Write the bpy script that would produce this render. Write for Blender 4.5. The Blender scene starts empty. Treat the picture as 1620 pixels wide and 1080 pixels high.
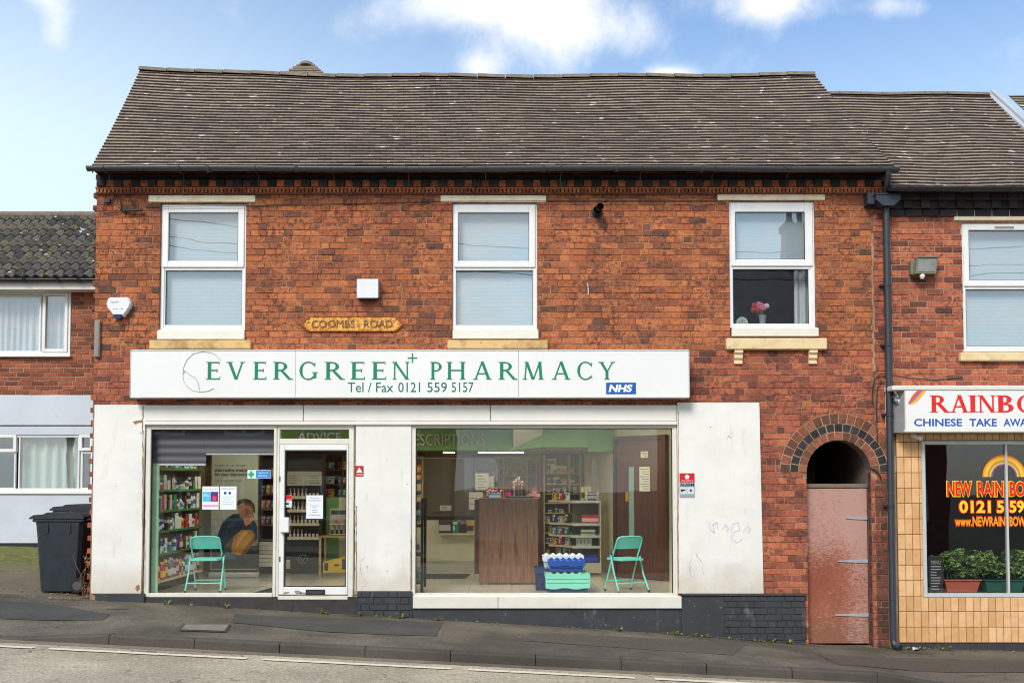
import bpy, bmesh, math, random
from mathutils import Vector, Matrix
rnd = random.Random(7)
S = bpy.context.scene
COL = S.collection
R = math.radians
# ------------------------------------------------------------------ camera, sky, sun, exposure
FPX, PITCH, CAMY, CAMZ, HOR = 1560.0, R(2.4), -13.0, 1.475, 765.0
TP = math.tan(PITCH)
KS = (HOR - 540) / FPX - TP
cam = bpy.data.cameras.new('camera'); camo = bpy.data.objects.new('camera', cam); COL.objects.link(camo)
camo.location = (0, CAMY, CAMZ); camo.rotation_euler = (R(90) + PITCH, 0, 0)
cam.sensor_width = 36; cam.lens = FPX / 1620 * 36; cam.shift_y = KS * FPX / 1620; cam.clip_end = 2000
S.camera = camo
SUN_EL, SUN_AZ = 42, 205          # degrees; azimuth from +Y clockwise: the sun stands behind the photographer
sun = bpy.data.lights.new('sun', 'SUN'); suno = bpy.data.objects.new('sun', sun); COL.objects.link(suno)
sun.energy = 2.0; sun.angle = R(22); sun.color = (1, .95, .87)
suno.rotation_euler = (R(90 - SUN_EL), 0, R(180 - SUN_AZ)); suno.location = (-8, -20, 20)
S.view_settings.view_transform = 'Standard'; S.view_settings.look = 'None'; S.view_settings.gamma = 1
S.view_settings.exposure = 0.70
S.cycles.max_bounces = 8; S.cycles.transparent_max_bounces = 12; S.cycles.caustics_reflective = False
S.cycles.use_denoising = True; S.cycles.pixel_filter_type = 'BLACKMAN_HARRIS'; S.cycles.filter_width = 1.05; S.cycles.sample_clamp_indirect = 6

def lin(c):
    f = lambda v: v / 12.92 if v <= .04045 else ((v + .055) / 1.055) ** 2.4
    return tuple(f(v / 255) for v in c[:3]) + (1,)

class NT:
    """small helper round a node tree"""
    def __init__(s, tree): s.t = tree; s.N = tree.nodes; s.L = tree.links
    def put(s, node, key, v):
        if v is None: return
        sk = node.inputs[key]
        if isinstance(v, bpy.types.NodeSocket): s.L.new(v, sk)
        else:
            if sk.type == 'RGBA' and len(v) == 3: v = (*v, 1)
            sk.default_value = v
    def n(s, typ, ins=None, **props):
        nd = s.N.new('ShaderNode' + typ)
        for k, v in props.items(): setattr(nd, k, v)
        for k, v in (ins or {}).items(): s.put(nd, k, v)
        return nd
    def m(s, op, a, b=None, c=None):
        nd = s.n('Math', operation=op)
        for i, v in enumerate((a, b, c)): s.put(nd, i, v)
        return nd.outputs[0]
    def noise(s, vec, scale, detail=4, rough=.6, dist=0):
        return s.n('TexNoise', {'Vector': vec, 'Scale': scale, 'Detail': detail, 'Roughness': rough, 'Distortion': dist}).outputs[0]
    def ramp(s, fac, stops, interp='LINEAR'):
        nd = s.n('ValToRGB', {0: fac}); cr = nd.color_ramp; cr.interpolation = interp
        while len(cr.elements) < len(stops): cr.elements.new(.5)
        for e, (p, c) in zip(cr.elements, stops):
            e.position = p; e.color = c if len(c) == 4 else (*c, 1)
        return nd.outputs[0]
    def step(s, v, a, b):      # 0 below a, 1 above b
        nd = s.n('MapRange', {0: v, 1: a, 2: b, 3: 0.0, 4: 1.0}, interpolation_type='SMOOTHSTEP'); return nd.outputs[0]
    def rng(s, v, a, b, c, d):
        return s.n('MapRange', {0: v, 1: a, 2: b, 3: c, 4: d}).outputs[0]
    def mix(s, fac, a, b, blend='MIX'):
        nd = s.N.new('ShaderNodeMix'); nd.data_type = 'RGBA'; nd.blend_type = blend
        s.put(nd, 0, fac); s.put(nd, 6, a); s.put(nd, 7, b); return nd.outputs[2]
    def mul(s, col, v): return s.mix(1.0, col, s.n('CombineColor', {0: v, 1: v, 2: v}).outputs[0], 'MULTIPLY')
    def scalev(s, vec, xyz): return s.n('VectorMath', {0: vec, 1: xyz}, operation='MULTIPLY').outputs[0]
    def sep(s, vec): return s.n('SeparateXYZ', {0: vec}).outputs
    def xyz(s, x, y, z): return s.n('CombineXYZ', {0: x, 1: y, 2: z}).outputs[0]

w = bpy.data.worlds.new('World'); S.world = w; w.use_nodes = True
T = NT(w.node_tree); T.N.clear()
sky = T.n('TexSky', sky_type='NISHITA'); sky.sun_disc = False
sky.sun_elevation = R(SUN_EL); sky.sun_rotation = R(SUN_AZ); sky.air_density = 1.35; sky.dust_density = .6; sky.ozone_density = 2.2
d = T.n('TexCoord').outputs['Generated']
dn = T.n('VectorMath', {0: d}, operation='NORMALIZE').outputs[0]
dx, dy, dz = T.sep(dn)
den = T.m('ADD', T.m('MAXIMUM', dz, .02), .12)
cv = T.xyz(T.m('DIVIDE', dx, den), T.m('DIVIDE', dy, den), 0.0)
n1 = T.noise(cv, 2.6, 8, .62, .3)
n2 = T.noise(T.scalev(cv, (1, 1, 1)), .55, 4, .5)
def blob(px, py, rx, ry):     # a cloud bank round one direction of the sky
    X, Z = (px - 810) / FPX, (540 - py) / FPX + KS
    v = Vector((X, math.cos(PITCH) - math.sin(PITCH) * Z, math.sin(PITCH) + math.cos(PITCH) * Z)).normalized()
    ax = T.m('DIVIDE', T.m('SUBTRACT', T.m('DIVIDE', dx, T.m('MAXIMUM', dy, .01)), v.x / v.y), rx / FPX)
    az = T.m('DIVIDE', T.m('SUBTRACT', T.m('DIVIDE', dz, T.m('MAXIMUM', dy, .01)), v.z / v.y), ry / FPX)
    r2 = T.m('ADD', T.m('MULTIPLY', ax, ax), T.m('MULTIPLY', az, az))
    return T.m('POWER', 2.718, T.m('MULTIPLY', r2, -1.0))
banks = None
for px, py, rx, ry, a in ((870, 25, 150, 95, .70), (700, 0, 150, 40, .5), (560, 45, 60, 45, .46), (92, 45, 38, 55, .48), (1235, 0, 105, 45, .62),
                          (1420, 10, 70, 26, .42), (755, 108, 40, 30, .42), (1055, 118, 45, 14, .5), (60, -10, 70, 34, .45), (1010, 60, 60, 50, .25), (640, 40, 70, 40, .25), (380, 30, 80, 60, .25)):
    b_ = T.m('MULTIPLY', blob(px, py, rx, ry), a)
    banks = b_ if banks is None else T.m('ADD', banks, b_)
fn = T.noise(dn, 7.5, 10, .64, .15)
cl = T.m('ADD', T.m('MULTIPLY', T.m('SUBTRACT', fn, .5), 1.5), banks)
mask1 = T.step(cl, .14, .86)
mask2 = T.m('MULTIPLY', T.step(n1, .40, .68), T.step(T.m('MULTIPLY', dy, -1.0), -.1, .35))     # broken cloud over the rest of the sky
mask = T.m('MINIMUM', T.m('ADD', mask1, mask2), 1.0)
hazew = T.m('MULTIPLY', T.step(T.m('DIVIDE', dx, T.m('MAXIMUM', dy, .05)), .25, -.62), T.m('MULTIPLY', T.step(dz, .75, .2), .62))  # thin high haze to the west
hz2 = T.m('ADD', hazew, T.m('MULTIPLY', T.step(dz, .46, .28), .34))
skyc = T.mix(1.0, sky.outputs[0], (0.92, 1.0, 1.12, 1), 'MULTIPLY')
c1 = T.mix(T.m('MINIMUM', hz2, .9), skyc, (5.0, 6.1, 6.9, 1))
shade = T.noise(dn, 5.0, 5, .55)
c2 = T.mix(mask, c1, T.mix(T.step(shade, .35, .6), (5.6, 6.0, 6.7, 1), (7.4, 7.3, 7.2, 1)))
bg = T.n('Background', {0: c2, 1: .105})
T.L.new(bg.outputs[0], T.n('OutputWorld').inputs[0])

# ------------------------------------------------------------------ placing: a pixel of the survey photograph and a distance give a real place
def at(px, py, Y=0.0):
    a, b = (px - 810) / FPX, (540 - py) / FPX + KS
    dy = math.cos(PITCH) - math.sin(PITCH) * b; dz = math.sin(PITCH) + math.cos(PITCH) * b
    t = (Y - CAMY) / dy
    return a * t, CAMZ + dz * t
def rect(x0, y0, x1, y1, Y=0.0):
    ym, xm = (y0 + y1) / 2, (x0 + x1) / 2
    return at(x0, ym, Y)[0], at(x1, ym, Y)[0], at(xm, y1, Y)[1], at(xm, y0, Y)[1]   # x0, x1, z0, z1
def lerp(a, b, t): return a + (b - a) * t
def table(pts):
    def f(x):
        if x <= pts[0][0]: return pts[0][1]
        for (xa, za), (xb, zb) in zip(pts, pts[1:]):
            if x <= xb: return lerp(za, zb, (x - xa) / (xb - xa))
        return pts[-1][1]
    return f
g_wall = table([(-40, .5), (-14, .35), (-8, .09), (-5.52, -.035), (-4.82, -.07), (-3.15, -.175), (-2.14, -.235), (-1.29, -.28), (2.08, -.483), (3.94, -.635), (4.92, -.665), (6.75, -.71), (14, -.95), (40, -1.4)])
def g_road(x): return max(-2.1, min(.6, -.22 - .0495 * (x + 4.28)))
kerb_up = table([(-40, .02), (-5.25, .02), (-4.29, .105), (3.84, .105), (4.6, .02), (40, .02)])
def g_kerb(x): return g_road(x) + kerb_up(x)
KY = -2.4
def g_pav(x, y):
    t = max(0, min(1, y / KY)); return lerp(g_wall(x), g_kerb(x), t)
def g_court(x, y): return lerp(g_wall(x), .40, max(0, min(1, y / 3.8)) ** 1.3)

# ------------------------------------------------------------------ objects
def tag(o, label=None, cat=None, group=None, kind=None):
    for k, v in (('label', label), ('category', cat), ('group', group), ('kind', kind)):
        if v: o[k] = v
    return o
def root(name, loc, label, cat, group=None, rz=0):
    o = bpy.data.objects.new(name, None); COL.objects.link(o); o.location = loc; o.rotation_euler = (0, 0, rz)
    o.empty_display_size = .2
    return tag(o, label, cat, group)
def wloc(o):
    v = Vector((0, 0, 0))
    while o: v += o.location; o = o.parent
    return v
def copy_tree(o, parent=None):
    c = o.copy(); COL.objects.link(c)
    if parent: c.parent = parent
    for ch in list(o.children): copy_tree(ch, c)
    return c

class MB:
    def __init__(s): s.v = []; s.f = []; s.mi = []; s.sm = []
    def face(s, pts, m=0, smooth=False):
        i = len(s.v); s.v += [tuple(p) for p in pts]; s.f.append(tuple(range(i, i + len(pts)))); s.mi.append(m); s.sm.append(smooth)
    def mesh(s, verts, faces, m=0, smooth=False):
        i = len(s.v); s.v += [tuple(p) for p in verts]
        for f in faces: s.f.append(tuple(i + k for k in f)); s.mi.append(m); s.sm.append(smooth)
    def box(s, x0, x1, y0, y1, z0, z1, m=0, c=0.0):
        if x1 < x0: x0, x1 = x1, x0
        if c <= 0:
            v = [(x, y, z) for x in (x0, x1) for y in (y0, y1) for z in (z0, z1)]
            s.mesh(v, [(0, 1, 3, 2), (4, 6, 7, 5), (0, 4, 5, 1), (2, 3, 7, 6), (0, 2, 6, 4), (1, 5, 7, 3)], m)
        else:   # chamfered on all edges
            c = min(c, (x1 - x0) * .45, (y1 - y0) * .45, (z1 - z0) * .45)
            bm = bmesh.new(); bmesh.ops.create_cube(bm, size=1)
            for q in bm.verts: q.co = ((x0 + x1) / 2 + q.co.x * (x1 - x0), (y0 + y1) / 2 + q.co.y * (y1 - y0), (z0 + z1) / 2 + q.co.z * (z1 - z0))
            bmesh.ops.bevel(bm, geom=bm.edges[:], offset=c, segments=1, affect='EDGES', profile=.5)
            bm.verts.index_update(); s.mesh([q.co[:] for q in bm.verts], [[q.index for q in f.verts] for f in bm.faces], m); bm.free()
    def prism(s, poly, y0, y1, m=0, axis='y', smooth=False):   # poly in (x,z), extruded along y; axis 'x': poly in (y,z); axis 'z': poly in (x,y)
        n = len(poly)
        P = {'y': lambda p, t: (p[0], t, p[1]), 'x': lambda p, t: (t, p[0], p[1]), 'z': lambda p, t: (p[0], p[1], t)}[axis]
        v = [P(p, y0) for p in poly] + [P(p, y1) for p in poly]
        fs = [tuple(range(n)), tuple(range(2 * n - 1, n - 1, -1))]
        s.mesh(v, fs, m); i = len(s.v)
        s.mesh(v, [(k, k + n, (k + 1) % n + n, (k + 1) % n) for k in range(n)], m, smooth)
    def tube(s, path, r, m=0, seg=8, caps=True, smooth=True):
        path = [Vector(p) for p in path]; rr = r if isinstance(r, (list, tuple)) else [r] * len(path)
        rings = []; up = None
        for i, p in enumerate(path):
            t = (path[min(i + 1, len(path) - 1)] - path[max(i - 1, 0)]).normalized()
            if up is None: up = Vector((0, 0, 1)) if abs(t.z) < .9 else Vector((1, 0, 0))
            a = t.cross(up).normalized(); b = a.cross(t).normalized(); up = b
            rings.append([p + (a * math.cos(q) + b * math.sin(q)) * rr[i] for q in (2 * math.pi * k / seg for k in range(seg))])
        v = [q for rg in rings for q in rg]
        f = [(i * seg + k, i * seg + (k + 1) % seg, (i + 1) * seg + (k + 1) % seg, (i + 1) * seg + k) for i in range(len(path) - 1) for k in range(seg)]
        s.mesh(v, f, m, smooth)
        if caps:
            s.face(rings[0][::-1], m); s.face(rings[-1], m)
    def lathe(s, prof, cx=0, cy=0, cz=0, m=0, seg=12, smooth=True, mats=None):   # prof: (r, z)
        v = [(cx + r * math.cos(2 * math.pi * k / seg), cy + r * math.sin(2 * math.pi * k / seg), cz + z) for r, z in prof for k in range(seg)]
        for i in range(len(prof) - 1):
            mm = mats[i] if mats else m
            s.mesh([v[i * seg + k] for k in range(seg)] + [v[(i + 1) * seg + k] for k in range(seg)], [(k, (k + 1) % seg, seg + (k + 1) % seg, seg + k) for k in range(seg)], mm, smooth)
    def build(s, name, mats, parent=None, loc=None):
        me = bpy.data.meshes.new(name)
        off = wloc(parent) if parent else Vector(loc or (0, 0, 0))
        me.from_pydata([(x - off.x, y - off.y, z - off.z) for x, y, z in s.v], [], s.f)
        if not isinstance(mats, (list, tuple)): mats = [mats]
        for q in mats: me.materials.append(q)
        me.polygons.foreach_set('material_index', s.mi); me.polygons.foreach_set('use_smooth', s.sm)
        me.update()
        o = bpy.data.objects.new(name, me); COL.objects.link(o)
        if parent: o.parent = parent
        else: o.location = off
        return o
def weld(o, dist=1e-4):
    bm = bmesh.new(); bm.from_mesh(o.data); bmesh.ops.remove_doubles(bm, verts=bm.verts, dist=dist)
    bmesh.ops.recalc_face_normals(bm, faces=bm.faces); bm.to_mesh(o.data); bm.free(); return o

def text_into(mb, s, x0, x1, z0, z1, y, depth=.004, m=0, bold=0.0, slant=0.0, keep=False, rot=None):
    """lettering on a wall that faces -Y, fitted into a rectangle"""
    cu = bpy.data.curves.new('t', 'FONT'); cu.body = s; cu.size = 1; cu.offset = bold; cu.resolution_u = 3
    o = bpy.data.objects.new('t', cu); COL.objects.link(o); bpy.context.view_layer.update()
    me = o.to_mesh(); vs = [v.co.copy() for v in me.vertices]; fs = [tuple(p.vertices) for p in me.polygons]
    o.to_mesh_clear(); bpy.data.objects.remove(o); bpy.data.curves.remove(cu)
    ax = min(v.x for v in vs); bx = max(v.x for v in vs); az = min(v.y for v in vs); bz = max(v.y for v in vs)
    sz = (z1 - z0) / (bz - az); sx = (x1 - x0) / (bx - ax)
    if keep: sx = sz
    fr = [(x0 + (v.x - ax) * sx + slant * (v.y - az) * sz, y, z0 + (v.y - az) * sz) for v in vs]
    if rot: fr = [rot(p) for p in fr]
    mb.mesh(fr, fs, m)
    if depth > 0:
        bk = [(p[0], p[1] + depth, p[2]) for p in fr]; ed = {}
        for f in fs:
            for a, b in zip(f, f[1:] + f[:1]): ed[(a, b)] = 1
        i = [e for e in ed if (e[1], e[0]) not in ed]
        mb.mesh(fr + bk, [(a, a + len(fr), b + len(fr), b) for a, b in i], m)
# ------------------------------------------------------------------ materials
def newmat(name):
    m = bpy.data.materials.new(name); m.use_nodes = True
    t = NT(m.node_tree); b = t.N['Principled BSDF']
    return m, t, b
def bumpit(t, b, h, strength, dist=.01):
    nd = t.n('Bump', {'Height': h, 'Strength': strength, 'Distance': dist}); t.L.new(nd.outputs[0], b.inputs['Normal'])
def POS(t): return t.n('NewGeometry').outputs['Position']
def ISL(t): return t.n('NewGeometry').outputs['Random Per Island']
def OBJ(t): return t.n('TexCoord').outputs['Object']
def simple(name, c, rough=.55, var=.10, scale=6, metal=0, bump=0, bscale=60, spec=.5, coord=POS, coat=0):
    m, t, b = newmat(name); v = coord(t)
    col = lin(c)
    n = t.noise(v, scale, 5, .6)
    t.put(b, 'Base Color', t.mul(col, t.rng(n, .25, .75, 1 - var, 1 + var)))
    t.put(b, 'Roughness', t.rng(t.noise(v, scale * 3.1, 3), .3, .7, max(.02, rough - .08), min(1, rough + .08)))
    b.inputs['Metallic'].default_value = metal; b.inputs['Specular IOR Level'].default_value = spec
    b.inputs['Coat Weight'].default_value = coat
    if bump: bumpit(t, b, t.noise(v, bscale, 3), bump)
    return m
def brickmat(name, stops, soot=.5, seed=0.0, mort=None):
    m, t, b = newmat(name); p = POS(t)
    base = t.ramp(ISL(t), [(q, lin(c)) for q, c in stops])
    base = t.mix(.04, base, lin((128, 112, 100)))
    fine = t.noise(p, 42, 5, .65); mid = t.noise(p, 11, 4, .6)
    col = t.mul(base, t.rng(fine, .25, .75, .68, 1.25))
    col = t.mix(t.m('MULTIPLY', t.step(mid, .54, .74), .35), col, lin((104, 60, 46)))
    big = t.noise(t.n('VectorMath', {0: p, 1: (seed, 0, seed)}, operation='ADD').outputs[0], .9, 5, .6)
    col = t.mix(t.m('MULTIPLY', t.step(big, .46, .70), soot), col, lin((74, 46, 40)))
    gr = t.noise(p, 19, 5, .7); col = t.mix(t.m('MULTIPLY', t.m('MULTIPLY', t.step(gr, .47, .62), t.step(t.noise(p, 2.1, 4), .32, .60)), min(1, soot * 2.0)), col, lin((70, 50, 45)))
    streak = t.noise(t.scalev(p, (3.5, 3.5, .35)), 1.3, 5, .6)
    col = t.mix(t.m('MULTIPLY', t.step(streak, .58, .74), soot * .6), col, lin((70, 48, 42)))
    # efflorescence and lime smears
    col = t.mix(t.m('MULTIPLY', t.step(t.noise(p, 5.5, 6, .7), .66, .80), .35), col, lin((190, 160, 135)))
    t.put(b, 'Base Color', col); b.inputs['Roughness'].default_value = .88; b.inputs['Specular IOR Level'].default_value = .25
    bumpit(t, b, t.m('ADD', t.m('MULTIPLY', mid, .6), fine), .55, .006)
    return m
RED = [(0, (100, 70, 58)), (.04, (128, 80, 60)), (.14, (152, 89, 61)), (.34, (172, 100, 64)), (.6, (186, 108, 66)), (.85, (200, 119, 73)), (1, (166, 88, 57))]
M = {}
M['brick'] = brickmat('orange_brick', RED, .42)
M['brick_red'] = brickmat('red_brick', [(0, (98, 58, 52)), (.1, (142, 78, 62)), (.4, (172, 96, 72)), (.75, (188, 104, 76)), (1, (202, 118, 82))], .4, 7.0)
M['brick_dark'] = brickmat('sooty_dark_brick', [(0, (72, 50, 46)), (.4, (104, 64, 54)), (.8, (124, 74, 58)), (1, (150, 80, 56))], .5, 2.0)
M['brick_brown'] = brickmat('brown_brick', [(0, (96, 62, 50)), (.3, (122, 76, 56)), (.7, (146, 88, 62)), (1, (160, 100, 72))], .25, 3.0)
M['brick_lower'] = brickmat('worn_red_brick', [(0, (100, 60, 54)), (.12, (142, 80, 64)), (.5, (172, 94, 70)), (.8, (184, 104, 74)), (1, (196, 116, 80))], .4, 5.0)
def mortar(name, c, c2):
    m, t, b = newmat(name); p = POS(t)
    t.put(b, 'Base Color', t.mix(t.step(t.noise(p, 3.2, 6, .65), .42, .62), lin(c), lin(c2)))
    b.inputs['Roughness'].default_value = .95; bumpit(t, b, t.noise(p, 120, 2), .5, .004); return m
M['mortar'] = mortar('sooty_mortar', (104, 80, 64), (172, 138, 106))
M['mortar_pale'] = mortar('pale_mortar', (150, 120, 96), (176, 150, 122))
M['mortar_dark'] = mortar('dark_mortar', (62, 50, 46), (110, 84, 68))
M['pass'] = simple('dark_passage_brick', (118, 100, 90), .95, .3, 9)

def tilemat(name, stops, lichen, moss):
    m, t, b = newmat(name); p = POS(t)
    base = t.ramp(ISL(t), [(q, lin(c)) for q, c in stops])
    col = t.mul(base, t.rng(t.noise(p, 24, 5, .65), .25, .75, .72, 1.25))
    col = t.mix(t.m('MULTIPLY', t.step(t.noise(p, .7, 5, .6), .48, .68), .4), col, lin((104, 94, 86)))
    sp = t.noise(t.scalev(p, (.8, .8, .8)), 9, 3, .45)
    col = t.mix(t.step(sp, lichen, lichen + .015), col, lin((226, 216, 204)))
    col = t.mix(t.m('MULTIPLY', t.step(t.noise(p, 5.1, 4, .6), moss, moss + .06), .75), col, lin((122, 120, 62)))
    t.put(b, 'Base Color', col); b.inputs['Roughness'].default_value = .86; b.inputs['Specular IOR Level'].default_value = .3
    bumpit(t, b, t.noise(p, 60, 4), .45, .006); return m
M['tile'] = tilemat('weathered_clay_tile', [(0, (132, 117, 104)), (.3, (142, 126, 109)), (.6, (150, 134, 114)), (.85, (158, 142, 119)), (1, (138, 121, 113))], .685, .67)
M['tile_edge'] = simple('shade_line_tile_edge', (84, 74, 74), .95, .3, 9)  # dark front edges paint in the shade line between tile courses
M['pantile'] = tilemat('mossy_concrete_tile', [(0, (70, 68, 62)), (.5, (92, 88, 78)), (1, (112, 106, 92))], .69, .58)
M['ridge'] = simple('ridge_tile', (120, 108, 92), .9, .3, 9, bump=.4)

def render_white(name, c, dirty):
    m, t, b = newmat(name); p = POS(t); x, y, z = t.sep(p)
    col = t.mul(lin(c), t.rng(t.noise(p, 1.6, 5, .6), .3, .7, .91, 1.05))
    low = t.step(t.m('ADD', z, t.m('MULTIPLY', t.noise(p, 3.3, 5, .65), 1.0)), 1.15, .3)
    col = t.mix(t.m('MULTIPLY', low, dirty), col, lin((198, 184, 160)))
    col = t.mix(t.m('MULTIPLY', t.step(t.noise(t.scalev(p, (3, 3, .5)), 2.4, 6, .7), .55, .74), dirty * .6), col, lin((194, 184, 166)))
    sp = t.noise(p, 10.5, 2, .5)
    col = t.mix(t.m('MULTIPLY', t.step(sp, .755, .775), .8 * dirty), col, lin((120, 96, 78)))
    cr = t.m('ABSOLUTE', t.m('SUBTRACT', t.noise(t.scalev(p, (1.6, 1, .6)), 1.1, 4, .5, .2), .5))
    col = t.mix(t.m('MULTIPLY', t.m('MULTIPLY', t.step(cr, .004, .001), t.step(t.noise(p, 1.3, 2), .60, .66)), dirty), col, lin((128, 110, 90)))
    t.put(b, 'Base Color', col); b.inputs['Roughness'].default_value = .75
    bumpit(t, b, t.noise(p, 7, 6, .6), .25, .02); return m
M['render'] = render_white('white_painted_render', (230, 228, 220), .75)
M['render_blue'] = render_white('pale_blue_painted_render', (200, 208, 216), .12)
M['fascia'] = simple('white_fascia_board', (228, 226, 217), .5, .05, 2.2)
M['signwhite'] = simple('white_sign_face', (230, 231, 227), .38, .03, 1.1)
M['upvc'] = simple('white_window_plastic', (232, 232, 229), .38, .06, 5)
M['upvc_dirty'] = simple('grubby_white_frame', (222, 218, 204), .45, .08, 5)
M['timberwhite'] = simple('white_painted_sill', (226, 222, 208), .5, .06, 7)
M['stone'] = None
def stonemat(name, c, c2):
    m, t, b = newmat(name); p = POS(t)
    n = t.noise(p, 5, 6, .65)
    col = t.mix(t.step(n, .42, .66), lin(c), lin(c2))
    col = t.mix(t.m('MULTIPLY', t.step(t.noise(p, 13, 4, .6), .62, .72), .6), col, lin((120, 92, 62)))
    t.put(b, 'Base Color', col); b.inputs['Roughness'].default_value = .85; bumpit(t, b, t.noise(p, 34, 5), .5, .008); return m
M['stone'] = stonemat('cream_sandstone', (228, 204, 160), (212, 186, 140))
M['stone_old'] = stonemat('stained_sandstone', (214, 180, 122), (170, 138, 92))
M['lintel'] = stonemat('pale_lintel', (248, 234, 204), (236, 216, 178))
M['blackbrick'] = brickmat('black_painted_brick', [(0, (34, 35, 38)), (.5, (48, 48, 52)), (1, (62, 60, 62))], .1)
M['plinth'] = None
def plinthmat():
    m, t, b = newmat('slate_grey_plinth_paint'); p = POS(t)
    col = t.mul(lin((54, 56, 60)), t.rng(t.noise(p, 3, 5), .3, .7, .8, 1.2))
    col = t.mix(t.m('MULTIPLY', t.step(t.noise(t.scalev(p, (2, 2, .7)), 2.6, 6, .7), .60, .76), .55), col, lin((132, 136, 140)))
    col = t.mix(t.m('MULTIPLY', t.step(t.noise(p, 17, 4), .66, .7), .4), col, lin((150, 150, 150)))
    t.put(b, 'Base Color', col); b.inputs['Roughness'].default_value = .6; bumpit(t, b, t.noise(p, 40, 4), .4, .006); return m
M['plinth'] = plinthmat()
M['pipe'] = simple('black_pipe_paint', (44, 50, 58), .38, .15, 4, spec=.6)
M['gutter'] = simple('grey_black_gutter', (66, 70, 72), .4, .15, 3, spec=.5)
M['black'] = simple('black_plastic', (34, 36, 40), .4, .12, 6)
M['dark'] = simple('dark_void', (22, 22, 23), .9, .1, 4)
M['lead'] = simple('grey_lead_flashing', (176, 180, 182), .65, .12, 2.5)
M['zinc'] = simple('galvanised_steel', (160, 168, 170), .55, .18, 9, metal=.1)
M['alu'] = simple('aluminium_frame', (206, 208, 206), .35, .06, 8, metal=.2)
M['chrome'] = simple('chrome', (190, 192, 192), .15, .04, 8, metal=1)
def glassmat(name, f0=.045, tint=(1, 1, 1)):
    m = bpy.data.materials.new(name); m.use_nodes = True; t = NT(m.node_tree); t.N.clear()
    lw = t.n('LayerWeight', {'Blend': .5}).outputs['Facing']
    fac = t.m('ADD', f0, t.m('MULTIPLY', t.m('POWER', lw, 5.0), 1 - f0))
    g = t.n('BsdfGlossy', {'Color': (1, 1, 1, 1), 'Roughness': .004}); tr = t.n('BsdfTransparent', {0: (*tint, 1)})
    p = POS(t); nb = t.n('Bump', {'Height': t.noise(p, 1.1, 2, .4), 'Strength': .045, 'Distance': .05}); t.L.new(nb.outputs[0], g.inputs['Normal'])
    mx = t.n('MixShader', {0: fac}); t.L.new(tr.outputs[0], mx.inputs[1]); t.L.new(g.outputs[0], mx.inputs[2])
    t.L.new(mx.outputs[0], t.n('OutputMaterial').inputs[0]); return m
M['glass'] = glassmat('shop_glass', .048, (.97, .985, .975))
M['glass_up'] = glassmat('window_glass', .15, (.95, .97, .97))
M['perspex'] = glassmat('clear_perspex', .035)
def emis(name, c, s):
    m, t, b = newmat(name); t.put(b, 'Base Color', lin(c)); t.put(b, 'Emission Color', lin(c)); b.inputs['Emission Strength'].default_value = s; return m
M['lamp'] = emis('lit_strip_lamp', (255, 224, 150), 9)

def groundmat(name, c, c2, grain, crack=0, patch=None, moss=0, scale=55):
    m, t, b = newmat(name); p = POS(t)
    g = t.noise(p, scale, 3, .7); g2 = t.noise(p, scale * 2.7, 2, .7)
    col = t.mix(t.step(t.noise(p, .8, 6, .6), .35, .65), lin(c), lin(c2))
    col = t.mul(col, t.rng(t.m('ADD', t.m('MULTIPLY', g, .5), t.m('MULTIPLY', g2, .5)), .33, .67, 1 - grain, 1 + grain))
    col = t.mul(col, t.rng(t.noise(t.scalev(p, (.5, 1.1, 1)), 1.1, 6, .65), .3, .7, .82, 1.14))
    if crack:
        vd = t.n('TexVoronoi', {'Vector': t.n('VectorMath', {0: p, 1: t.n('TexNoise', {'Vector': p, 'Scale': 1.6, 'Detail': 5}).outputs['Color']}, operation='ADD').outputs[0], 'Scale': .8}, feature='DISTANCE_TO_EDGE').outputs[0]
        k = t.m('MULTIPLY', t.step(vd, .014, .003), t.step(t.noise(p, .9, 3), .46, .58))
        col = t.mix(t.m('MULTIPLY', k, crack), col, lin((46, 42, 38)))
    gum = t.noise(p, 13, 1, .4)
    if crack and not moss: col = t.mix(t.m('MULTIPLY', t.step(gum, .77, .79), .55), col, lin((168, 160, 146)))
    if moss:
        x, y, z = t.sep(p)
        k = t.m('MULTIPLY', t.step(t.m('ADD', y, t.m('MULTIPLY', t.noise(p, 1.3, 6, .65), 3.0)), 2.3, 4.2), moss)
        col = t.mix(k, col, t.mix(t.step(t.noise(p, 8, 5), .4, .6), lin((112, 118, 50)), lin((92, 92, 52))))
        k2 = t.step(t.noise(p, 3.2, 6, .7), .55, .7)
        col = t.mix(t.m('MULTIPLY', k2, .5), col, lin((78, 66, 52)))
    t.put(b, 'Base Color', col); b.inputs['Roughness'].default_value = .85; b.inputs['Specular IOR Level'].default_value = .3
    bumpit(t, b, t.m('ADD', g, t.m('MULTIPLY', g2, .6)), .6, .008); return m
M['asphalt'] = groundmat('pavement_asphalt', (82, 76, 65), (112, 104, 90), .62, .5, scale=40)
M['patchasphalt'] = groundmat('newer_asphalt', (70, 69, 66), (80, 78, 73), .45, scale=40)
M['patchasphalt2'] = groundmat('brown_asphalt', (86, 80, 70), (88, 82, 72), .5, scale=40)
M['road'] = groundmat('road_chippings', (184, 172, 148), (162, 151, 129), .66, .6, scale=34)
M['channel'] = groundmat('gutter_channel', (110, 100, 86), (140, 126, 106), .35)
M['court'] = groundmat('mossy_forecourt', (118, 108, 90), (100, 94, 76), .3, .3, moss=.95)
M['kerb'] = groundmat('concrete_kerb', (74, 69, 62), (90, 84, 75), .4, scale=80)
M['earth'] = groundmat('far_ground', (96, 92, 80), (80, 84, 64), .2)
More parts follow.
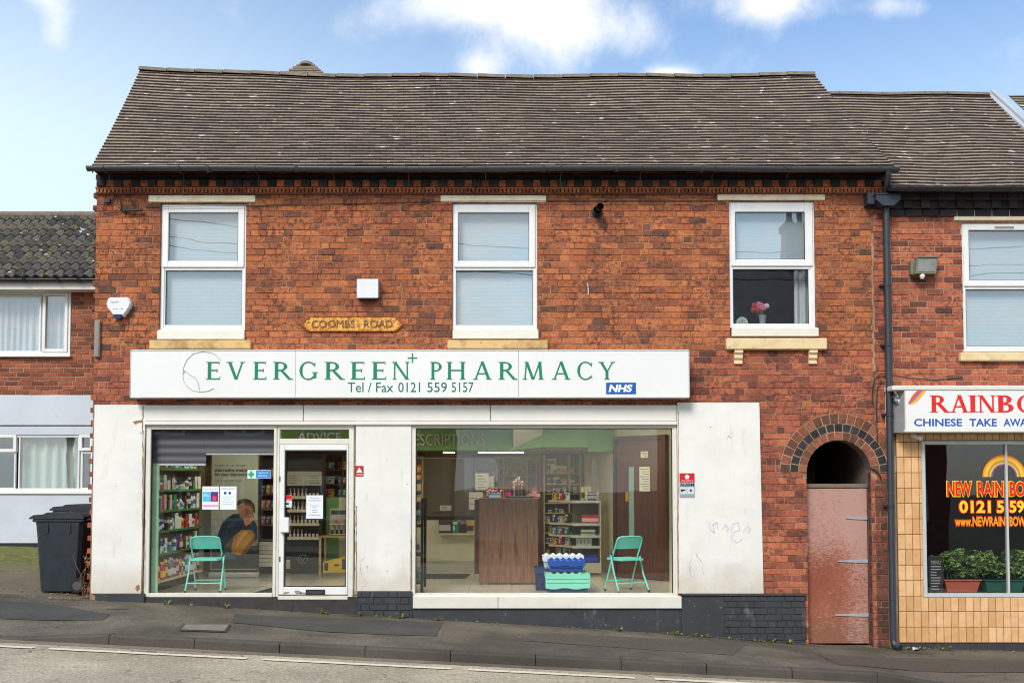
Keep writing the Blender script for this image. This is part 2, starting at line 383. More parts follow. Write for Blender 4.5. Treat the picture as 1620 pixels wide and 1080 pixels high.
def linepaint():
    m, t, b = newmat('worn_white_line'); p = POS(t)
    k = t.step(t.noise(p, 26, 5, .7), .56, .66)
    t.put(b, 'Base Color', t.mix(k, lin((226, 214, 190)), lin((176, 158, 132)))); b.inputs['Roughness'].default_value = .8; return m
M['line'] = linepaint()
def wood(name, c, c2, axis='z', scale=1.0, rough=.4):
    m, t, b = newmat(name); p = POS(t)
    sv = (9, 9, .5) if axis == 'z' else (.5, 9, 9)
    n = t.noise(t.scalev(p, sv), 1.6 * scale, 6, .62, .35); n2 = t.noise(t.scalev(p, tuple(6 * q for q in sv)), 1.5 * scale, 3, .6)
    col = t.ramp(n, [(.28, lin(c2)), (.46, lin(c)), (.58, lin(tuple(v * .8 for v in c))), (.72, lin(tuple(min(255, v * 1.22) for v in c)))])
    t.put(b, 'Base Color', t.mul(col, t.rng(n2, .3, .7, .82, 1.15))); b.inputs['Roughness'].default_value = rough; return m
M['walnut'] = wood('walnut_laminate', (140, 100, 76), (58, 40, 32), scale=1.3)
M['doorwood'] = wood('dark_brown_door_veneer', (96, 56, 40), (58, 32, 24), scale=1.5)
M['beech'] = wood('beech_shelf', (206, 176, 120), (180, 148, 96), axis='x')
def gatemat():
    m, t, b = newmat('flaking_rust_red_gate'); p = POS(t); x, y, z = t.sep(p)
    base = t.mix(t.step(t.noise(p, 2.2, 5), .35, .65), lin((154, 92, 70)), lin((142, 82, 62)))
    base = t.mix(t.step(z, -.28, -.42), base, lin((138, 92, 70)))
    wv = t.noise(t.scalev(p, (7, 1, 17)), 2.9, 8, .8, .6)
    hi = t.m('ADD', t.m('ADD', t.m('MULTIPLY', t.step(z, .1, 1.0), .22), t.m('MULTIPLY', t.step(x, 4.25, 4.62), .13)), t.m('MULTIPLY', t.noise(p, 1.7, 4), .22))
    k = t.step(t.m('ADD', wv, hi), .62, .86)
    col = t.mix(t.m('MULTIPLY', k, .72), base, lin((192, 158, 146)))
    col = t.mix(t.m('MULTIPLY', t.step(t.noise(t.scalev(p, (6, 1, 2)), 5, 4), .62, .7), .5), col, lin((116, 54, 40)))
    t.put(b, 'Base Color', col); b.inputs['Roughness'].default_value = .92; b.inputs['Specular IOR Level'].default_value = .2; bumpit(t, b, wv, .35, .006); return m
M['gate'] = gatemat()
def rustplate():
    m, t, b = newmat('rusted_cast_plate'); p = POS(t)
    n = t.noise(p, 26, 5, .7)
    t.put(b, 'Base Color', t.ramp(n, [(.3, lin((104, 48, 16))), (.45, lin((196, 118, 30))), (.6, lin((238, 190, 96))), (.75, lin((150, 78, 24)))]))
    b.inputs['Roughness'].default_value = .7; bumpit(t, b, n, .5, .004); return m
M['rust'] = rustplate()
def tilefacade():
    m, t, b = newmat('orange_beige_glazed_tile'); p = POS(t)
    base = t.ramp(ISL(t), [(0, lin((206, 160, 110))), (.5, lin((224, 178, 126))), (1, lin((234, 192, 142)))])
    col = t.mix(t.m('MULTIPLY', t.step(t.noise(p, 9, 5, .6), .4, .68), .35), base, lin((196, 138, 80)))
    t.put(b, 'Base Color', col); b.inputs['Roughness'].default_value = .3; return m
M['facetile'] = tilefacade()
M['grout'] = simple('brown_grout', (92, 62, 40), .9, .2, 8)
M['floor'] = None
def floormat():
    m, t, b = newmat('glossy_cream_floor_tile'); p = POS(t)
    br = t.n('TexBrick', {'Vector': p, 'Color1': lin((196, 190, 172)), 'Color2': lin((190, 184, 168)), 'Mortar': lin((140, 134, 122)), 'Scale': 1.0, 'Mortar Size': .004, 'Brick Width': .6, 'Row Height': .6}, offset=0.0)
    t.put(b, 'Base Color', br.outputs[0]); b.inputs['Roughness'].default_value = .14; return m
M['floor'] = floormat()
M['wallin'] = simple('cream_inner_wall', (214, 208, 180), .7, .05, 2)
M['ceil'] = simple('white_ceiling', (225, 222, 206), .8, .04, 2)
M['ceildark'] = simple('brown_soffit', (120, 104, 84), .8, .1, 2)
M['green'] = simple('leaf_green_bulkhead', (112, 158, 88), .6, .06, 2)
M['greenedge'] = simple('green_shelf_strip', (60, 128, 70), .4, .1, 8)
M['mint'] = simple('pale_mint_frame', (196, 238, 194), .5, .04, 3)
M['shelfcream'] = simple('cream_metal_shelf', (220, 212, 184), .45, .05, 4)
M['greyback'] = simple('grey_shelf_back', (120, 112, 96), .6, .1, 5)
M['greywall'] = simple('taupe_glazed_screen', (96, 90, 78), .4, .12, 2)
M['teal'] = simple('teal_enamelled_steel', (122, 224, 208), .35, .05, 12, coord=OBJ)
M['rubber'] = simple('black_rubber', (26, 26, 27), .8, .1, 20)
M['bin'] = simple('charcoal_bin_plastic', (36, 43, 50), .5, .2, 5, coord=OBJ, bump=.1)
M['sash'] = M['upvc']
def blindmat(name, c, per, amp):
    m, t, b = newmat(name); p = POS(t); x, y, z = t.sep(p)
    s = t.m('SINE', t.m('MULTIPLY', z, 2 * math.pi / per))
    t.put(b, 'Base Color', t.mul(lin(c), t.rng(s, -1, 1, amp[0], amp[1]))); b.inputs['Roughness'].default_value = .6
    bumpit(t, b, s, amp[2], .01); return m
M['blind'] = blindmat('white_venetian_blind', (194, 206, 210), .05, (.975, 1.015, .06))
M['blindgrey'] = blindmat('grey_slat_reflection', (92, 90, 98), .11, (.75, 1.2, .5))
def curtain(name, c):
    m, t, b = newmat(name); p = POS(t)
    n = t.noise(t.scalev(p, (14, 1, .6)), 1.4, 4, .6)
    t.put(b, 'Base Color', t.mul(lin(c), t.rng(n, .3, .7, .8, 1.08))); b.inputs['Roughness'].default_value = .85; bumpit(t, b, n, .5, .03); return m
M['curtain'] = curtain('cream_curtain', (214, 222, 208)); M['net'] = curtain('white_net_curtain', (222, 226, 228))
FLAT = {}
def flat(c, rough=.5):
    k = (tuple(c), rough)
    if k not in FLAT: FLAT[k] = simple('paint_%d_%d_%d' % tuple(c), c, rough, .04, 5, coord=OBJ)
    return FLAT[k]
def leafmat(name, stops):
    m, t, b = newmat(name); t.put(b, 'Base Color', t.ramp(ISL(t), [(q, lin(c)) for q, c in stops])); b.inputs['Roughness'].default_value = .5
    b.inputs['Transmission Weight'].default_value = 0; return m
M['leaf'] = leafmat('green_leaf', [(0, (52, 78, 40)), (.4, (88, 118, 54)), (.75, (124, 150, 72)), (1, (170, 188, 112))])
M['weed'] = leafmat('weed_leaf', [(0, (70, 84, 34)), (.6, (120, 130, 56)), (1, (150, 132, 80))])
M['dead'] = leafmat('dead_leaf', [(0, (104, 76, 50)), (.6, (150, 116, 78)), (1, (184, 154, 112))])
# ------------------------------------------------------------------ builders for walls, roofs, windows
def subtract(rs, hole):
    hx0, hx1, hz0, hz1 = hole; out = []
    for x0, x1, z0, z1 in rs:
        if hx1 <= x0 or hx0 >= x1 or hz1 <= z0 or hz0 >= z1: out.append((x0, x1, z0, z1)); continue
        if x0 < hx0: out.append((x0, hx0, z0, z1))
        if x1 > hx1: out.append((hx1, x1, z0, z1))
        a, b = max(x0, hx0), min(x1, hx1)
        if z0 < hz0: out.append((a, b, z0, hz0))
        if z1 > hz1: out.append((a, b, hz1, z1))
    return out
def brickface(mb, x0, x1, z0, z1, y, holes=(), course=.0845, m=0, out=.007, joint=.009, flemish=True, L=.232, seed=1, both=None):
    r = random.Random(seed); rows = int(math.ceil((z1 - z0) / course))
    for i in range(rows):
        za, zb = z0 + i * course + joint / 2, min(z1, z0 + (i + 1) * course - joint / 2)
        if zb - za < .01: continue
        x = x0 - (0 if i % 2 == 0 else (L * .72 if flemish else L * .5)) - r.uniform(0, .015); k = 0
        while x < x1:
            l = L if (not flemish or k % 2 == 0) else L * .5
            if flemish and r.random() < .08: l = L * .5
            l += r.uniform(-.006, .006); k += 1
            a, b = max(x0, x + joint / 2), min(x1, x + l - joint / 2); x += l
            if b - a < .018: continue
            jz = r.uniform(-.0018, .0018); o = out + r.uniform(-.003, .003)
            rs = [(a, b, za + jz, zb + jz)]
            for h in holes:
                if h[0] < b and h[1] > a and h[2] < zb and h[3] > za: rs = subtract(rs, h)
            for a2, b2, c2, d2 in rs:
                if b2 - a2 < .012 or d2 - c2 < .012: continue
                e = .0035
                v = [(a2, y, c2), (b2, y, c2), (b2, y, d2), (a2, y, d2), (a2 + e, y - o, c2 + e), (b2 - e, y - o, c2 + e), (b2 - e, y - o, d2 - e), (a2 + e, y - o, d2 - e)]
                mb.mesh(v, [(4, 5, 6, 7), (0, 1, 5, 4), (1, 2, 6, 5), (2, 3, 7, 6), (3, 0, 4, 7)], m)
def wallface(mb, x0, x1, z0, z1, y, holes=(), m=0, depth=.12):
    xs = sorted({x0, x1, *[min(max(h[i], x0), x1) for h in holes for i in (0, 1)]}); zs = sorted({z0, z1, *[min(max(h[i], z0), z1) for h in holes for i in (2, 3)]})
    for a, b in zip(xs, xs[1:]):
        for c, d in zip(zs, zs[1:]):
            mx, mz = (a + b) / 2, (c + d) / 2
            if any(h[0] < mx < h[1] and h[2] < mz < h[3] for h in holes): continue
            mb.face([(a, y, c), (b, y, c), (b, y, d), (a, y, d)], m)
    for h in holes:
        a, b, c, d = max(h[0], x0), min(h[1], x1), max(h[2], z0), min(h[3], z1); q = y + depth
        mb.face([(a, y, c), (a, y, d), (a, q, d), (a, q, c)], m); mb.face([(b, y, c), (b, q, c), (b, q, d), (b, y, d)], m)
        mb.face([(a, y, d), (b, y, d), (b, q, d), (a, q, d)], m); mb.face([(a, y, c), (a, q, c), (b, q, c), (b, y, c)], m)
def tileroof(mb, P, ucount, rows, m=0, th=.016, seed=3, urange=None):
    """P(u, v) -> point on the slope; plain tiles in courses, each tile its own island"""
    r = random.Random(seed); e = 1e-3
    for i in range(rows):
        v0, v1 = i / rows, min(1, (i + 1.25) / rows)
        for j in range(-1, ucount + 1):
            ua, ub = (j + (i % 2) * .5) / ucount, (j + 1 + (i % 2) * .5) / ucount
            ua, ub = max(0, ua), min(1, ub)
            if ub - ua < .15 / ucount: continue
            g = .0018 / 10
            a, b, c, d_ = P(ua + g, v0), P(ub - g, v0), P(ub - g, v1), P(ua + g, v1)
            n = (b - a).cross(d_ - a).normalized()
            if n.z < 0: n = -n
            k1 = r.uniform(-.003, .003); k2 = k1 + r.uniform(-.001, .001); k3 = 0
            a, b = a + n * (th + .010 + k1), b + n * (th + .010 + k2); c, d_ = c + n * (.004 + k3), d_ + n * (.004 + k3)
            sl = (d_ - a).normalized() * r.uniform(-.005, .003); a, b = a + sl, b + sl
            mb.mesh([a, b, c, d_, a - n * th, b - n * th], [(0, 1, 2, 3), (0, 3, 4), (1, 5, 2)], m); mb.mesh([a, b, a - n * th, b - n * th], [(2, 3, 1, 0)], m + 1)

# ------------------------------------------------------------------ setting: ground, road, pavement
def sheet(name, xs, ys, zf, m, kind='structure'):
    mb = MB(); n = len(ys)
    v = [(x, y, zf(x, y)) for x in xs for y in ys]
    mb.mesh(v, [(i * n + j, (i + 1) * n + j, (i + 1) * n + j + 1, i * n + j + 1) for i in range(len(xs) - 1) for j in range(n - 1)], 0, True)
    return tag(mb.build(name, m), kind=kind)
fr = lambda a, b, n: [a + (b - a) * i / n for i in range(n + 1)]
XS = fr(-40, -14, 10)[:-1] + fr(-14, 14, 112)[:-1] + fr(14, 40, 10)
tag(sheet('ground', fr(-600, 600, 4), fr(-600, 600, 4), lambda x, y: -2.4, M['earth']))
def wob(x, y): return .003 * math.sin(x * 2.1 + y * 3.3) + .002 * math.sin(x * 5.7 - y * 4.1)
KW = .125
sheet('pavement', XS, fr(.10, KY + .002, 8), lambda x, y: g_pav(x, min(y, 0)) + wob(x, y) * (1 if -2.2 < y < -.1 else 0), M['asphalt'])
sheet('forecourt', fr(-14, -5.3, 24), fr(.102, 4.2, 10), lambda x, y: g_court(x, y) + .03 * math.sin(x * 1.7 + y) * min(1, y) - .004, M['court'])
KC = KY - KW
sheet('road', XS, [KC + .03, KC - .5, KC - 1, KC - 2, KC - 3.5, -9.4], lambda x, y: g_road(x) + .03 * min(1, max(0, (KC - y) / 3.5)), M['road'])
sheet('gutter_channel', XS, [KC + .02, KC - .16], lambda x, y: g_road(x) + .005, M['channel'])
sheet('far_pavement', XS, [-9.38, -17], lambda x, y: g_road(x) + .13, M['asphalt'])
kb = MB(); r_ = random.Random(4); x = at(180, 1000, KY)[0] - .9 * 20
while x < 26:
    x1 = x + .9; n = 3
    for a, b in zip(fr(x + .004, x1 - .004, n), fr(x + .004, x1 - .004, n)[1:]):
        za, zb = g_kerb(a) + .003, g_kerb(b) + .003; e = .018
        pr = lambda xx, z: [(xx, KY, z), (xx, KC + e, z), (xx, KC, z - e), (xx, KC - .012, z - .3)]
        A, B = pr(a, za), pr(b, zb)
        kb.mesh(A + B, [(0, 1, 5, 4), (1, 2, 6, 5), (2, 3, 7, 6)], 0)
    x = x1
tag(weld(kb.build('kerb', M['kerb'])), kind='structure')
def roadlines():
    y0 = KC - .36
    mb = MB()
    for pa, pb in ((-300, -90), (-60, 57), (80, 393), (418, 716), (740, 1003), (1034, 1325), (1350, 1640), (1670, 1950)):
        xa, xb = at(pa, 1040, y0)[0], at(pb, 1040, y0)[0]
        for a, b in zip(fr(xa, xb, 8), fr(xa, xb, 8)[1:]):
            j = lambda q: .003 * math.sin(q * 9)
            mb.face([(a, y0 + j(a), g_road(a) + .012), (a, y0 - .10 + j(a), g_road(a) + .013), (b, y0 - .10 + j(b), g_road(b) + .013), (b, y0 + j(b), g_road(b) + .012)])
    tag(mb.build('road_marking', M['line']), kind='structure')
roadlines()
def patch(name, poly, mat, lift=.005):
    """a resurfaced piece of the pavement; poly: pixels on the pavement -> points"""
    pts = []
    for px, py in poly:
        Y = -1.2
        for _ in range(30):
            x, z = at(px, py, Y); Y = max(KY + .02, min(-.02, Y - (z - g_pav(x, Y)) * -6.0))
        x, z = at(px, py, Y); pts.append((x, Y, g_pav(x, Y)))
    # densify and clip to a grid so that the sheet follows the pavement
    bm = bmesh.new(); vs = [bm.verts.new((p[0], p[1], 0)) for p in pts]; bm.faces.new(vs)
    for k in range(1, 60):
        xx = -9 + k * .3
        bmesh.ops.bisect_plane(bm, geom=bm.verts[:] + bm.edges[:] + bm.faces[:], plane_co=(xx, 0, 0), plane_no=(1, 0, 0))
    for yy in (-.3, -.6, -.9, -1.2, -1.5, -1.8, -2.1):
        bmesh.ops.bisect_plane(bm, geom=bm.verts[:] + bm.edges[:] + bm.faces[:], plane_co=(0, yy, 0), plane_no=(0, 1, 0))
    for v in bm.verts: v.co.z = g_pav(v.co.x, v.co.y) + wob(v.co.x, v.co.y) * (1 if -2.2 < v.co.y < -.1 else 0) + lift + .001
    me = bpy.data.meshes.new(name); bm.to_mesh(me); bm.free(); me.materials.append(mat)
    for p in me.polygons:
        if p.normal.z < 0: p.flip()
    o = bpy.data.objects.new(name, me); COL.objects.link(o); tag(o, kind='structure'); return o
patch('asphalt_patch', [(-60, 946), (40, 952), (110, 960), (174, 971), (163, 980), (60, 981), (-60, 977)], M['patchasphalt'])
patch('asphalt_patch', [(372, 971), (700, 985), (690, 1006), (520, 1000), (366, 985)], M['patchasphalt'])
patch('asphalt_patch', [(180, 962), (205, 957), (203, 964), (165, 963)], M['patchasphalt2'], .003)
patch('asphalt_patch', [(840, 1000), (1180, 1019), (1160, 1036), (830, 1014)], M['patchasphalt2'], .003)
patch('asphalt_patch', [(1290, 1034), (1420, 1040), (1640, 1046), (1640, 1064), (1460, 1062), (1330, 1052)], M['patchasphalt2'], .004)
cv_ = root('access_cover', (0, 0, 0), 'worn concrete access cover set flush in the pavement by the kerb', 'cover')
c_o = patch('cover_slab', [(294, 988), (362, 989), (355, 999), (286, 996)], simple('pale_concrete_cover', (128, 120, 106), .9, .2, 9, bump=.3), .012); c_o.parent = cv_
del c_o['kind']
c2_o = patch('cover_frame', [(290, 986.5), (366, 988), (358, 1000.5), (281, 997.5)], simple('dark_cover_frame', (64, 60, 54), .8, .1, 9), .007); c2_o.parent = cv_; del c2_o['kind']

# ------------------------------------------------------------------ pharmacy building
PB = root('pharmacy_building', (-.5, 0, g_wall(-.5)), 'two storey red brick shop with tiled roof and white rendered ground floor', 'shop')
XL, XR = at(148, 600)[0], at(1400, 600)[0]
ZE = at(800, 272)[1]
U1, U2, U3 = rect(253, 322, 388.5, 537), rect(715.5, 321, 850, 536), rect(1154, 318, 1290, 533)
SHOP = (*rect(228.5, 640, 1071, 940)[:2], -.9, at(650, 652)[1])
ACX, ACZ = at(1327, 747)[0], at(1327, 747)[1]; AR, ARO = .425, .775
GHOLE = (ACX - AR, ACX + AR, -1.0, ACZ)
mb = MB()
holes = [U1, U2, U3, SHOP, GHOLE]
arch_slices = []
zz = -0.9 - .02
cz0 = -.9
i0 = int((ACZ - cz0) / .0845)
for i in range(i0, i0 + 8):
    za, zb = cz0 + i * .0845, cz0 + (i + 1) * .0845; zc = max(za, ACZ)
    if zc < ACZ + AR:
        hw = math.sqrt(AR * AR - (zc - ACZ) ** 2) + .05; arch_slices.append((ACX - hw, ACX + hw, za, zb))
abox = (ACX - AR, ACX + AR, ACZ, ACZ + AR)
wallface(mb, XL, XR, -.9, ZE, 0, holes[:4] + [(ACX - AR, ACX + AR, -.9, ACZ + AR)], 0, .11)
for s in (-1, 1):     # spandrels of the arch
    arc = [(ACX + s * AR * math.cos(a), ACZ + AR * math.sin(a)) for a in fr(0, math.pi / 2, 10)]
    for (ax, az), (bx, bz) in zip(arc, arc[1:]):
        mb.face([(ax, 0, az), (ACX + s * AR, 0, ACZ + AR), (bx, 0, bz)], 0)
XSEAM = at(1383, 600)[0]; ZLOW = -.9 + round((at(800, 556)[1] + .9) / .0845) * .0845
bh = holes + arch_slices + [(XL - 1, XL + .7, -1, at(180, 640)[1]), (*rect(1075, 638, 1204, 1000)[:2], -1, at(1100, 640)[1])]
brickface(mb, XL, XSEAM - .012, ZLOW, ZE, 0, bh, m=1, seed=11); brickface(mb, XL, XSEAM - .012, -.9, ZLOW, 0, bh, m=3, seed=12)
brickface(mb, XSEAM + .012, XR, ACZ - .1, ZE, 0, bh, m=4, seed=13); brickface(mb, XSEAM - .006, XR, -.9, ACZ - .1, 0, bh, m=5, seed=14)
r_ = random.Random(15); z = at(1383, 600)[1] + .1
while z < at(1383, 372)[1]:
    j = r_.uniform(-.008, .008); mb.box(XSEAM - .016 + j, XSEAM + .014 + j, -.009, .0, z, z + .09, 6, .004); z += .088
# toothing bricks left standing proud of the corner
r_ = random.Random(5); z = .05; i = 0
while z < ZE - .25:
    if i % 2 == 0:
        mb.box(XL - r_.uniform(.03, .06), XL - .001, .02, .12, z, z + .068, 3 if z < 3 else 5, .006)
    z += .0845; i += 1
# ghost of the corner: sides and back of the block
mb.face([(XL, 0, -.9), (XL, 8, -.9), (XL, 8, ZE), (XL, 0, ZE)], 2)
mb.face([(XL, 8, -.9), (XR, 8, -.9), (XR, 8, ZE), (XL, 8, ZE)], 2)
mb.build('wall', [M['mortar'], M['brick'], simple('plain_brick_side', (130, 78, 60), .9, .2, 6), M['brick_lower'], M['brick_red'], M['brick_dark'], M['mortar_pale']], PB)
# arch rings
ar = MB(); r_ = random.Random(9)
for ring, (ra, rb, mi) in enumerate(((AR, AR + .112, 0), (AR + .114, AR + .222, 1), (AR + .224, ARO + .005, 2))):
    n = int(math.pi * (ra + rb) / 2 / (.108 if ring else .098))
    for k in range(n):
        g = .005 / ra
        a0, a1 = math.pi * k / n + g, math.pi * (k + 1) / n - g
        o = .017 + r_.uniform(-.003, .003)
        if ACX + rb * math.cos((a0 + a1) / 2) > XR + .1: continue
        pts = [(ACX + q * math.cos(a), ACZ + q * math.sin(a)) for q, a in ((ra + .003, a0), (rb - .003, a0), (rb - .003, a1), (ra + .003, a1))]
        mid = (sum(p[0] for p in pts) / 4, sum(p[1] for p in pts) / 4)
        inn = [(mid[0] + (p[0] - mid[0]) * .95, mid[1] + (p[1] - mid[1]) * .95) for p in pts]
        v = [(p[0], .0, p[1]) for p in pts] + [(p[0], -o, p[1]) for p in inn]
        ar.mesh(v, [(4, 7, 6, 5), (0, 1, 5, 4), (1, 2, 6, 5), (2, 3, 7, 6), (3, 0, 4, 7)], mi)
n = 40
for a, b in zip(fr(0, math.pi, n), fr(0, math.pi, n)[1:]):      # mortar bed of the rings, and the soffit
    q = lambda t, rr, y: (ACX + rr * math.cos(t), y, ACZ + rr * math.sin(t))
    ar.face([q(a, AR, -.011), q(b, AR, -.011), q(b, ARO + .006, -.011), q(a, ARO + .006, -.011)], 3)
    ar.face([q(a, AR, -.011), q(a, AR, .24), q(b, AR, .24), q(b, AR, -.011)], 4)
    ar.face([q(a, ARO + .006, -.011), q(b, ARO + .006, -.011), q(b, ARO + .006, 0), q(a, ARO + .006, 0)], 3)
ar.build('arch', [M['brick_brown'], M['blackbrick'], M['brick_brown'], M['mortar_pale'], M['pass']], PB)
pm = MB()
pm.box(ACX - AR - .06, ACX - AR, .11, 2.4, -1, 2.6, 0); pm.box(ACX + AR, ACX + AR + .06, .11, 2.4, -1, 2.6, 0)
pm.box(ACX - AR - .06, ACX + AR + .06, 2.4, 2.5, -1, 2.6, 0); pm.box(ACX - AR - .06, ACX + AR + .06, .24, 2.4, ACZ + AR + .02, ACZ + AR + .1, 0)  # passage closed off short by an end wall to lift its darkness
pm.box(ACX - AR, ACX + AR, .0, 2.4, -1.2, g_wall(4.3) - .01, 0)
pm.build('passage', M['pass'], PB)
# brick jambs of the passage
jb = MB(); r_ = random.Random(3); z = -.9; i = 0
while z < ACZ - .05:
    jb.box(ACX + AR - .006, ACX + AR + .004, .012 if i % 2 else .02, .105 if i % 2 else .10, z, z + .074, 0, .003)
    z += .0845; i += 1
jb.build('passage_jamb', M['brick_dark'], PB)

GX0, GX1, GZ0, GZ1 = ACX - AR + .006, ACX + AR - .012, g_wall(4.3) + .015, at(1325, 772, .13)[1]
gt = MB(); gt.box(GX0, GX1, .13, .17, GZ0, GZ1, 0, .006)
GT = gt.build('gate', M['gate'], PB)
gr = MB(); gr.box(GX0 - .002, GX1 + .008, .115, .19, GZ1 + .006, GZ1 + .06, 0, .006); gr.build('gate_rail', simple('grey_weathered_board', (122, 104, 92), .9, .2, 8), PB)
for py, l in ((819, 33), (887, 47), (972, 53)):
    z = at(1340, py, .13)[1]; h = MB(); x1 = GX1 - .004; x0 = x1 - l / 118
    h.prism([(x0, z - .008), (x1, z - .024), (x1, z + .024), (x0, z + .008)], .118, .1285, 0)
    h.build('strap_hinge', M['zinc'], GT)

# cornice
co = MB(); ZC = lambda py: at(800, py, -.05)[1]
co.box(XL, XR + .02, -.05, .05, ZC(284), ZC(276), 0, .004)
x = XL + .03; k = 0
zt, zb2 = ZC(284.6), ZC(295.5)
co.box(XL, XR, -.02, .0, zb2, zt, 1)
while x < XR - .1:
    co.box(x, x + .112, -.09 + rnd.uniform(-.004, .004), -.018, zb2, zt, 2, .006)
    co.box(x + .118, x + .222, -.07 + rnd.uniform(-.004, .004), -.018, zb2 + .004, zt - .004, 1, .004)
    x += .2265; k += 1
co.box(XL, XR, -.045, 0, ZC(306.5), ZC(302.5), 1, .003); co.box(XL, XR, -.062, 0, ZC(298.5), ZC(296), 1, .003); co.box(XL, XR, -.012, 0, ZC(302.5), ZC(298.5), 3)
x = XL + .004
while x < XR - .04:
    a, b = ZC(305), ZC(298.4)
    co.prism([(x + .004, b), (x + .0475, b), (x + .036, a), (x + .016, a)], -.055, -.01, 1); x += .0515
co.build('cornice', [M['blackbrick'], M['brick'], M['blackbrick'], M['mortar_dark']], PB)

# roof
D0, D1 = -.27, 2.25
eaveA, eaveB = at(146, 264, D0), at(1414, 264, D0)
rp = [(222, 111), (300, 115), (380, 119), (480, 122), (700, 123.5), (900, 124), (1100, 123), (1288, 121)]
ridge = [at(a, b, D1) for a, b in rp]
def ridge_at(u):
    x = lerp(ridge[0][0], ridge[-1][0], u)
    for (xa, za), (xb, zb) in zip(ridge, ridge[1:]):
        if x <= xb + 1e-6: return x, lerp(za, zb, (x - xa) / (xb - xa))
    return x, ridge[-1][1]
def PR(u, v):
    rx, rz = ridge_at(u); ex, ez = lerp(eaveA[0], eaveB[0], u), lerp(eaveA[1], eaveB[1], u)
    sag = -.05 * math.sin(math.pi * v) + .012 * math.sin(u * 23 + v * 4) * v
    return Vector((lerp(ex, rx, v), lerp(D0, D1, v), lerp(ez, rz, v) + sag))
rf = MB(); tileroof(rf, PR, 64, 33, th=.024, seed=21)
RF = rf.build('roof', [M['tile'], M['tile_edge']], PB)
ru = MB()
n = 16
for a, b in zip(fr(0, 1, n), fr(0, 1, n)[1:]):
    for c, d_ in zip(fr(0, 1, 6), fr(0, 1, 6)[1:]):
        q = lambda u, v: PR(u, v) - Vector((0, 0, .035)); ru.face([q(a, c), q(b, c), q(b, d_), q(a, d_)], 0)
    e = lambda u, v: PR(u, v) - Vector((0, 0, .035))
    ru.face([e(a, 1), e(b, 1), (e(b, 1).x, 6.2, eaveB[1]), (e(a, 1).x, 6.2, eaveA[1])], 0)
ru.face([PR(0, 0) - Vector((0, 0, .04)), PR(0, 1) - Vector((0, 0, .04)), (PR(0, 1).x, 6.2, eaveA[1])], 1); ru.face([PR(1, 0) - Vector((0, 0, .04)), PR(1, 1) - Vector((0, 0, .04)), (PR(1, 1).x, 6.2, eaveB[1])], 1)
for a, b in zip(fr(0, 1, 10), fr(0, 1, 10)[1:]):                # undercloak on the right verge, where the slope stands above the next roof
    for u in (0, 1):
        p, q = PR(u, a), PR(u, b); ru.face([p, q, q - Vector((0, 0, .10)), p - Vector((0, 0, .10))], 1)
ru.build('roof_underside', [simple('roof_felt', (50, 46, 44), .9, .1, 3), simple('verge_mortar', (120, 106, 92), .9, .2, 8)], RF)
rt = MB(); n = 24
for k in range(n):
    a, b = k / n, (k + 1) / n
    p, q = PR(a, 1), PR(b, 1); dd = (q - p) * .012
    arc = [(math.cos(t) * .12, math.sin(t) * .085 - .02) for t in fr(0, math.pi, 6)]
    v = [(pp.x, pp.y + .02 + y, pp.z + z + j) for pp, j in ((p + dd, .005), (q - dd, -.004)) for y, z in arc]
    rt.mesh(v, [(i, i + 1, i + 8, i + 7) for i in range(6)], 0, True)
    rt.face(v[:7]); rt.face(v[7:][::-1])
rt.build('ridge', M['ridge'], RF)
# hipped end of the rear wing's roof
hp = MB(); ax, az = at(485, 103, 4.0)
for k in range(14):
    z = az - .02 - k * .06; h = .11 + k * .055
    hp.box(ax - h - .05, ax + h + .05, 4.0 - h * .8, 7.5, z - .03, z, 0)
    hp.box(ax - h, ax + h, 4.03 - h * .8, 7.5, z - .067, z - .03, 0)
hp.lathe([(.0, .06), (.07, .05), (.12, .02), (.14, -.03)], ax, 4.0, az, 1, 10)
hp.build('rear_roof', [M['tile'], M['ridge']], RF)

# gutter
gu = MB(); GYc = -.345; GR = .058
xa, xb = at(139, 268, GYc)[0], at(1421, 268, GYc)[0]; zg = at(800, 264.5, GYc)[1]
def gutter(mb, xa, xb, y, z, r, zfun=None):
    zf = zfun or (lambda x: 0); n = 14
    arc = [(r * math.cos(t), r * math.sin(t)) for t in fr(math.pi, 2 * math.pi, 8)]
    arci = [(.9 * r * math.cos(t), .9 * r * math.sin(t)) for t in fr(2 * math.pi, math.pi, 8)]
    pr = arc + arci
    xs = fr(xa, xb, n)
    for a, b in zip(xs, xs[1:]):
        v = [(x, y + p, z + q + zf(x)) for x in (a, b) for p, q in pr]; N = len(pr)
        mb.mesh(v, [(i, (i + 1) % N, N + (i + 1) % N, N + i) for i in range(N)], 0, True)
    for x in (xa, xb):
        mb.prism([(y + p, z + q + zf(x)) for p, q in arc], x - .006, x + .006, 0, 'x')
gutter(gu, xa, xb, GYc, zg, GR, lambda x: .008 * math.sin(x * 1.1))
for px in (330, 470, 610, 735, 860, 975, 1110, 1240, 1390, 1410):
    x = at(px, 268, GYc)[0]; gu.prism([(GYc + 1.13 * GR * math.cos(t), zg + 1.13 * GR * math.sin(t)) for t in fr(math.pi, 2 * math.pi, 8)], x - .022, x + .022, 0, 'x')
GU = gu.build('gutter', M['gutter'], PB)
for px in (166, 285, 405, 525, 645, 768, 888, 1015, 1130, 1250):
    x = at(px, 270, GYc)[0]; b = MB()
    b.tube([(x, GYc - GR - .004, zg + .01), (x, GYc - GR * .7, zg - GR * .9), (x, GYc + .02, zg - GR - .008), (x, -.20, zg - GR), (x, -.19, zg - .20)], .006, 0, 5)
    b.build('gutter_bracket', M['gutter'], GU)
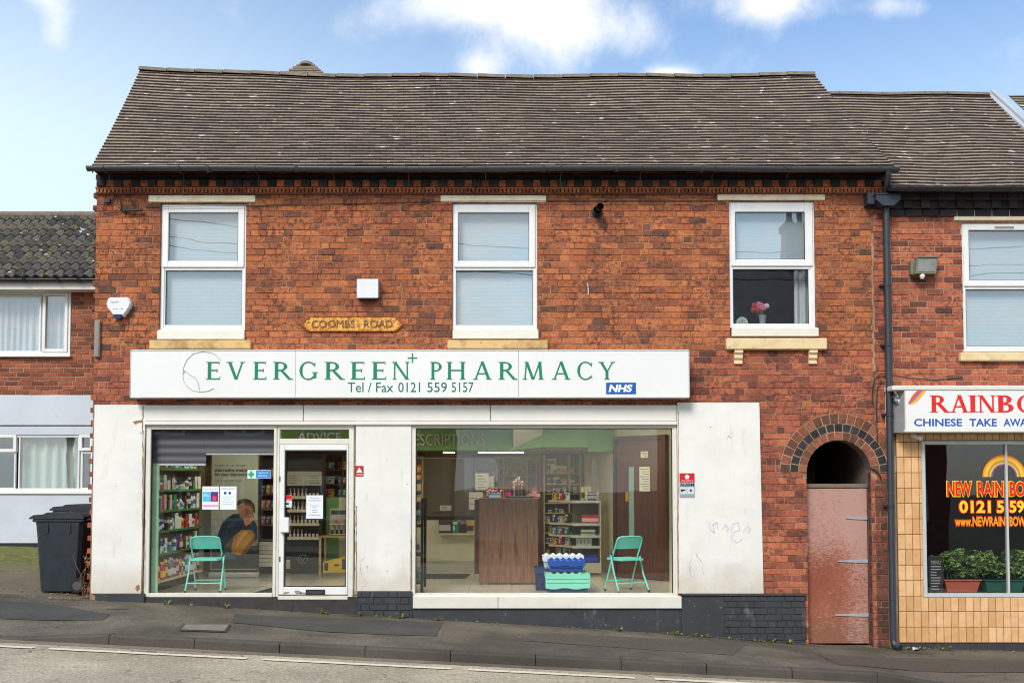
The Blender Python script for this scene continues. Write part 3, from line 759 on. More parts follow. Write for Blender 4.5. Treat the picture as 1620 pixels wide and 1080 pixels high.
# downpipe
dp = MB()
xo, zo = at(1401, 290, -.25)
dp.tube([(xo, GYc, zg - .03), (xo, GYc, zg - .13), (xo + .03, -.2, zg - .22), (xo + .01, -.11, zg - .34)], .036, 0, 10)
hx, hz = at(1401, 320, -.12)
xt, zt_ = at(1402, 333, -.1); xb_, zb_ = at(1413, 1000, -.1)
gz = g_wall(xb_)
dp.tube([(xt, -.10, zt_ + .03), (xb_, -.10, gz + .12), (xb_ + .005, -.12, gz + .06), (xb_ + .05, -.2, gz + .03)], .044, 0, 12)
for py in (450, 545, 655, 800):
    x, z = lerp(xt, xb_, (py - 333) / 667), at(1405, py, -.1)[1]
    dp.tube([(x, -.10, z - .022), (x, -.10, z + .022)], .051, 0, 12); dp.box(x - .075, x + .02, -.06, -.004, z - .012, z + .012, 0)
DP = dp.build('downpipe', M['pipe'], PB)
hp_ = MB(); hp_.prism([(hx - .16, hz + .075), (hx + .16, hz + .075), (hx + .16, hz + .01), (hx + .07, hz - .07), (hx - .07, hz - .07), (hx - .16, hz + .01)], -.22, -.03, 0)
hp_.box(hx - .175, hx + .17, -.235, -.02, hz + .075, hz + .09, 0); hp_.box(hx - .25, hx - .16, -.16, -.01, hz - .03, hz + .12, 0)
hp_.build('hopper', M['pipe'], DP)

# upper windows
def upper_window(parent, O, upper, lower, sill, stone, lintel, Y=.028, blind=True, stonem='stone', lower_dark=False, name='window'):
    x0, x1, z0, z1 = rect(*O); f = MB()
    up, lo = rect(*upper), rect(*lower)
    fw = .05; D = .07
    f.box(x0, x0 + fw, Y, Y + D, z0, z1, 0, .006); f.box(x1 - fw, x1, Y, Y + D, z0, z1, 0, .006)
    f.box(x0 + fw, x1 - fw, Y, Y + D, z1 - fw, z1, 0, .006); f.box(x0 + fw, x1 - fw, Y, Y + D, z0, z0 + fw, 0, .006)
    zm0, zm1 = lo[3], up[2]
    f.box(x0 + fw, x1 - fw, Y + .004, Y + D, zm0, zm0 + .05, 0, .006)
    W_ = f.build(name, M['upvc'], parent)
    s = MB(); ys = Y - .018; a, b, c, d_ = x0 + .025, x1 - .025, zm0 + .036, z1 - .018     # opening light stands proud
    s.box(a, up[0], ys, Y + .05, c, d_, 0, .008); s.box(up[1], b, ys, Y + .05, c, d_, 0, .008)
    s.box(up[0], up[1], ys, Y + .05, up[3], d_, 0, .008); s.box(up[0], up[1], ys, Y + .05, c, up[2], 0, .008)
    s.build('sash', M['upvc'], W_)
    lw = MB(); lw.box(x0 + fw, lo[0], Y + .012, Y + .06, z0 + fw, zm0, 0, .004); lw.box(lo[1], x1 - fw, Y + .012, Y + .06, z0 + fw, zm0, 0, .004); lw.box(lo[0], lo[1], Y + .012, Y + .06, z0 + fw, lo[2], 0, .004)
    lw.build('glazing_bead', M['upvc'], W_)
    gk = MB()
    for q, yy in ((up, ys + .014), (lo, Y + .026)):      # dark gasket line round each pane
        gk.box(q[0], q[0] + .006, yy - .004, yy + .02, q[2], q[3], 0); gk.box(q[1] - .006, q[1], yy - .004, yy + .02, q[2], q[3], 0)
        gk.box(q[0] + .006, q[1] - .006, yy - .004, yy + .02, q[3] - .006, q[3], 0); gk.box(q[0] + .006, q[1] - .006, yy - .004, yy + .02, q[2], q[2] + .006, 0)
    gk.build('gasket', M['black'], W_)
    for q, yy in ((up, ys + .018), (lo, Y + .03)):
        p = MB(); p.box(q[0] + .004, q[1] - .004, yy, yy + .02, q[2] + .004, q[3] - .004, 0); p.build('pane', M['glass_up'], W_)
    if blind:
        for q, ok in ((up, True), (lo, not lower_dark)):
            if ok:
                bl = MB(); bl.box(q[0] - .03, q[1] + .03, Y + .11, Y + .12, q[2] - .03, q[3] + .03, 0); bl.build('blind', M['blind'], W_)
    rm = MB(); e = .3
    for pts in (((x0 - e, .2, z0 - .1), (x0 - e, 2.6, z0 - .1), (x0 - e, 2.6, z1 + .2), (x0 - e, .2, z1 + .2)), ((x1 + e, .2, z0 - .1), (x1 + e, 2.6, z0 - .1), (x1 + e, 2.6, z1 + .2), (x1 + e, .2, z1 + .2)),
                ((x0 - e, 2.6, z0 - .1), (x1 + e, 2.6, z0 - .1), (x1 + e, 2.6, z1 + .2), (x0 - e, 2.6, z1 + .2)), ((x0 - e, .11, z0 - .1), (x1 + e, .11, z0 - .1), (x1 + e, 2.6, z0 - .1), (x0 - e, 2.6, z0 - .1)),
                ((x0 - e, .11, z1 + .2), (x1 + e, .11, z1 + .2), (x1 + e, 2.6, z1 + .2), (x0 - e, 2.6, z1 + .2))): rm.face(pts, 0)
    rm.build('room_behind', simple('dim_room', (92, 92, 96), .9, .05, 2), W_)
    q = rect(*sill, -.03); t = MB(); t.box(q[0], q[1], -.045, Y + .05, q[2], q[3], 0, .006); t.box(q[0] + .01, q[1] - .01, -.02, Y + .04, q[3], z0 - .001, 0); t.build('sill_board', M['timberwhite'], W_)
    q = rect(*stone, -.05); t = MB(); t.box(q[0], q[1], -.075, .02, q[2], q[3], 0, .012)
    SI = t.build('sill', M[stonem], W_)
    q = rect(*lintel, -.01); t = MB(); t.box(q[0], q[1], -.022, .03, q[2], q[3], 0, .008); t.build('lintel', M['lintel'], W_)
    return W_, SI
upper_window(PB, (253, 322, 388.5, 522), (266, 336, 376, 412), (260, 427, 381.5, 513), (249, 523, 387, 537), (237, 538, 397, 552), (235, 309, 404, 320), stonem='stone_old')
upper_window(PB, (715.5, 321, 850, 521), (725, 336, 837, 412), (720.5, 427, 843, 513), (716, 522, 852, 536), (708, 538, 867, 552), (697, 309, 864, 320), stonem='stone_old')
W3, SI3 = upper_window(PB, (1154, 318, 1290, 518), (1164, 335, 1274, 410), (1161, 425, 1281, 511), (1158, 519, 1295, 532), (1149, 535, 1308, 553), (1135, 305, 1305, 317), lower_dark=True)
for xa_, xb_2 in ((1162, 1175), (1280, 1293)):
    q = rect(xa_, 554, xb_2, 575, -.05); t = MB()
    t.prism([(0, q[3]), (-.075, q[3]), (-.078, q[3] - .03), (-.05, q[3] - .06), (-.055, q[3] - .10), (-.03, q[3] - .13), (-.035, q[2]), (0, q[2])], q[0], q[1], 0, 'x')
    t.build('corbel', M['stone'], SI3)

t = MB(); q = rect(1258, 425, 1283, 511, .2)
for a, b in zip(fr(q[0], q[1], 14), fr(q[0], q[1], 14)[1:]):
    f = lambda x: .24 + .02 * math.sin(x * 60); tp_ = lambda x: q[2] + (q[3] - q[2]) * 0; lo_ = q[2] - .05
    t.face([(a, f(a), lo_ + .25 * (q[1] - a)), (b, f(b), lo_ + .25 * (q[1] - b)), (b, f(b), q[3] + .05), (a, f(a), q[3] + .05)], 0, True)
t.build('curtain', M['net'], W3)  # added drape standing in for a pale building reflected in the pane
# rendered panels and plinths
def panel(name, px, mat, y0, c=.008):
    q = rect(*px, y0); t = MB(); t.box(q[0], q[1], y0, .02, q[2], q[3], 0, c); return t.build(name, mat, PB)
lp = rect(147, 640, 227, 938, -.03); t = MB(); t.prism([(lp[0] - .004, lp[2]), (lp[1] - .015, lp[2]), (lp[1] + .005, lp[3]), (lp[0], lp[3])], -.03, .01); t.build('rendered_panel', M['render'], PB)
mp = rect(562, 664, 650.5, 935, -.02); t = MB(); t.box(mp[0], mp[1], -.02, .16, mp[2], mp[3], 0, .006); t.build('rendered_panel', M['render'], PB)
rp_ = rect(1072.5, 636.5, 1204, 938, -.03); t = MB(); t.prism([(rp_[0], rp_[2]), (rp_[1] + .02, rp_[2]), (rp_[1] - .01, rp_[3]), (rp_[0], rp_[3])], -.03, .01); t.build('rendered_panel', M['render'], PB)
def edge_stain(name, px, py0, py1, wpx, y, seed):
    r = random.Random(seed); t = MB(); a = py0
    L_, R_ = [], []
    while a < py1: L_.append(at(px - r.uniform(.1, 1) * wpx, a, y)); R_.append(at(px + r.uniform(.0, .8) * wpx, a, y)); a += r.uniform(3, 9)
    for a, b, c, d_ in zip(L_, L_[1:], R_[1:], R_): t.face([(v[0], y, v[1]) for v in (b, a, d_, c)])
    t.build(name, simple(name + '_brown', (146, 116, 88), .9, .3, 14), PB)
edge_stain('crumbled_render_edge', 226, 642, 938, 1.6, -.0335, 1); edge_stain('crumbled_render_edge', 563.5, 800, 934, 1.4, -.0235, 2); edge_stain('crumbled_render_edge', 650, 845, 934, .9, -.0235, 4); edge_stain('crumbled_render_edge', 1073.5, 650, 936, .7, -.0335, 3)
t = MB(); pts = [(210, 667), (216, 665), (226, 664), (226, 668), (218, 668.5), (214, 671)]; t.face([(at(a, b, -.034)[0], -.034, at(a, b, -.034)[1]) for a, b in pts][::-1]); t.build('render_chip', simple('exposed_render_edge', (150, 112, 80), .9, .3, 14), PB); t = MB(); t.face([(at(a, b, -.034)[0], -.034, at(a, b, -.034)[1]) for a, b in ((215, 926), (220, 924), (221, 931), (217, 935), (214, 931))][::-1]); t.build('render_chip', simple('exposed_render', (150, 112, 80), .9, .3, 14), PB)
r_ = random.Random(77); t = MB()        # ghost of a scrubbed-off scrawl
for pts in ([(1121, 826), (1124, 838), (1130, 842), (1128, 830), (1134, 826), (1137, 840)], [(1142, 838), (1148, 830), (1153, 836), (1146, 841)], [(1156, 842), (1160, 828), (1168, 826), (1170, 838), (1160, 842), (1156, 852), (1166, 858), (1178, 850)], [(1176, 842), (1182, 832), (1188, 838), (1180, 844)]):
    cs = []
    for (a, b), (c, d_) in zip(pts, pts[1:]):
        for k in range(4): cs.append((lerp(a, c, k / 4) + r_.uniform(-.4, .4), lerp(b, d_, k / 4)))
    for (a, b), (c, d_) in zip(cs, cs[1:]):
        p, q2 = at(a, b, -.03), at(c, d_, -.03); nx, nz = -(q2[1] - p[1]), q2[0] - p[0]; l = max(1e-4, math.hypot(nx, nz)); w_ = .008; nx, nz = nx / l * w_, nz / l * w_
        t.face([(p[0] - nx, -.0312, p[1] - nz), (q2[0] - nx, -.0312, q2[1] - nz), (q2[0] + nx, -.0312, q2[1] + nz), (p[0] + nx, -.0312, p[1] + nz)])
t.build('faded_scrawl', simple('faded_blue_paint', (206, 208, 214), .7, .05, 20), PB)
t = MB(); q = rect(150, 938.5, 228, 950, -.045); t.box(q[0], q[1], -.045, .02, -.5, q[3], 0, .006); t.build('plinth', M['plinth'], PB)
t = MB(); q = rect(565, 935.5, 652, 970, -.035); t.box(q[0], q[1], -.03, .16, -.7, q[3], 0); brickface(t, q[0], q[1], -.6, q[3], -.03, m=0, seed=5, out=.010); t.build('plinth', M['plinth'], PB)
q = rect(1078.5, 938.5, 1283, 1015, -.05); t = MB(); t.box(q[0], q[1] - .075, -.05, .02, -1.0, q[3] - .03, 0); t.box(q[0] - .0, q[1] - .07, -.07, .02, q[3] - .03, q[3], 0, .006)
brickface(t, q[0] + .55, q[1] - .08, -.9, q[3] - .035, -.05, m=0, seed=6, out=.010); t.build('plinth', M['plinth'], PB)
q = rect(652, 961, 1078, 1000, -.02); t = MB(); t.box(q[0], q[1] + .003, -.02, .16, -.9, q[3] - .002, 0); t.build('plinth', M['plinth'], PB)
q = rect(228, 943, 565, 960, -.01); t = MB(); t.box(q[0], q[1], -.012, .16, -.8, q[3] - .01, 0); t.build('plinth', simple('black_weathered_plinth', (58, 56, 54), .85, .3, 6, bump=.4), PB)
# fascia above the windows
fa = MB(); q = rect(228.5, 640.5, 1071, 672, -.035)
for a, b in ((228.5, 480), (480.5, 776), (776.5, 1071)):
    xa2, xb2 = at(a, 655, -.035)[0], at(b, 655, -.035)[0]; fa.box(xa2, xb2 - .004, -.035, .16, q[2] + .055, q[3], 0, .006)
fa.box(q[0], q[1], -.05, .16, q[2], q[2] + .05, 0, .008)
fa.build('fascia', M['fascia'], PB)
# shop windows
def shop_window(px, pane, name='shop_window', Y=.0, joint=None):
    q, p = rect(*px), rect(*pane); f = MB()
    f.box(q[0], p[0], Y, Y + .09, q[2], q[3], 0, .006); f.box(p[1], q[1], Y, Y + .09, q[2], q[3], 0, .006)
    f.box(p[0], p[1], Y + .002, Y + .088, p[3], q[3], 0, .005); f.box(p[0], p[1], Y - .012, Y + .088, q[2], p[2], 0, .005)
    o = f.build(name, M['upvc_dirty'], PB)
    g = MB()
    if joint:
        xj = at(joint, 800)[0]; g.box(p[0] - .006, xj - .0015, Y + .04, Y + .05, p[2] - .006, p[3] + .006, 0); g.box(xj + .0015, p[1] + .006, Y + .04, Y + .05, p[2] - .006, p[3] + .006, 0)
    else: g.box(p[0] - .006, p[1] + .006, Y + .04, Y + .05, p[2] - .006, p[3] + .006, 0)
    g.build('pane', M['glass'], o)
    k = MB(); yy = Y + .03
    k.box(p[0], p[0] + .009, yy, yy + .03, p[2], p[3], 0); k.box(p[1] - .009, p[1], yy, yy + .03, p[2], p[3], 0); k.box(p[0] + .009, p[1] - .009, yy, yy + .03, p[3] - .01, p[3], 0)
    k.build('gasket', M['black'], o)
    return o
shop_window((229, 672, 437, 944), (237, 679, 432, 938))
BW = shop_window((651, 672, 1072, 945), (657.5, 677, 1064.5, 938), joint=859)
q = rect(653, 943, 1078.5, 962, -.05); t = MB(); xm = at(788, 950, -.05)[0]
t.box(q[0], xm - .003, -.055, .1, q[2], q[3], 0, .006); t.box(xm + .003, q[1], -.055, .1, q[2], q[3], 0, .006); t.build('sill_board', M['upvc_dirty'], PB)
# door
q = rect(437.5, 672, 559, 944); tp = rect(442.5, 679, 552, 693.5); dl = rect(440, 703, 556, 940, .01); dpn = rect(450, 712, 548, 928, .01)
f = MB(); Y = .004
f.box(q[0], tp[0], Y, .09, q[2], q[3], 0, .006); f.box(tp[1], q[1], Y, .09, q[2], q[3], 0, .006); f.box(tp[0], tp[1], Y + .001, .089, tp[3], q[3], 0, .004); f.box(tp[0], tp[1], Y + .001, .089, dl[3] + .004, tp[2], 0, .004)
f.box(tp[0], tp[1], -.02, .1, q[2] - .03, q[2] + .012, 0, .004)
DO = f.build('door_frame', M['upvc_dirty'], PB)
g = MB(); g.box(tp[0], tp[1], .04, .05, tp[2], tp[3], 0); g.build('pane', M['glass'], DO)
f = MB(); Y = -.004; a, b, c, e = tp[0] + .004, tp[1] - .004, dl[2], dl[3]
f.box(a, dpn[0], Y, .07, c, e, 0, .008); f.box(dpn[1], b, Y, .07, c, e, 0, .008); f.box(dpn[0], dpn[1], Y + .001, .069, dpn[3], e, 0, .006); f.box(dpn[0], dpn[1], Y + .001, .069, c, dpn[2], 0, .006)
DR = f.build('door', M['upvc'], PB)
g = MB(); g.box(dpn[0] - .005, dpn[1] + .005, .03, .04, dpn[2] - .005, dpn[3] + .005, 0); g.build('pane', M['glass'], DR)
g = MB(); yy = .006; g.box(dpn[0], dpn[0] + .012, yy, .03, dpn[2], dpn[3], 0); g.box(dpn[1] - .012, dpn[1], yy, .03, dpn[2], dpn[3], 0); g.box(dpn[0] + .012, dpn[1] - .012, yy, .03, dpn[2], dpn[2] + .012, 0); g.box(dpn[0] + .012, dpn[1] - .012, yy, .03, dpn[3] - .012, dpn[3], 0); g.build('gasket', M['black'], DR)
k = rect(443, 818, 457, 842.5, -.05); g = MB(); g.box(k[0], k[1], -.06, -.005, k[2], k[3], 0, .012); g.build('handle', M['upvc'], DR)
k = rect(483.5, 932, 514, 940.5, -.01); g = MB(); g.box(k[0], k[1], -.014, -.003, k[2], k[3], 0, .004); g.box(k[0] + .02, k[1] - .02, -.018, -.013, k[2] + .014, k[3] - .016, 1); g.build('letter_box', [M['black'], flat((58, 60, 64))], DR)
for py in (757, 884):
    g = MB(); x, z = at(443, py); g.box(x - .012, x + .008, -.008, -.002, z - .035, z + .035, 0, .003); g.build('lock', simple('dull_lock_metal', (120, 116, 108), .4, .1, 9, metal=.7), DR)
for px, py, s in ((453, 937, .05), (471, 936.5, .085), (478, 938, .05)):     # flaked paint on the bottom rail
    x, z = at(px, py, -.01); g = MB(); pts = [(x + s * rr * math.cos(a), z + .45 * s * rr * math.sin(a)) for a, rr in ((i * .7, rnd.uniform(.4, 1)) for i in range(9))]
    g.face([(p[0], -.0058, p[1]) for p in pts], 0); g.build('paint_flake', flat((150, 146, 138)), DR)
# ------------------------------------------------------------------ serif lettering, drawn stroke by stroke (cap height 1)
TK, TN = .125, .062
def bar(x0, z0, x1, z1, w): # a stroke with horizontal ends
    return [(x0 - w / 2, z0), (x0 + w / 2, z0), (x1 + w / 2, z1), (x1 - w / 2, z1)]
def hser(x, z, w, up, h=.05): # a bracketed foot
    s = 1 if up else -1
    return [(x - w / 2, z), (x + w / 2, z), (x + w * .36, z + s * h * .45), (x + w * .27, z + s * h), (x - w * .27, z + s * h), (x - w * .36, z + s * h * .45)]
def hbar(x0, x1, z, w, tip=0): # thin horizontal with a beaked end
    p = [(x0, z - w / 2), (x1, z - w / 2), (x1, z + w / 2), (x0, z + w / 2)]
    return p
def beak(x, z, h, w=.05): return [(x - w, z), (x, z), (x + w * .3, z + h), (x, z + h * .9)]
def bowl(cx, cz, rx, rz, a0, a1, wmax, wmin, n=14): # round stroke, heavy at the sides
    o, i = [], []
    for k in range(n + 1):
        a = R(lerp(a0, a1, k / n)); w = lerp(wmin, wmax, abs(math.cos(a)) ** 1.4)
        o.append((cx + rx * math.cos(a), cz + rz * math.sin(a))); i.append((cx + (rx - w) * math.cos(a), cz + (rz - lerp(wmin, wmin, 0)) * math.sin(a)))
    return [[o[k], o[k + 1], i[k + 1], i[k]] for k in range(n)]
def glyph(ch, k=1.0):
    T_, N_ = TK * k, TN * (k ** .8)
    st = lambda x: [bar(x, 0, x, 1, T_), hser(x, 0, T_ * 2.5, True), hser(x, 1, T_ * 2.5, False)]
    thin = lambda x: [bar(x, 0, x, 1, N_), hser(x, 0, N_ * 4, True), hser(x, 1, N_ * 4, False)]
    if ch == 'E': return .58, st(.14) + [hbar(.14, .55, 1 - N_ / 2, N_), hbar(.14, .47, .52, N_), hbar(.14, .58, N_ / 2, N_), beak(.55, 1, -.17), beak(.58, 0, .2), [(.43, .42), (.47, .42), (.47, .62), (.45, .62)]]
    if ch == 'V': return .84, [bar(.13, 1, .44, 0, T_), bar(.72, 1, .45, 0, N_), hser(.13, 1, T_ * 2.6, False), hser(.72, 1, N_ * 4.2, False)]
    if ch == 'Y': return .80, [bar(.12, 1, .40, .45, T_), bar(.69, 1, .42, .45, N_), bar(.405, 0, .405, .47, T_), hser(.405, 0, T_ * 2.5, True), hser(.12, 1, T_ * 2.5, False), hser(.69, 1, N_ * 4.2, False)]
    if ch == 'R': return .78, st(.14) + bowl(.26, .745, .32, .255, -90, 90, T_, N_) + [hbar(.14, .28, 1 - N_ / 2, N_), hbar(.14, .28, .49 + N_ / 2, N_), bar(.36, .5, .70, 0, T_), hser(.72, 0, T_ * 1.9, True)]
    if ch == 'P': return .62, st(.14) + bowl(.26, .73, .33, .27, -90, 90, T_, N_) + [hbar(.14, .28, 1 - N_ / 2, N_), hbar(.14, .28, .46 + N_ / 2, N_)]
    if ch == 'B': return .66, st(.14) + bowl(.26, .755, .28, .245, -90, 90, T_, N_) + bowl(.26, .265, .35, .265, -90, 90, T_, N_) + [hbar(.14, .27, 1 - N_ / 2, N_), hbar(.14, .27, .51, N_), hbar(.14, .27, N_ / 2, N_)]
    if ch == 'G': return .92, bowl(.47, .5, .43, .52, 42, 318, T_, N_, 24) + [bar(.80, .08, .80, .42, T_), hser(.80, .42, T_ * 2.4, False), bar(.79, .72, .80, .97, .04)]
    if ch == 'C': return .86, bowl(.47, .5, .43, .52, 42, 318, T_, N_, 24) + [bar(.79, .72, .80, .98, .04), bar(.80, .05, .79, .25, .03)]
    if ch == 'O': return .92, bowl(.46, .5, .44, .52, 0, 360, T_, N_, 30)
    if ch == 'N': return .92, thin(.14) + thin(.78) + [bar(.15, 1, .77, 0, T_), hser(.12, 1, T_ * 2, False)]
    if ch == 'H': return .92, st(.14) + st(.78) + [hbar(.14, .78, .52, N_)]
    if ch == 'I': return .28, st(.14)
    if ch == 'A': return .86, [bar(.12, 0, .43, 1.02, N_), bar(.74, 0, .43, 1.02, T_), hbar(.22, .65, .33, N_), hser(.12, 0, N_ * 4.4, True), hser(.74, 0, T_ * 2.4, True)]
    if ch == 'M': return 1.06, [bar(.12, 0, .20, 1, N_), bar(.92, 0, .85, 1, T_), bar(.21, 1, .52, 0, T_), bar(.85, 1, .54, 0, N_), hser(.12, 0, N_ * 4.2, True), hser(.92, 0, T_ * 2.4, True), hser(.19, 1, T_ * 1.8, False), hser(.86, 1, T_ * 1.8, False)]
    if ch == 'W': return 1.25, [bar(.12, 1, .36, 0, T_), bar(.62, 1, .38, 0, N_), bar(.62, 1, .86, 0, T_), bar(1.1, 1, .88, 0, N_), hser(.12, 1, T_ * 2.4, False), hser(1.1, 1, N_ * 4, False), hser(.62, 1, T_ * 2, False)]
def serif(mb, ch, x0, x1, z0, z1, y, k=1.0, m=0, depth=.003):
    wd, polys = glyph(ch, k); sx, sz = (x1 - x0) / wd, z1 - z0
    for i, p in enumerate(polys):
        q = [(x0 + a * sx, z0 + b * sz) for a, b in p]
        ar_ = sum(a[0] * b[1] - b[0] * a[1] for a, b in zip(q, q[1:] + q[:1]))
        if ar_ < 0: q = q[::-1]
        yy = y - depth - .00012 * (i % 23)
        mb.face([(a, yy, b) for a, b in q], m)

def plate(name, px, y, mat, d=.006, parent=None, c=0.0, label=None, cat=None, group=None):
    q = rect(*px, y); t = MB(); t.box(q[0], q[1], y, y + d, q[2], q[3], 0, c)
    o = t.build(name, mat, parent, loc=((q[0] + q[1]) / 2, y + d, q[2]) if not parent else None)
    if not parent: tag(o, label, cat, group)
    return o, q

# ------------------------------------------------------------------ shop sign over the pharmacy
SY = -.22
q = rect(206.5, 553.5, 1090, 628.5, SY)
SG = root('shop_sign', ((q[0] + q[1]) / 2, SY, q[2]), 'long white sign box with green lettering above the pharmacy windows', 'sign')
t = MB(); xs = [q[0], at(467.5, 590, SY)[0], at(820.5, 590, SY)[0], q[1]]
for a, b in zip(xs, xs[1:]): t.box(a + .0015, b - .0015, SY + .004, -.012, q[2] + .012, q[3] - .008, 0, .004)
t.build('sign_box', M['signwhite'], SG)
t = MB(); e = .014
t.box(q[0] - .004, q[1] + .004, SY - .004, -.014, q[3] - .008, q[3] + .004, 0, .003); t.box(q[0] - .004, q[1] + .004, SY - .004, -.014, q[2] - .004, q[2] + .012, 0, .003)
t.box(q[0] - .006, q[0], SY - .002, -.014, q[2] + .012, q[3] - .008, 0); t.box(q[1], q[1] + .006, SY - .002, -.014, q[2] + .012, q[3] - .008, 0)
t.build('sign_trim', simple('pale_sign_trim', (214, 216, 212), .4, .06, 5), SG)
GREEN = flat((0, 128, 96), .4)
t = MB()
for ch, a, b in zip('EVERGREENPHARMACY', (326, 358.5, 400.5, 432, 472.5, 513.5, 554.5, 588, 620, 680.5, 706.5, 748, 788.5, 826.5, 873, 912, 947), (348, 387.5, 421, 462, 502, 544, 577, 610.5, 648.5, 699.5, 736.5, 777.5, 817, 860.5, 902, 938, 973)):
    x0, x1 = at(a, 586, SY)[0], at(b, 586, SY)[0]; serif(t, ch, x0, x1, at(700, 600, SY)[1], at(700, 572.2, SY)[1], SY + .002, 1.12)
    if a == 620: t.build('lettering', GREEN, SG); t = MB()
t.build('lettering', GREEN, SG); t = MB(); x, z = at(652.5, 566, SY); t.box(x - .062, x + .062, SY - .001, SY + .002, z - .008, z + .008, 0); t.box(x - .008, x + .008, SY - .002, SY - .0012, z - .062, z + .062, 0)
t.build('plus_emblem', GREEN, SG)
for s, a, b in (('Tel / Fax', 550, 622), ('0121', 630, 664.5), ('559', 676, 707), ('5157', 714.5, 749)):
    t = MB(); r_q = rect(a, 604.5, b, 620, SY); text_into(t, s, r_q[0], r_q[1], r_q[2], r_q[3], SY + .001, .003); t.build('telephone_lettering', flat((28, 108, 96), .4), SG)
r_q = rect(959, 605, 1006, 623, SY); t = MB(); t.box(r_q[0], r_q[1], SY - .001, SY + .003, r_q[2], r_q[3], 0)
nh = t.build('health_service_badge', flat((20, 90, 170), .4), SG)
t = MB(); text_into(t, 'NHS', r_q[0] + .03, r_q[1] - .06, r_q[2] + .025, r_q[3] - .025, SY - .002, .001, 0, .045, slant=.22); t.build('lettering', flat((240, 242, 242), .4), nh)
t = MB()  # leaf outline: two fine strokes
def leafpath(pts): return [(at(a, b, SY)[0], SY - .001, at(a, b, SY)[1]) for a, b in pts]
t.tube(leafpath([(349, 570), (343, 562), (334, 557.5), (320, 556), (306, 559), (296, 568), (290.5, 580), (289, 592), (291, 604), (297, 612), (306, 618), (318, 619.5), (330, 618), (338, 614)]), .0035, 0, 5)
t.tube(leafpath([(293, 587), (300, 592), (309, 598), (314, 606), (315, 617)]), .0035, 0, 5); t.tube(leafpath([(293, 585), (290, 591)]), .0035, 0, 5)
t.build('leaf_emblem', flat((176, 186, 184), .5), SG)

# street name plate, alarm box and other fixings on the brick front
q = rect(476, 500.5, 638, 524, -.02); zc, hh = (q[2] + q[3]) / 2, (q[3] - q[2]) / 2
NP = root('street_name_plate', ((q[0] + q[1]) / 2, 0, q[2]), 'rusted cast iron street name plate with worn letters on the brick wall', 'sign')
outl = [(q[0] + .10, q[2]), (q[1] - .10, q[2]), (q[1] - .05, zc - .055), (q[1], zc - .01), (q[1] - .01, zc + .012), (q[1] - .05, zc + .055), (q[1] - .10, q[3]), (q[0] + .10, q[3]), (q[0] + .05, zc + .055), (q[0] + .01, zc + .012), (q[0], zc - .01), (q[0] + .05, zc - .055)]
t = MB(); t.prism(outl, -.026, -.004, 0); t.build('plate', M['rust'], NP)
t = MB(); cx = (q[0] + q[1]) / 2
sc = lambda p, f: (cx + (p[0] - cx) * f, zc + (p[1] - zc) * (f - .02))
for a, b in zip(outl, outl[1:] + outl[:1]):
    a2, b2 = sc(a, .965), sc(b, .965); t.mesh([(a[0], -.036, a[1]), (b[0], -.036, b[1]), (b2[0], -.036, b2[1]), (a2[0], -.036, a2[1]), (a[0], -.02, a[1]), (b[0], -.02, b[1]), (b2[0], -.02, b2[1]), (a2[0], -.02, a2[1])], [(0, 1, 2, 3), (4, 5, 1, 0), (3, 2, 6, 7)], 0)
t.build('rim', simple('brown_rusted_rim', (150, 84, 34), .75, .3, 18, bump=.4), NP)
for s, a, b in (('COOMBS', 493, 561), ('ROAD', 576, 621)):
    t = MB(); k = rect(a, 506.5, b, 518, -.03); text_into(t, s, k[0], k[1], k[2], k[3], -.034, .009, 0, .0); t.build('lettering', simple('worn_grey_lettering', (112, 90, 58), .85, .6, 40), NP)

AB = root('alarm_box', (at(188, 500)[0], 0, at(188, 504)[1]), 'white shield shaped burglar alarm box with a dark blue lamp at its foot', 'alarm')
P_ = lambda px, py, y=-.08: at(px, py, y)
def shield(pts, y0, y1, m, name, par):
    t = MB(); ps = [P_(*p) for p in pts][::-1]; c = (sum(p[0] for p in ps) / len(ps), sum(p[1] for p in ps) / len(ps))
    inn = [(c[0] + (p[0] - c[0]) * .9, c[1] + (p[1] - c[1]) * .9) for p in ps]; n = len(ps)
    t.prism(ps, y0 + .02, y1); v = [(p[0], y0 + .02, p[1]) for p in ps] + [(p[0], y0, p[1]) for p in inn]
    t.mesh(v, [(i, (i + 1) % n, n + (i + 1) % n, n + i) for i in range(n)] + [tuple(range(n, 2 * n))]); return t.build(name, m, par)
shield([(174, 470), (201, 470), (205, 473), (207, 480), (205, 486), (195, 500), (192, 502), (183, 502), (180, 500), (170, 487), (168, 481), (170, 473)], -.09, -.004, flat((226, 228, 226), .35), 'case', AB)
shield([(180, 497), (194, 497), (194, 502), (190, 505), (184, 505), (180, 502)], -.105, -.03, flat((24, 44, 92), .25), 'lamp_lens', AB)
t = MB(); k = rect(175.5, 476.5, 189, 479, -.09); text_into(t, 'SECURITY', k[0], k[1], k[2], k[3], -.0915, .001); k = rect(179, 487.5, 195, 489.5, -.09); text_into(t, '0121 559', k[0], k[1], k[2], k[3], -.0915, .001); t.build('lettering', flat((92, 110, 150)), AB)
VC = root('vent_cover', (at(581, 470)[0], 0, at(581, 471)[1]), 'white square hooded vent cover on the brickwork over the street name', 'vent')
k = rect(564.5, 441, 598, 471, -.14); t = MB(); t.prism([(-.004, k[3] + .01), (-.13, k[3]), (-.14, k[3] - .01), (-.14, k[2]), (-.004, k[2] + .03)], k[0], k[1], 0, 'x'); t.build('hood', flat((224, 226, 226), .4), VC)
t = MB(); t.box(k[0] + .015, k[1] - .015, -.12, -.02, k[2] - .012, k[2] + .004, 0); t.build('grille', M['black'], VC)
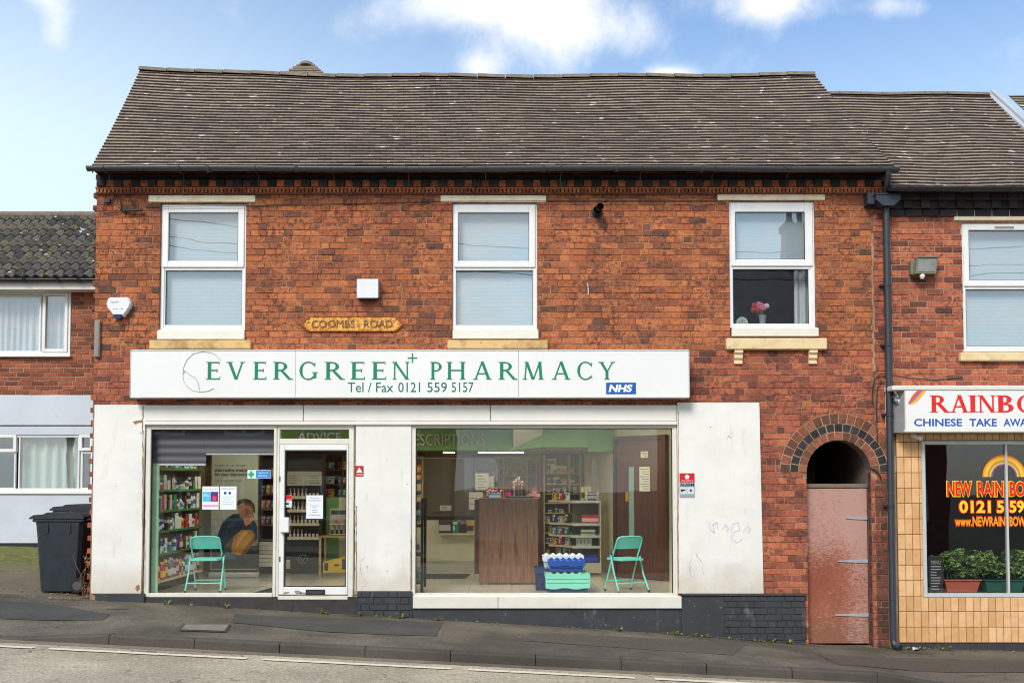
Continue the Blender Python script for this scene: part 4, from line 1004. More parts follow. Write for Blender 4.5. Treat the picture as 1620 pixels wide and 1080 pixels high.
FLU = root('flue_pipe', (at(946, 333)[0], 0, at(946, 342)[1]), 'short black flue pipe sticking out of the brick wall', 'pipe')
t = MB(); x, z = at(945.5, 333, -.1); t.tube([(x, .0, z), (x, -.15, z)], .056, 0, 16, caps=False); t.tube([(x, -.15, z), (x, -.0, z)], .044, 1, 16, caps=False)
t.tube([(x + .01, -.10, z + .01), (x + .028, -.21, z + .03)], .046, 0, 16, caps=False); t.tube([(x, 0, z), (x, -.03, z)], .075, 0, 16); t.face([(x + .05 * math.cos(a), -.02, z + .05 * math.sin(a)) for a in fr(0, 6.0, 12)], 1); t.build('pipe', [M['black'], M['dark']], FLU)
t = MB(); x0, z0 = at(930.5, 467); x1, z1 = at(930.5, 451); t.box(x0 - .008, x0 + .008, -.03, -.004, z0, z0 + .09, 0, .004); t.tube([(x0, -.02, z0 + .08), (x0 - .01, -.04, z1 + .02), (x0 + .01, -.02, z1)], .007, 0, 6)
tag(t.build('cable_clip', flat((196, 190, 180)), loc=(x0, 0, z0)), 'small white bent clip screwed to the bare brickwork below the flue', 'clip')
k = rect(149.5, 507, 158.5, 565, -.03); t = MB(); t.box(k[0], k[1], -.045, -.002, k[2], k[3], 0, .004); t.box(k[0] + .012, k[1] - .012, -.052, -.045, k[2] + .01, k[3] - .01, 0)
tag(t.build('metal_strip', simple('weathered_grey_metal', (140, 134, 124), .55, .2, 9, metal=.4), loc=(k[0], 0, k[2])), 'upright weathered grey metal strip at the corner of the brick wall', 'bracket')

# little notices on the shop front
def notice(name, px, y, c, label, cat='notice', d=.004):
    return plate(name, px, y, flat(c, .5), d, None, 0, label, cat)
def wr(par, s, px, y, c, bold=0, nm='lettering'):
    t = MB(); k = rect(*px, y); text_into(t, s, k[0], k[1], k[2], k[3], y - .0008, 0, 0, bold); return t.build(nm, flat(c, .5), par)
def fillr(par, px, y, c, nm='printed_field', lift=.0005):
    t = MB(); k = rect(*px, y); t.face([(k[0], y - lift, k[2]), (k[1], y - lift, k[2]), (k[1], y - lift, k[3]), (k[0], y - lift, k[3])]); return t.build(nm, flat(c, .5), par)
o, k = notice('alarm_sign', (1075, 748, 1099, 786.5), -.036, (150, 160, 166), 'red and grey alarm warning sign on the white panel beside the big window', 'sign')
fillr(o, (1075.3, 748.3, 1098.7, 762.5), -.036, (206, 14, 24)); x, z = at(1087, 754, -.037); t = MB()
t.face([(x + .034 * math.cos(R(90 + 72 * i)), -.0375, z + .034 * math.sin(R(90 + 72 * i))) for i in range(5)][::1]); t.build('emblem', flat((232, 226, 220)), o)
wr(o, 'SECURITY', (1078, 758.8, 1097, 761.4), -.037, (240, 190, 180)); wr(o, 'ALARM', (1075.8, 764, 1098, 768.8), -.0365, (20, 44, 70), .03)
fillr(o, (1076, 770, 1086.4, 781), -.036, (206, 214, 216)); fillr(o, (1087.4, 770, 1098, 781), -.036, (206, 214, 216)); fillr(o, (1077, 773.5, 1084.5, 776), -.0366, (24, 30, 36)); fillr(o, (1077.5, 776, 1080, 778), -.0366, (24, 30, 36)); fillr(o, (1091, 773.5, 1094.5, 777), -.0366, (40, 50, 60))
o, k = notice('warning_sign', (562, 736.5, 575, 753), -.026, (190, 30, 40), 'small red warning sign with a white triangle beside the door', 'sign')
t = MB(); a, b = at(563.5, 747, -.027), at(573.5, 739, -.027); t.face([(a[0], -.0268, a[1]), (b[0], -.0268, a[1]), ((a[0] + b[0]) / 2, -.0268, b[1])]); t.build('triangle', flat((232, 232, 230)), o); wr(o, 'WARNING', (563.3, 748.8, 574, 751.5), -.0265, (240, 220, 215))
GYI = .033
o, k = notice('window_poster', (320, 769, 346, 805.5), GYI, (236, 234, 234), 'white health poster with blue and purple squares inside the shop window', 'poster', .003)
fillr(o, (321, 777.5, 332.5, 793), GYI, (70, 190, 224)); fillr(o, (333, 777.5, 345, 793), GYI, (84, 40, 120)); fillr(o, (321, 798.5, 345, 800.5), GYI, (226, 110, 190)); wr(o, 'flu', (323, 780.5, 331, 785.5), GYI - .001, (214, 240, 248)); fillr(o, (336, 784.5, 342.5, 792), GYI - .0006, (214, 60, 90)); wr(o, 'Protect yourself', (322, 772, 344, 774.5), GYI, (140, 150, 160))
o, k = notice('window_poster', (348, 769, 374, 805.5), GYI, (232, 236, 238), 'white poster with two blue roundels next to the flu poster', 'poster', .003)
for px in (356.3, 363.6):
    t = MB(); x, z = at(px, 779.5, GYI); t.face([(x + .019 * math.cos(a), GYI - .0006, z + .019 * math.sin(a)) for a in fr(0, 2 * math.pi, 14)[:-1]]); t.build('roundel', flat((46, 78, 140)), o)
for i, py in enumerate((785, 788, 791, 794, 797)): fillr(o, (351.5, py, 370.5 - (i % 3) * 3, py + .7), GYI, (170, 178, 186), 'printed_line')
fillr(o, (350, 772, 372, 773.2), GYI, (150, 160, 176), 'printed_line')
o, k = notice('pharmacy_sticker', (391.5, 743, 428, 756.5), GYI, (214, 234, 246), 'blue and white sticker with a green cross on the shop window', 'sticker', .003)
fillr(o, (405, 743.5, 427.6, 756), GYI, (56, 130, 206)); fillr(o, (393, 748, 402, 752), GYI, (40, 170, 80), 'green_cross'); fillr(o, (395.7, 744.8, 399.3, 755.2), GYI - .0003, (40, 170, 80), 'green_cross'); wr(o, 'registered', (408, 746, 424, 749.2), GYI - .0002, (232, 242, 250)); wr(o, 'pharmacy', (408, 750.4, 423, 754), GYI - .0002, (232, 242, 250))
o, k = notice('door_sticker', (449, 783, 462, 802), .024, (206, 216, 220), 'small red and white alarm sticker on the glass of the door', 'sticker', .003)
fillr(o, (449.2, 783.2, 461.8, 792), .024, (206, 20, 30)); fillr(o, (451, 795, 457, 798), .024, (40, 44, 52)); wr(o, 'ALARM', (450, 789, 461, 791.4), .0235, (240, 210, 205))
o, k = notice('door_notice', (484.5, 783, 511, 820), .024, (228, 232, 234), 'white printed opening notice taped inside the door glass', 'notice', .003)
wr(o, 'Pharmacy', (491, 786, 505, 788.6), .0235, (120, 126, 136)); wr(o, 'opening times', (488, 790, 508, 792.6), .0235, (120, 126, 136))
for i, (py, a, b) in enumerate(((799, 490, 505), (802, 494, 501), (806, 494, 502), (809, 493, 502), (814, 490, 506))): fillr(o, (a, py, b, py + 1), .024, (166, 170, 178), 'printed_line')

# cables on the front
def cable(name, pts, r, label, mat=None):
    t = MB(); ps = []
    for px, py, y in pts: x, z = at(px, py, y); ps.append((x, y, z))
    t.tube(ps, r, 0, 6); return tag(t.build(name, mat or M['black'], loc=ps[0]), label, 'cable')
cable('wall_cable', [(160, 300, -.03), (167, 308, -.03), (165, 324, -.03), (162, 335, -.03), (170, 337, -.03), (188, 336, -.03), (192, 330, -.03), (191, 318, -.03), (188, 311, -.03), (182, 309, -.03), (178, 316, -.03), (176, 320, -.03)], .007, 'black cable looped below the cornice at the corner of the shop')
cable('wall_cable', [(176, 300, -.03), (190, 303, -.03), (203, 310, -.03), (210, 319, -.03), (213, 328, -.03)], .006, 'thin black cable curving down from the cornice beside the looped cable')
x, z = at(171, 318, -.02); t = MB(); t.box(x - .035, x + .035, -.05, -.004, z - .03, z + .03, 0, .005); tag(t.build('junction_box', M['black'], loc=(x, 0, z)), 'small black cable junction box under the eaves by the wall corner', 'junction box')
t = MB(); x, z = at(214, 333, -.05); t.tube([(x - .18, -.02, z), (x - .12, -.05, z), (x + .1, -.07, z)], .02, 0, 8); tag(t.build('cable_gland', M['black'], loc=(x, 0, z)), 'short black cable tube fixed beside the first upstairs window', 'cable')
cable('wall_cable', [(230, 327, -.02), (400, 325.5, -.02), (560, 322, -.02), (700, 318.5, -.02), (900, 318, -.02), (1135, 318, -.02)], .0045, 'thin dark cable running level along the brick wall above the windows')
cable('wall_cable', [(1381, 640, -.03), (1380, 615, -.03), (1384, 598, -.03), (1393, 591, -.03), (1400, 592, -.03)], .006, 'thin black cable arching to the downpipe above the arch')
cable('wall_cable', [(1388, 700, -.03), (1386.5, 640, -.03), (1388, 612, -.03), (1394, 603, -.03), (1400, 604, -.03)], .006, 'thin black cable dropping beside the downpipe towards the arch')
cable('wall_cable', [(1412, 592, -.02), (1440, 597, -.02), (1480, 600, -.02), (1522, 595, -.02), (1524, 600, -.02)], .006, 'grey cable sagging along the brick above the takeaway sign', flat((120, 110, 100)))
cable('wall_cable', [(1372, 738, -.02), (1385, 744, -.03), (1392, 752, -.03), (1394, 757, -.02)], .008, 'short black cable end poking out beside the arch', M['black'])

# ------------------------------------------------------------------ the takeaway next door
TB = root('takeaway_building', (7.2, 0, g_wall(7.2)), 'lower brick takeaway shop with tan tiled shopfront beside the downpipe', 'shop')
X0, X1 = XR + .002, 10.5; ZT = at(1500, 300)[1]
TU = rect(1523, 352, 1668, 570); WIN = rect(1458, 695, 1950, 945)
mb = MB(); wallface(mb, X0, X1, -1.0, ZT, .0, [TU, WIN], 0, .11)
brickface(mb, X0, X1, at(1500, 690)[1], at(1500, 343)[1], 0, [TU, WIN], m=1, seed=31, flemish=False, course=.0815, joint=.011)
mb.face([(X1, 0, -1), (X1, 8, -1), (X1, 8, ZT), (X1, 0, ZT)], 0)
mb.build('wall', [M['mortar_pale'], M['brick_red']], TB)
co = MB()
def row(pa, pb, y, w, off, gap, m=0):
    z0, z1 = at(1500, pb, -.05)[1], at(1500, pa, -.05)[1]; x = X0 + off
    while x < X1: co.box(x, x + w, y - rnd.uniform(0, .004), -.002, z0 + .003, z1 - .003, m, .004); x += w + gap
row(307, 318, -.13, .222, 0, .009); row(318, 330, -.085, .112, .02, .122); row(318, 330, -.045, .232, -.2, .002); row(330, 341.5, -.03, .222, .06, .01)
co.box(X0, X1, -.15, 0, at(1500, 307, -.05)[1] + .001, ZT + .02, 0)
co.build('cornice', M['blackbrick'], TB)
e0 = at(1404, 297, -.22); e1x = 7.5; rz = at(1440, 151, 2.3)[1]
def PT(u, v): x = lerp(lerp(4.95, 4.45, v), e1x, u); return Vector((x, lerp(-.22, 2.3, v), lerp(e0[1], rz, v) - .035 * math.sin(math.pi * v) + .008 * math.sin(x * 4)))
rf = MB(); tileroof(rf, PT, 22, 32, th=.024, seed=77); 
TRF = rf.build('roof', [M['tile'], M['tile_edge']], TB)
ru = MB()
for c, d_ in zip(fr(0, 1, 6), fr(0, 1, 6)[1:]):
    a = Vector((0, 0, .035)); ru.face([PT(0, c) - a, PT(1, c) - a, PT(1, d_) - a, PT(0, d_) - a])
ru.face([PT(0, 1) - a, PT(1, 1) - a, (e1x, 6.2, e0[1]), (4.45, 6.2, e0[1])]); ru.build('roof_underside', simple('roof_felt_dark', (50, 46, 44), .9, .1, 3), TRF)
rt = MB()
for k in range(9):
    a, b = k / 9, (k + 1) / 9; p, q2 = PT(a, 1), PT(b, 1); dd = (q2 - p) * .012
    v = [(pp.x, pp.y + .02 + y, pp.z + z) for pp in (p + dd, q2 - dd) for y, z in [(math.cos(t_) * .12, math.sin(t_) * .075 - .02) for t_ in fr(0, math.pi, 6)]]
    rt.mesh(v, [(i, i + 1, i + 8, i + 7) for i in range(6)], 0, True); rt.face(v[:7]); rt.face(v[7:][::-1])
rt.build('ridge', M['ridge'], TRF)
pv = MB(); a, b = PT(1, 0), PT(1, 1)          # lead capped verge and the higher roof beyond it
for off, h, w_ in ((0, .07, .07), (.07, .12, .07)):
    p = [(a.y - .05, a.z - .06), (b.y + .05, b.z - .02), (b.y + .05, b.z + h), (a.y - .05, a.z + h - .04)]
    pv.prism(p, e1x + off, e1x + off + w_, 0, 'x')
pv.build('lead_verge', M['lead'], TRF)
def PT2(u, v): x = lerp(e1x + .3, X1, u); return Vector((x, lerp(-.22, 2.3, v), lerp(e0[1], rz, v)))
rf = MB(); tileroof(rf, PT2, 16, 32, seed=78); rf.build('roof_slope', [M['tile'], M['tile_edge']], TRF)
gu = MB(); zg2 = at(1500, 296, -.3)[1]; gutter(gu, at(1408, 297, -.3)[0], X1, -.3, zg2, .058)
for px in (1436, 1523, 1600, 1680): x = at(px, 297, -.3)[0]; gu.prism([(-.3 + .066 * math.cos(t_), zg2 + .066 * math.sin(t_)) for t_ in fr(math.pi, 2 * math.pi, 8)], x - .02, x + .02, 0, 'x')
gu.build('gutter', M['black'], TB)
W4, SI4 = upper_window(TB, (1523, 352, 1668, 556), (1534, 364, 1657, 443), (1531, 457, 1660, 547), (1524, 553, 1667, 557), (1519, 557.5, 1673, 571), (1509, 331.5, 1683, 349), blind=True)
t = MB()
k = rect(1541, 352, 1620, 355, .0); t.box(at(1574, 354)[0], at(1604, 354)[0], .0, .01, at(1590, 361)[1], at(1590, 358)[1], 0, .002); t.build('trickle_vent', simple('brown_vent_slot', (150, 140, 128), .5), W4)
# tiled front
FY = -.02
tf = MB(); tx0, tx1 = at(1420, 850, FY)[0], X1; ztop = at(1440, 686, FY)[1]; zbot = at(1440, 1016, FY)[1]
fhole = rect(1459, 696, 1950, 945, FY)
wallface(tf, tx0, tx1, zbot, ztop, FY, [fhole], 0, .1); tf.face([(tx0, FY, zbot), (tx0, FY, ztop), (tx0, .0, ztop), (tx0, .0, zbot)], 0)
tw, th_ = .0975, .2015; r_ = random.Random(8); j = 0; z = zbot + .004
while z < ztop:
    x = tx0 + .003
    while x < tx1:
        for a2, b2, c2, d2 in subtract([(x, x + tw - .005, z, min(ztop, z + th_ - .006))], fhole):
            if b2 - a2 < .01 or d2 - c2 < .01: continue
            e = .003; o_ = .006 + r_.uniform(-.001, .001)
            tf.mesh([(a2, FY, c2), (b2, FY, c2), (b2, FY, d2), (a2, FY, d2), (a2 + e, FY - o_, c2 + e), (b2 - e, FY - o_, c2 + e), (b2 - e, FY - o_, d2 - e), (a2 + e, FY - o_, d2 - e)], [(4, 5, 6, 7), (0, 1, 5, 4), (1, 2, 6, 5), (2, 3, 7, 6), (3, 0, 4, 7)], 1)
        x += tw
    z += th_
tf.build('tiled_front', [M['grout'], M['facetile']], TB)
t = MB(); t.box(tx0, tx1, -.012, .08, -1.2, zbot - .002, 0); t.build('plinth', M['plinth'], TB)
# takeaway window
wf = MB(); q = rect(1459, 697, 1950, 944.5, -.01); p = rect(1465.5, 703, 1944, 938, -.01)
wf.box(q[0], p[0], -.012, .05, q[2], q[3], 0, .004); wf.box(p[1], q[1], -.012, .05, q[2], q[3], 0, .004); wf.box(p[0], p[1], -.01, .05, p[3], q[3], 0, .004); wf.box(p[0], p[1], -.012, .05, q[2], p[2], 0, .004)
for pxm in (1594.5, 1735): xm = at(pxm, 820, -.01)[0]; wf.box(xm - .014, xm + .014, -.008, .048, p[2], p[3], 0, .004)
TW = wf.build('shop_window', M['alu'], TB)
g = MB(); g.box(p[0] - .005, p[1] + .005, .022, .030, p[2] - .005, p[3] + .005, 0); g.build('pane', glassmat('takeaway_glass', .05, (.95, .96, .96)), TW)
TXT = .0195
def wtext(s, px, c1, c2, b1, b2, name):
    k = rect(*px, TXT); t = MB(); text_into(t, s, k[0] - .012, k[1] + .012, k[2] - .012, k[3] + .012, TXT, .002, 0, b2); text_into(t, s, k[0], k[1], k[2], k[3], TXT - .003, .002, 1, b1)
    t.build(name, [flat(c2, .4), flat(c1, .4)], TW)
RED_, YEL, ORA = (222, 26, 20), (252, 206, 40), (250, 150, 20)
for s, a, b in (('NEW', 1498.5, 1537), ('RAIN', 1546.5, 1587), ('BOW', 1597, 1642)): wtext(s, (a, 761.5, b, 784.5), RED_, YEL, .03, .07, 'name_lettering')
for s, a, b in (('0121', 1517.5, 1567), ('5', 1577, 1588), ('59', 1597, 1620)):
    wtext(s, (a, 791.5, b, 811), YEL, RED_, .03, .075, 'number_lettering')
for s, a, b in (('www.NEWRAIN', 1510.5, 1590), ('BOW', 1597, 1622)): wtext(s, (a, 816.5, b, 832), ORA, (150, 20, 16), .03, .065, 'web_lettering')
t = MB(); cx, cz = at(1588.5, 754, TXT)
for i, (ra, rb, mi) in enumerate(((.288, .262, 0), (.262, .222, 1), (.222, .19, 2), (.19, .172, 3), (.172, .150, 4))):
    for a, b in zip(fr(0, math.pi, 20), fr(0, math.pi, 20)[1:]):
        if abs((a + b) / 2 - 1.39) < .09 and False: continue
        t.face([(cx + ra * math.cos(a), TXT - .001, cz + ra * math.sin(a)), (cx + ra * math.cos(b), TXT - .001, cz + ra * math.sin(b)), (cx + rb * math.cos(b), TXT - .001, cz + rb * math.sin(b)), (cx + rb * math.cos(a), TXT - .001, cz + rb * math.sin(a))], mi)
t.build('rainbow_emblem', [flat((248, 140, 24)), flat((250, 196, 60)), flat((196, 150, 60)), flat((232, 190, 90)), flat((124, 80, 150))], TW)
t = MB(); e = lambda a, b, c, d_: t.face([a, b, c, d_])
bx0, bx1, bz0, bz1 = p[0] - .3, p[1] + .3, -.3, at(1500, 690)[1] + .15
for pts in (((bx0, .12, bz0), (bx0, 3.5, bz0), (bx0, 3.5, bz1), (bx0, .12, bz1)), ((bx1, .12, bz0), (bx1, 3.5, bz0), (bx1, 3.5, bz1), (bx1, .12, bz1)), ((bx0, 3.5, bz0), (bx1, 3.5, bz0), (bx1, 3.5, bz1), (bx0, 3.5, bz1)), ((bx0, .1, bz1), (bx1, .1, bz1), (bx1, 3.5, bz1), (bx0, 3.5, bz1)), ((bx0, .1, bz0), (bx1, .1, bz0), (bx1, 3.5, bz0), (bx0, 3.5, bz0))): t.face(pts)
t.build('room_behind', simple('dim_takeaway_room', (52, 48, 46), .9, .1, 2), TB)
t = MB(); zs = at(1500, 938.5)[1] - .01; t.box(p[0], p[1], .06, .7, zs - .04, zs, 0); t.build('window_board', simple('dark_window_board', (70, 62, 56), .5), TB)
# takeaway sign
SY2 = -.30; q = rect(1433, 617.5, 1830, 683, SY2)
TS = root('shop_sign', (q[0] + 1, SY2, q[2]), 'white box sign with red and blue takeaway lettering over the tan tiles', 'sign')
t = MB(); t.box(q[0], q[1], SY2, -.03, q[2] + .03, q[3], 0, .006); t.build('sign_box', M['signwhite'], TS)
t = MB(); t.box(q[0] - .02, q[1], SY2 - .012, -.028, q[2] - .005, q[2] + .03, 0, .006); t.box(q[0] - .17, q[1], SY2 - .012, -.01, q[3], q[3] + .065, 0, .012); t.box(q[0] - .012, q[0], SY2 - .006, -.03, q[2] + .03, q[3], 0); t.build('sign_trim', flat((218, 218, 208), .4), TS)
t = MB(); t.prism([(q[0] - .10, -.03), (q[0] - .013, SY2 + .02), (q[0] - .013, -.03)], q[2], q[3], 0, 'z'); t.build('side_panel', simple('grey_sign_side', (146, 148, 148), .5, .1, 6), TS)
t = MB()
for ch, a, b in zip('RAINBOW', (1472, 1503.5, 1533, 1547, 1577, 1608, 1642), (1500.5, 1531, 1544.5, 1575, 1605.5, 1640, 1682)):
    serif(t, ch, at(a, 638, SY2)[0], at(b, 638, SY2)[0], at(1540, 652, SY2)[1], at(1540, 625, SY2)[1], SY2 - .001, 1.5)
t.build('name_lettering', flat((226, 36, 32), .4), TS)
for s, a, b in (('CHINESE', 1446, 1522), ('TAKE', 1533.5, 1577), ('AWAY', 1587.5, 1634)): t = MB(); k = rect(a, 662, b, 674, SY2); text_into(t, s, k[0], k[1], k[2], k[3], SY2 - .002, .003, 0, .022); t.build('trade_lettering', flat((44, 88, 168), .4), TS)
for i, (o0, o1, c) in enumerate(((0, .33, (226, 90, 30)), (.33, .62, (150, 110, 170)), (.62, 1, (250, 176, 30)))):
    t = MB(); pl, pr = [], []
    for s in fr(0, 1, 8):
        L_ = (lerp(1452, 1436.5, s ** .9), lerp(617.5, 638, s ** 1.0 * (0.55 + .45 * s))); R_ = (lerp(1465.5, 1439, s), lerp(617.5, 640, math.sin(s * math.pi / 2)))
        f_ = lambda o: at(lerp(L_[0], R_[0], o), lerp(L_[1], R_[1], o), SY2); pl.append(f_(o0)); pr.append(f_(o1))
    for a, b, c_, d_ in zip(pl, pl[1:], pr[1:], pr): t.face([(v[0], SY2 - .002 - i * .0002, v[1]) for v in (a, b, c_, d_)])
    t.build('swoosh', flat(c, .4), TS)
# foil wad, floodlight, camera
t = MB(); bm = bmesh.new(); bmesh.ops.create_icosphere(bm, subdivisions=3, radius=1); x, z = at(1421, 628, -.15); r_ = random.Random(2)
for v in bm.verts: v.co = Vector((x + v.co.x * .07 * r_.uniform(.7, 1.15), -.14 + v.co.y * .08 * r_.uniform(.7, 1.1), z + v.co.z * .13 * r_.uniform(.75, 1.1)))
bm.verts.index_update(); t.mesh([v.co[:] for v in bm.verts], [[v.index for v in f.verts] for f in bm.faces]); bm.free()
tag(t.build('foil_wrap', simple('crumpled_foil', (196, 200, 202), .3, .15, 20, metal=.9), loc=(x, -.14, z)), 'crumpled silver foil packed behind the end of the takeaway sign', 'foil')
FL = root('floodlight', (at(1462, 437)[0], 0, at(1462, 437)[1]), 'small dusty floodlight with a grey glass front on the takeaway wall', 'light')
k = rect(1447, 408, 1483, 433, -.15); t = MB(); xw = at(1441, 420)[0]
t.prism([(k[0] + .03, k[3]), (k[1], k[3]), (k[1] - .03, k[2]), (k[0], k[2])], -.17, -.06, 0); t.box(k[0] + .03, k[1] + .01, -.19, -.05, k[3], k[3] + .014, 0, .003); t.box(k[0] - .02, k[0] + .1, -.08, -.003, k[2] + .01, k[3] - .01, 0, .004)
t.build('lamp_housing', simple('dusty_olive_metal', (122, 120, 102), .6, .15, 8), FL)
t = MB(); t.prism([(k[0] + .045, k[3] - .02), (k[1] - .02, k[3] - .02), (k[1] - .045, k[2] + .02), (k[0] + .02, k[2] + .02)], -.176, -.171, 0); t.build('lens', simple('grey_lamp_glass', (134, 136, 130), .2, .25, 14), FL)
t = MB(); x, z = at(1460, 437, -.16); t.lathe([(.0, .035), (.03, .03), (.036, 0), (.022, -.03), (0, -.036)], x, -.14, z, 0, 12); t.build('sensor', flat((226, 220, 206), .4), FL)
CC = root('security_camera', (at(1450, 688)[0], -.05, at(1450, 692)[1]), 'tiny white security camera under the corner of the takeaway sign', 'camera')
x, z = at(1450, 692, -.12); t = MB(); t.tube([(x - .05, -.10, z + .03), (x + .035, -.2, z - .015)], .03, 0, 10); t.build('camera_body', flat((222, 218, 206), .4), CC)
t = MB(); t.tube([(x - .03, -.02, z + .05), (x - .02, -.1, z + .02)], .014, 0, 8); t.build('camera_bracket', flat((214, 210, 198), .4), CC)

# ------------------------------------------------------------------ the house set back behind the forecourt
NY = 3.8
NH = root('neighbour_house', (-9, NY, .4), 'set back brick house with concrete pantile roof and pale blue painted ground floor', 'house')
nx0, nx1 = -14.0, -4.9; zw = at(60, 462, NY)[1]
UW = rect(-70, 461, 113, 563, NY); LW = rect(-75, 688, 150, 777, NY)
mb = MB(); wallface(mb, nx0, nx1, -.3, zw + .1, NY, [UW, LW], 0, .1)
brickface(mb, nx0, nx1, at(60, 624, NY)[1], zw + .05, NY, [UW], m=1, seed=41, flemish=False, course=.0765, joint=.011, L=.23)
mb.face([(nx0, NY, -.3), (nx0, NY + 7, -.3), (nx0, NY + 7, zw), (nx0, NY, zw)], 0); mb.face([(nx1, NY, -.3), (nx1, NY + 7, -.3), (nx1, NY + 7, zw), (nx1, NY, zw)], 0)
mb.build('wall', [M['mortar_pale'], brickmat('brown_house_brick', [(0, (108, 64, 50)), (.4, (146, 82, 60)), (.8, (164, 94, 68)), (1, (182, 108, 76))], .15, 9.0)], NH)
def nbox(name, px, y0, mat, c=.008):
    q = rect(*px, NY + y0); t = MB(); t.box(nx0 if px[0] < 0 else q[0], nx1 if px[2] > 146 else q[1], NY + y0, NY + .02, q[2], q[3], 0, c); return t.build(name, mat, NH)
nbox('upper_panel', (-100, 625, 150, 672.5), -.05, M['render_blue']); nbox('lower_panel', (-100, 674, 150, 688), -.03, M['render_blue']); nbox('apron_panel', (-100, 778, 150, 859), -.04, M['render_blue'])
t = MB(); t.box(nx0, LW[0] - .002, NY - .03, NY + .02, at(60, 778, NY)[1] + .001, at(60, 688, NY)[1] - .001, 0); t.build('side_panel', M['render_blue'], NH)
t = MB(); t.box(nx0, nx1, NY - .03, NY + .02, .0, at(60, 859.3, NY)[1], 0); t.build('plinth', M['black'], NH)
def nwin(O, lights, name, board):
    q = rect(*O, NY); f = MB(); Y = NY - .01; D = .07; fw = .05
    f.box(q[0], q[0] + fw, Y, Y + D, q[2], q[3], 0, .005); f.box(q[1] - fw, q[1], Y, Y + D, q[2], q[3], 0, .005); f.box(q[0] + fw, q[1] - fw, Y, Y + D, q[3] - fw, q[3], 0, .005); f.box(q[0] + fw, q[1] - fw, Y, Y + D, q[2], q[2] + fw, 0, .005)
    f.box(q[0] - .03, q[1] + .03, Y - .06, Y + .05, q[2] - .045, q[2] - .001, 0, .008)
    w_ = f.build(name, M['upvc'], NH)
    for L_, sash in lights:
        p = rect(*L_, NY); e = .055 if sash else .03
        s = MB(); ys = Y - (.02 if sash else -.006)
        s.box(p[0] - e, p[0], ys, Y + .05, p[2] - e, p[3] + e, 0, .006); s.box(p[1], p[1] + e, ys, Y + .05, p[2] - e, p[3] + e, 0, .006); s.box(p[0], p[1], ys + .001, Y + .049, p[3], p[3] + e, 0, .005); s.box(p[0], p[1], ys + .001, Y + .049, p[2] - e, p[2], 0, .005)
        s.build('sash', M['upvc'], w_)
        g = MB(); g.box(p[0] - .01, p[1] + .01, Y + .02, Y + .026, p[2] - .01, p[3] + .01, 0); g.build('pane', M['glass_up'], w_)
    return w_, q
w_, q = nwin((-70, 462, 112, 561), [((-60, 470, 62, 555), False), ((73, 468, 103, 552), True)], 'window', 0)
t = MB()
def drape(t, x0, x1, z0, z1, y, m=0, amp=.025, per=.11):
    xs = fr(x0, x1, int((x1 - x0) / .018) + 2)
    for a, b in zip(xs, xs[1:]):
        f = lambda x: y + amp * math.sin(x * 2 * math.pi / per + math.sin(x * 5) * 1.2); t.face([(a, f(a), z0), (b, f(b), z0), (b, f(b), z1), (a, f(a), z1)], m, True)
drape(t, q[0], q[1], q[2], q[3], NY + .16); t.build('net_curtain', M['net'], w_)
w_, q = nwin((-75, 687, 150, 777), [((-60, 715, 22, 771), False), ((-60, 692, 22, 710), True), ((32, 690, 123, 772), False), ((131, 717, 143, 771), False), ((131, 692, 143, 708), True)], 'window', 0)
t = MB(); drape(t, at(30, 700, NY)[0], at(125, 700, NY)[0], q[2], q[3], NY + .17, amp=.03, per=.17); t.build('curtain', M['curtain'], w_)
rm = MB(); 
for z0, z1 in ((-.3, at(60, 640, NY)[1]), (at(60, 640, NY)[1] + .02, zw)):
    rm.face([(nx0, NY + 2.5, z0), (nx1, NY + 2.5, z0), (nx1, NY + 2.5, z1), (nx0, NY + 2.5, z1)]); rm.face([(nx0, NY + .1, z1), (nx1, NY + .1, z1), (nx1, NY + 2.5, z1), (nx0, NY + 2.5, z1)]); rm.face([(nx0, NY + .1, z0), (nx1, NY + .1, z0), (nx1, NY + 2.5, z0), (nx0, NY + 2.5, z0)])
rm.build('room_behind', simple('dim_house_room', (120, 124, 116), .9, .1, 2), NH)
# pantile roof
pe, pr_ = at(60, 438, NY - .3), at(60, 341, NY + 1.9)
rf = MB(); rows = 11; r_ = random.Random(12)
def PN(x, v): return Vector((x, lerp(NY - .32, NY + 1.9, v), lerp(pe[1], pr_[1], v)))
nn = (PN(1, 0) - PN(0, 0)).cross(PN(0, 1) - PN(0, 0)).normalized()
per = .165
for i in range(rows):
    v0, v1 = i / rows, (i + 1.1) / rows
    k = nx0
    while k < nx1 - .06:
        xs = fr(k, k + per * .985, 7); hh = lambda x: .022 * math.sin((x - nx0) / per * 2 * math.pi) + .004 * ((i * 7 + int((k - nx0) / per) * 3) % 3 - 1)
        lo = [PN(x, v0) + nn * (hh(x) + .034) for x in xs]; hi = [PN(x, v1) + nn * (hh(x) + .006) for x in xs]; un = [p - nn * .028 for p in lo]
        n = len(xs); rf.mesh(lo + hi + un, [(j, j + 1, n + j + 1, n + j) for j in range(n - 1)] + [(2 * n + j, 2 * n + j + 1, j + 1, j) for j in range(n - 1)], 0, False); k += per
NRF = rf.build('roof', M['pantile'], NH)
t = MB(); t.tube([(nx0, NY + 1.92, pr_[1] + .01), (nx1, NY + 1.92, pr_[1] + .01)], .075, 0, 10); t.build('ridge', M['ridge'], NRF)
t = MB(); t.face([PN(nx0, 0), PN(nx1, 0), PN(nx1, 1), PN(nx0, 1)]); t.face([PN(nx0, 1), PN(nx1, 1), (nx1, NY + 6, pe[1]), (nx0, NY + 6, pe[1])]); t.build('roof_underside', M['black'], NRF)
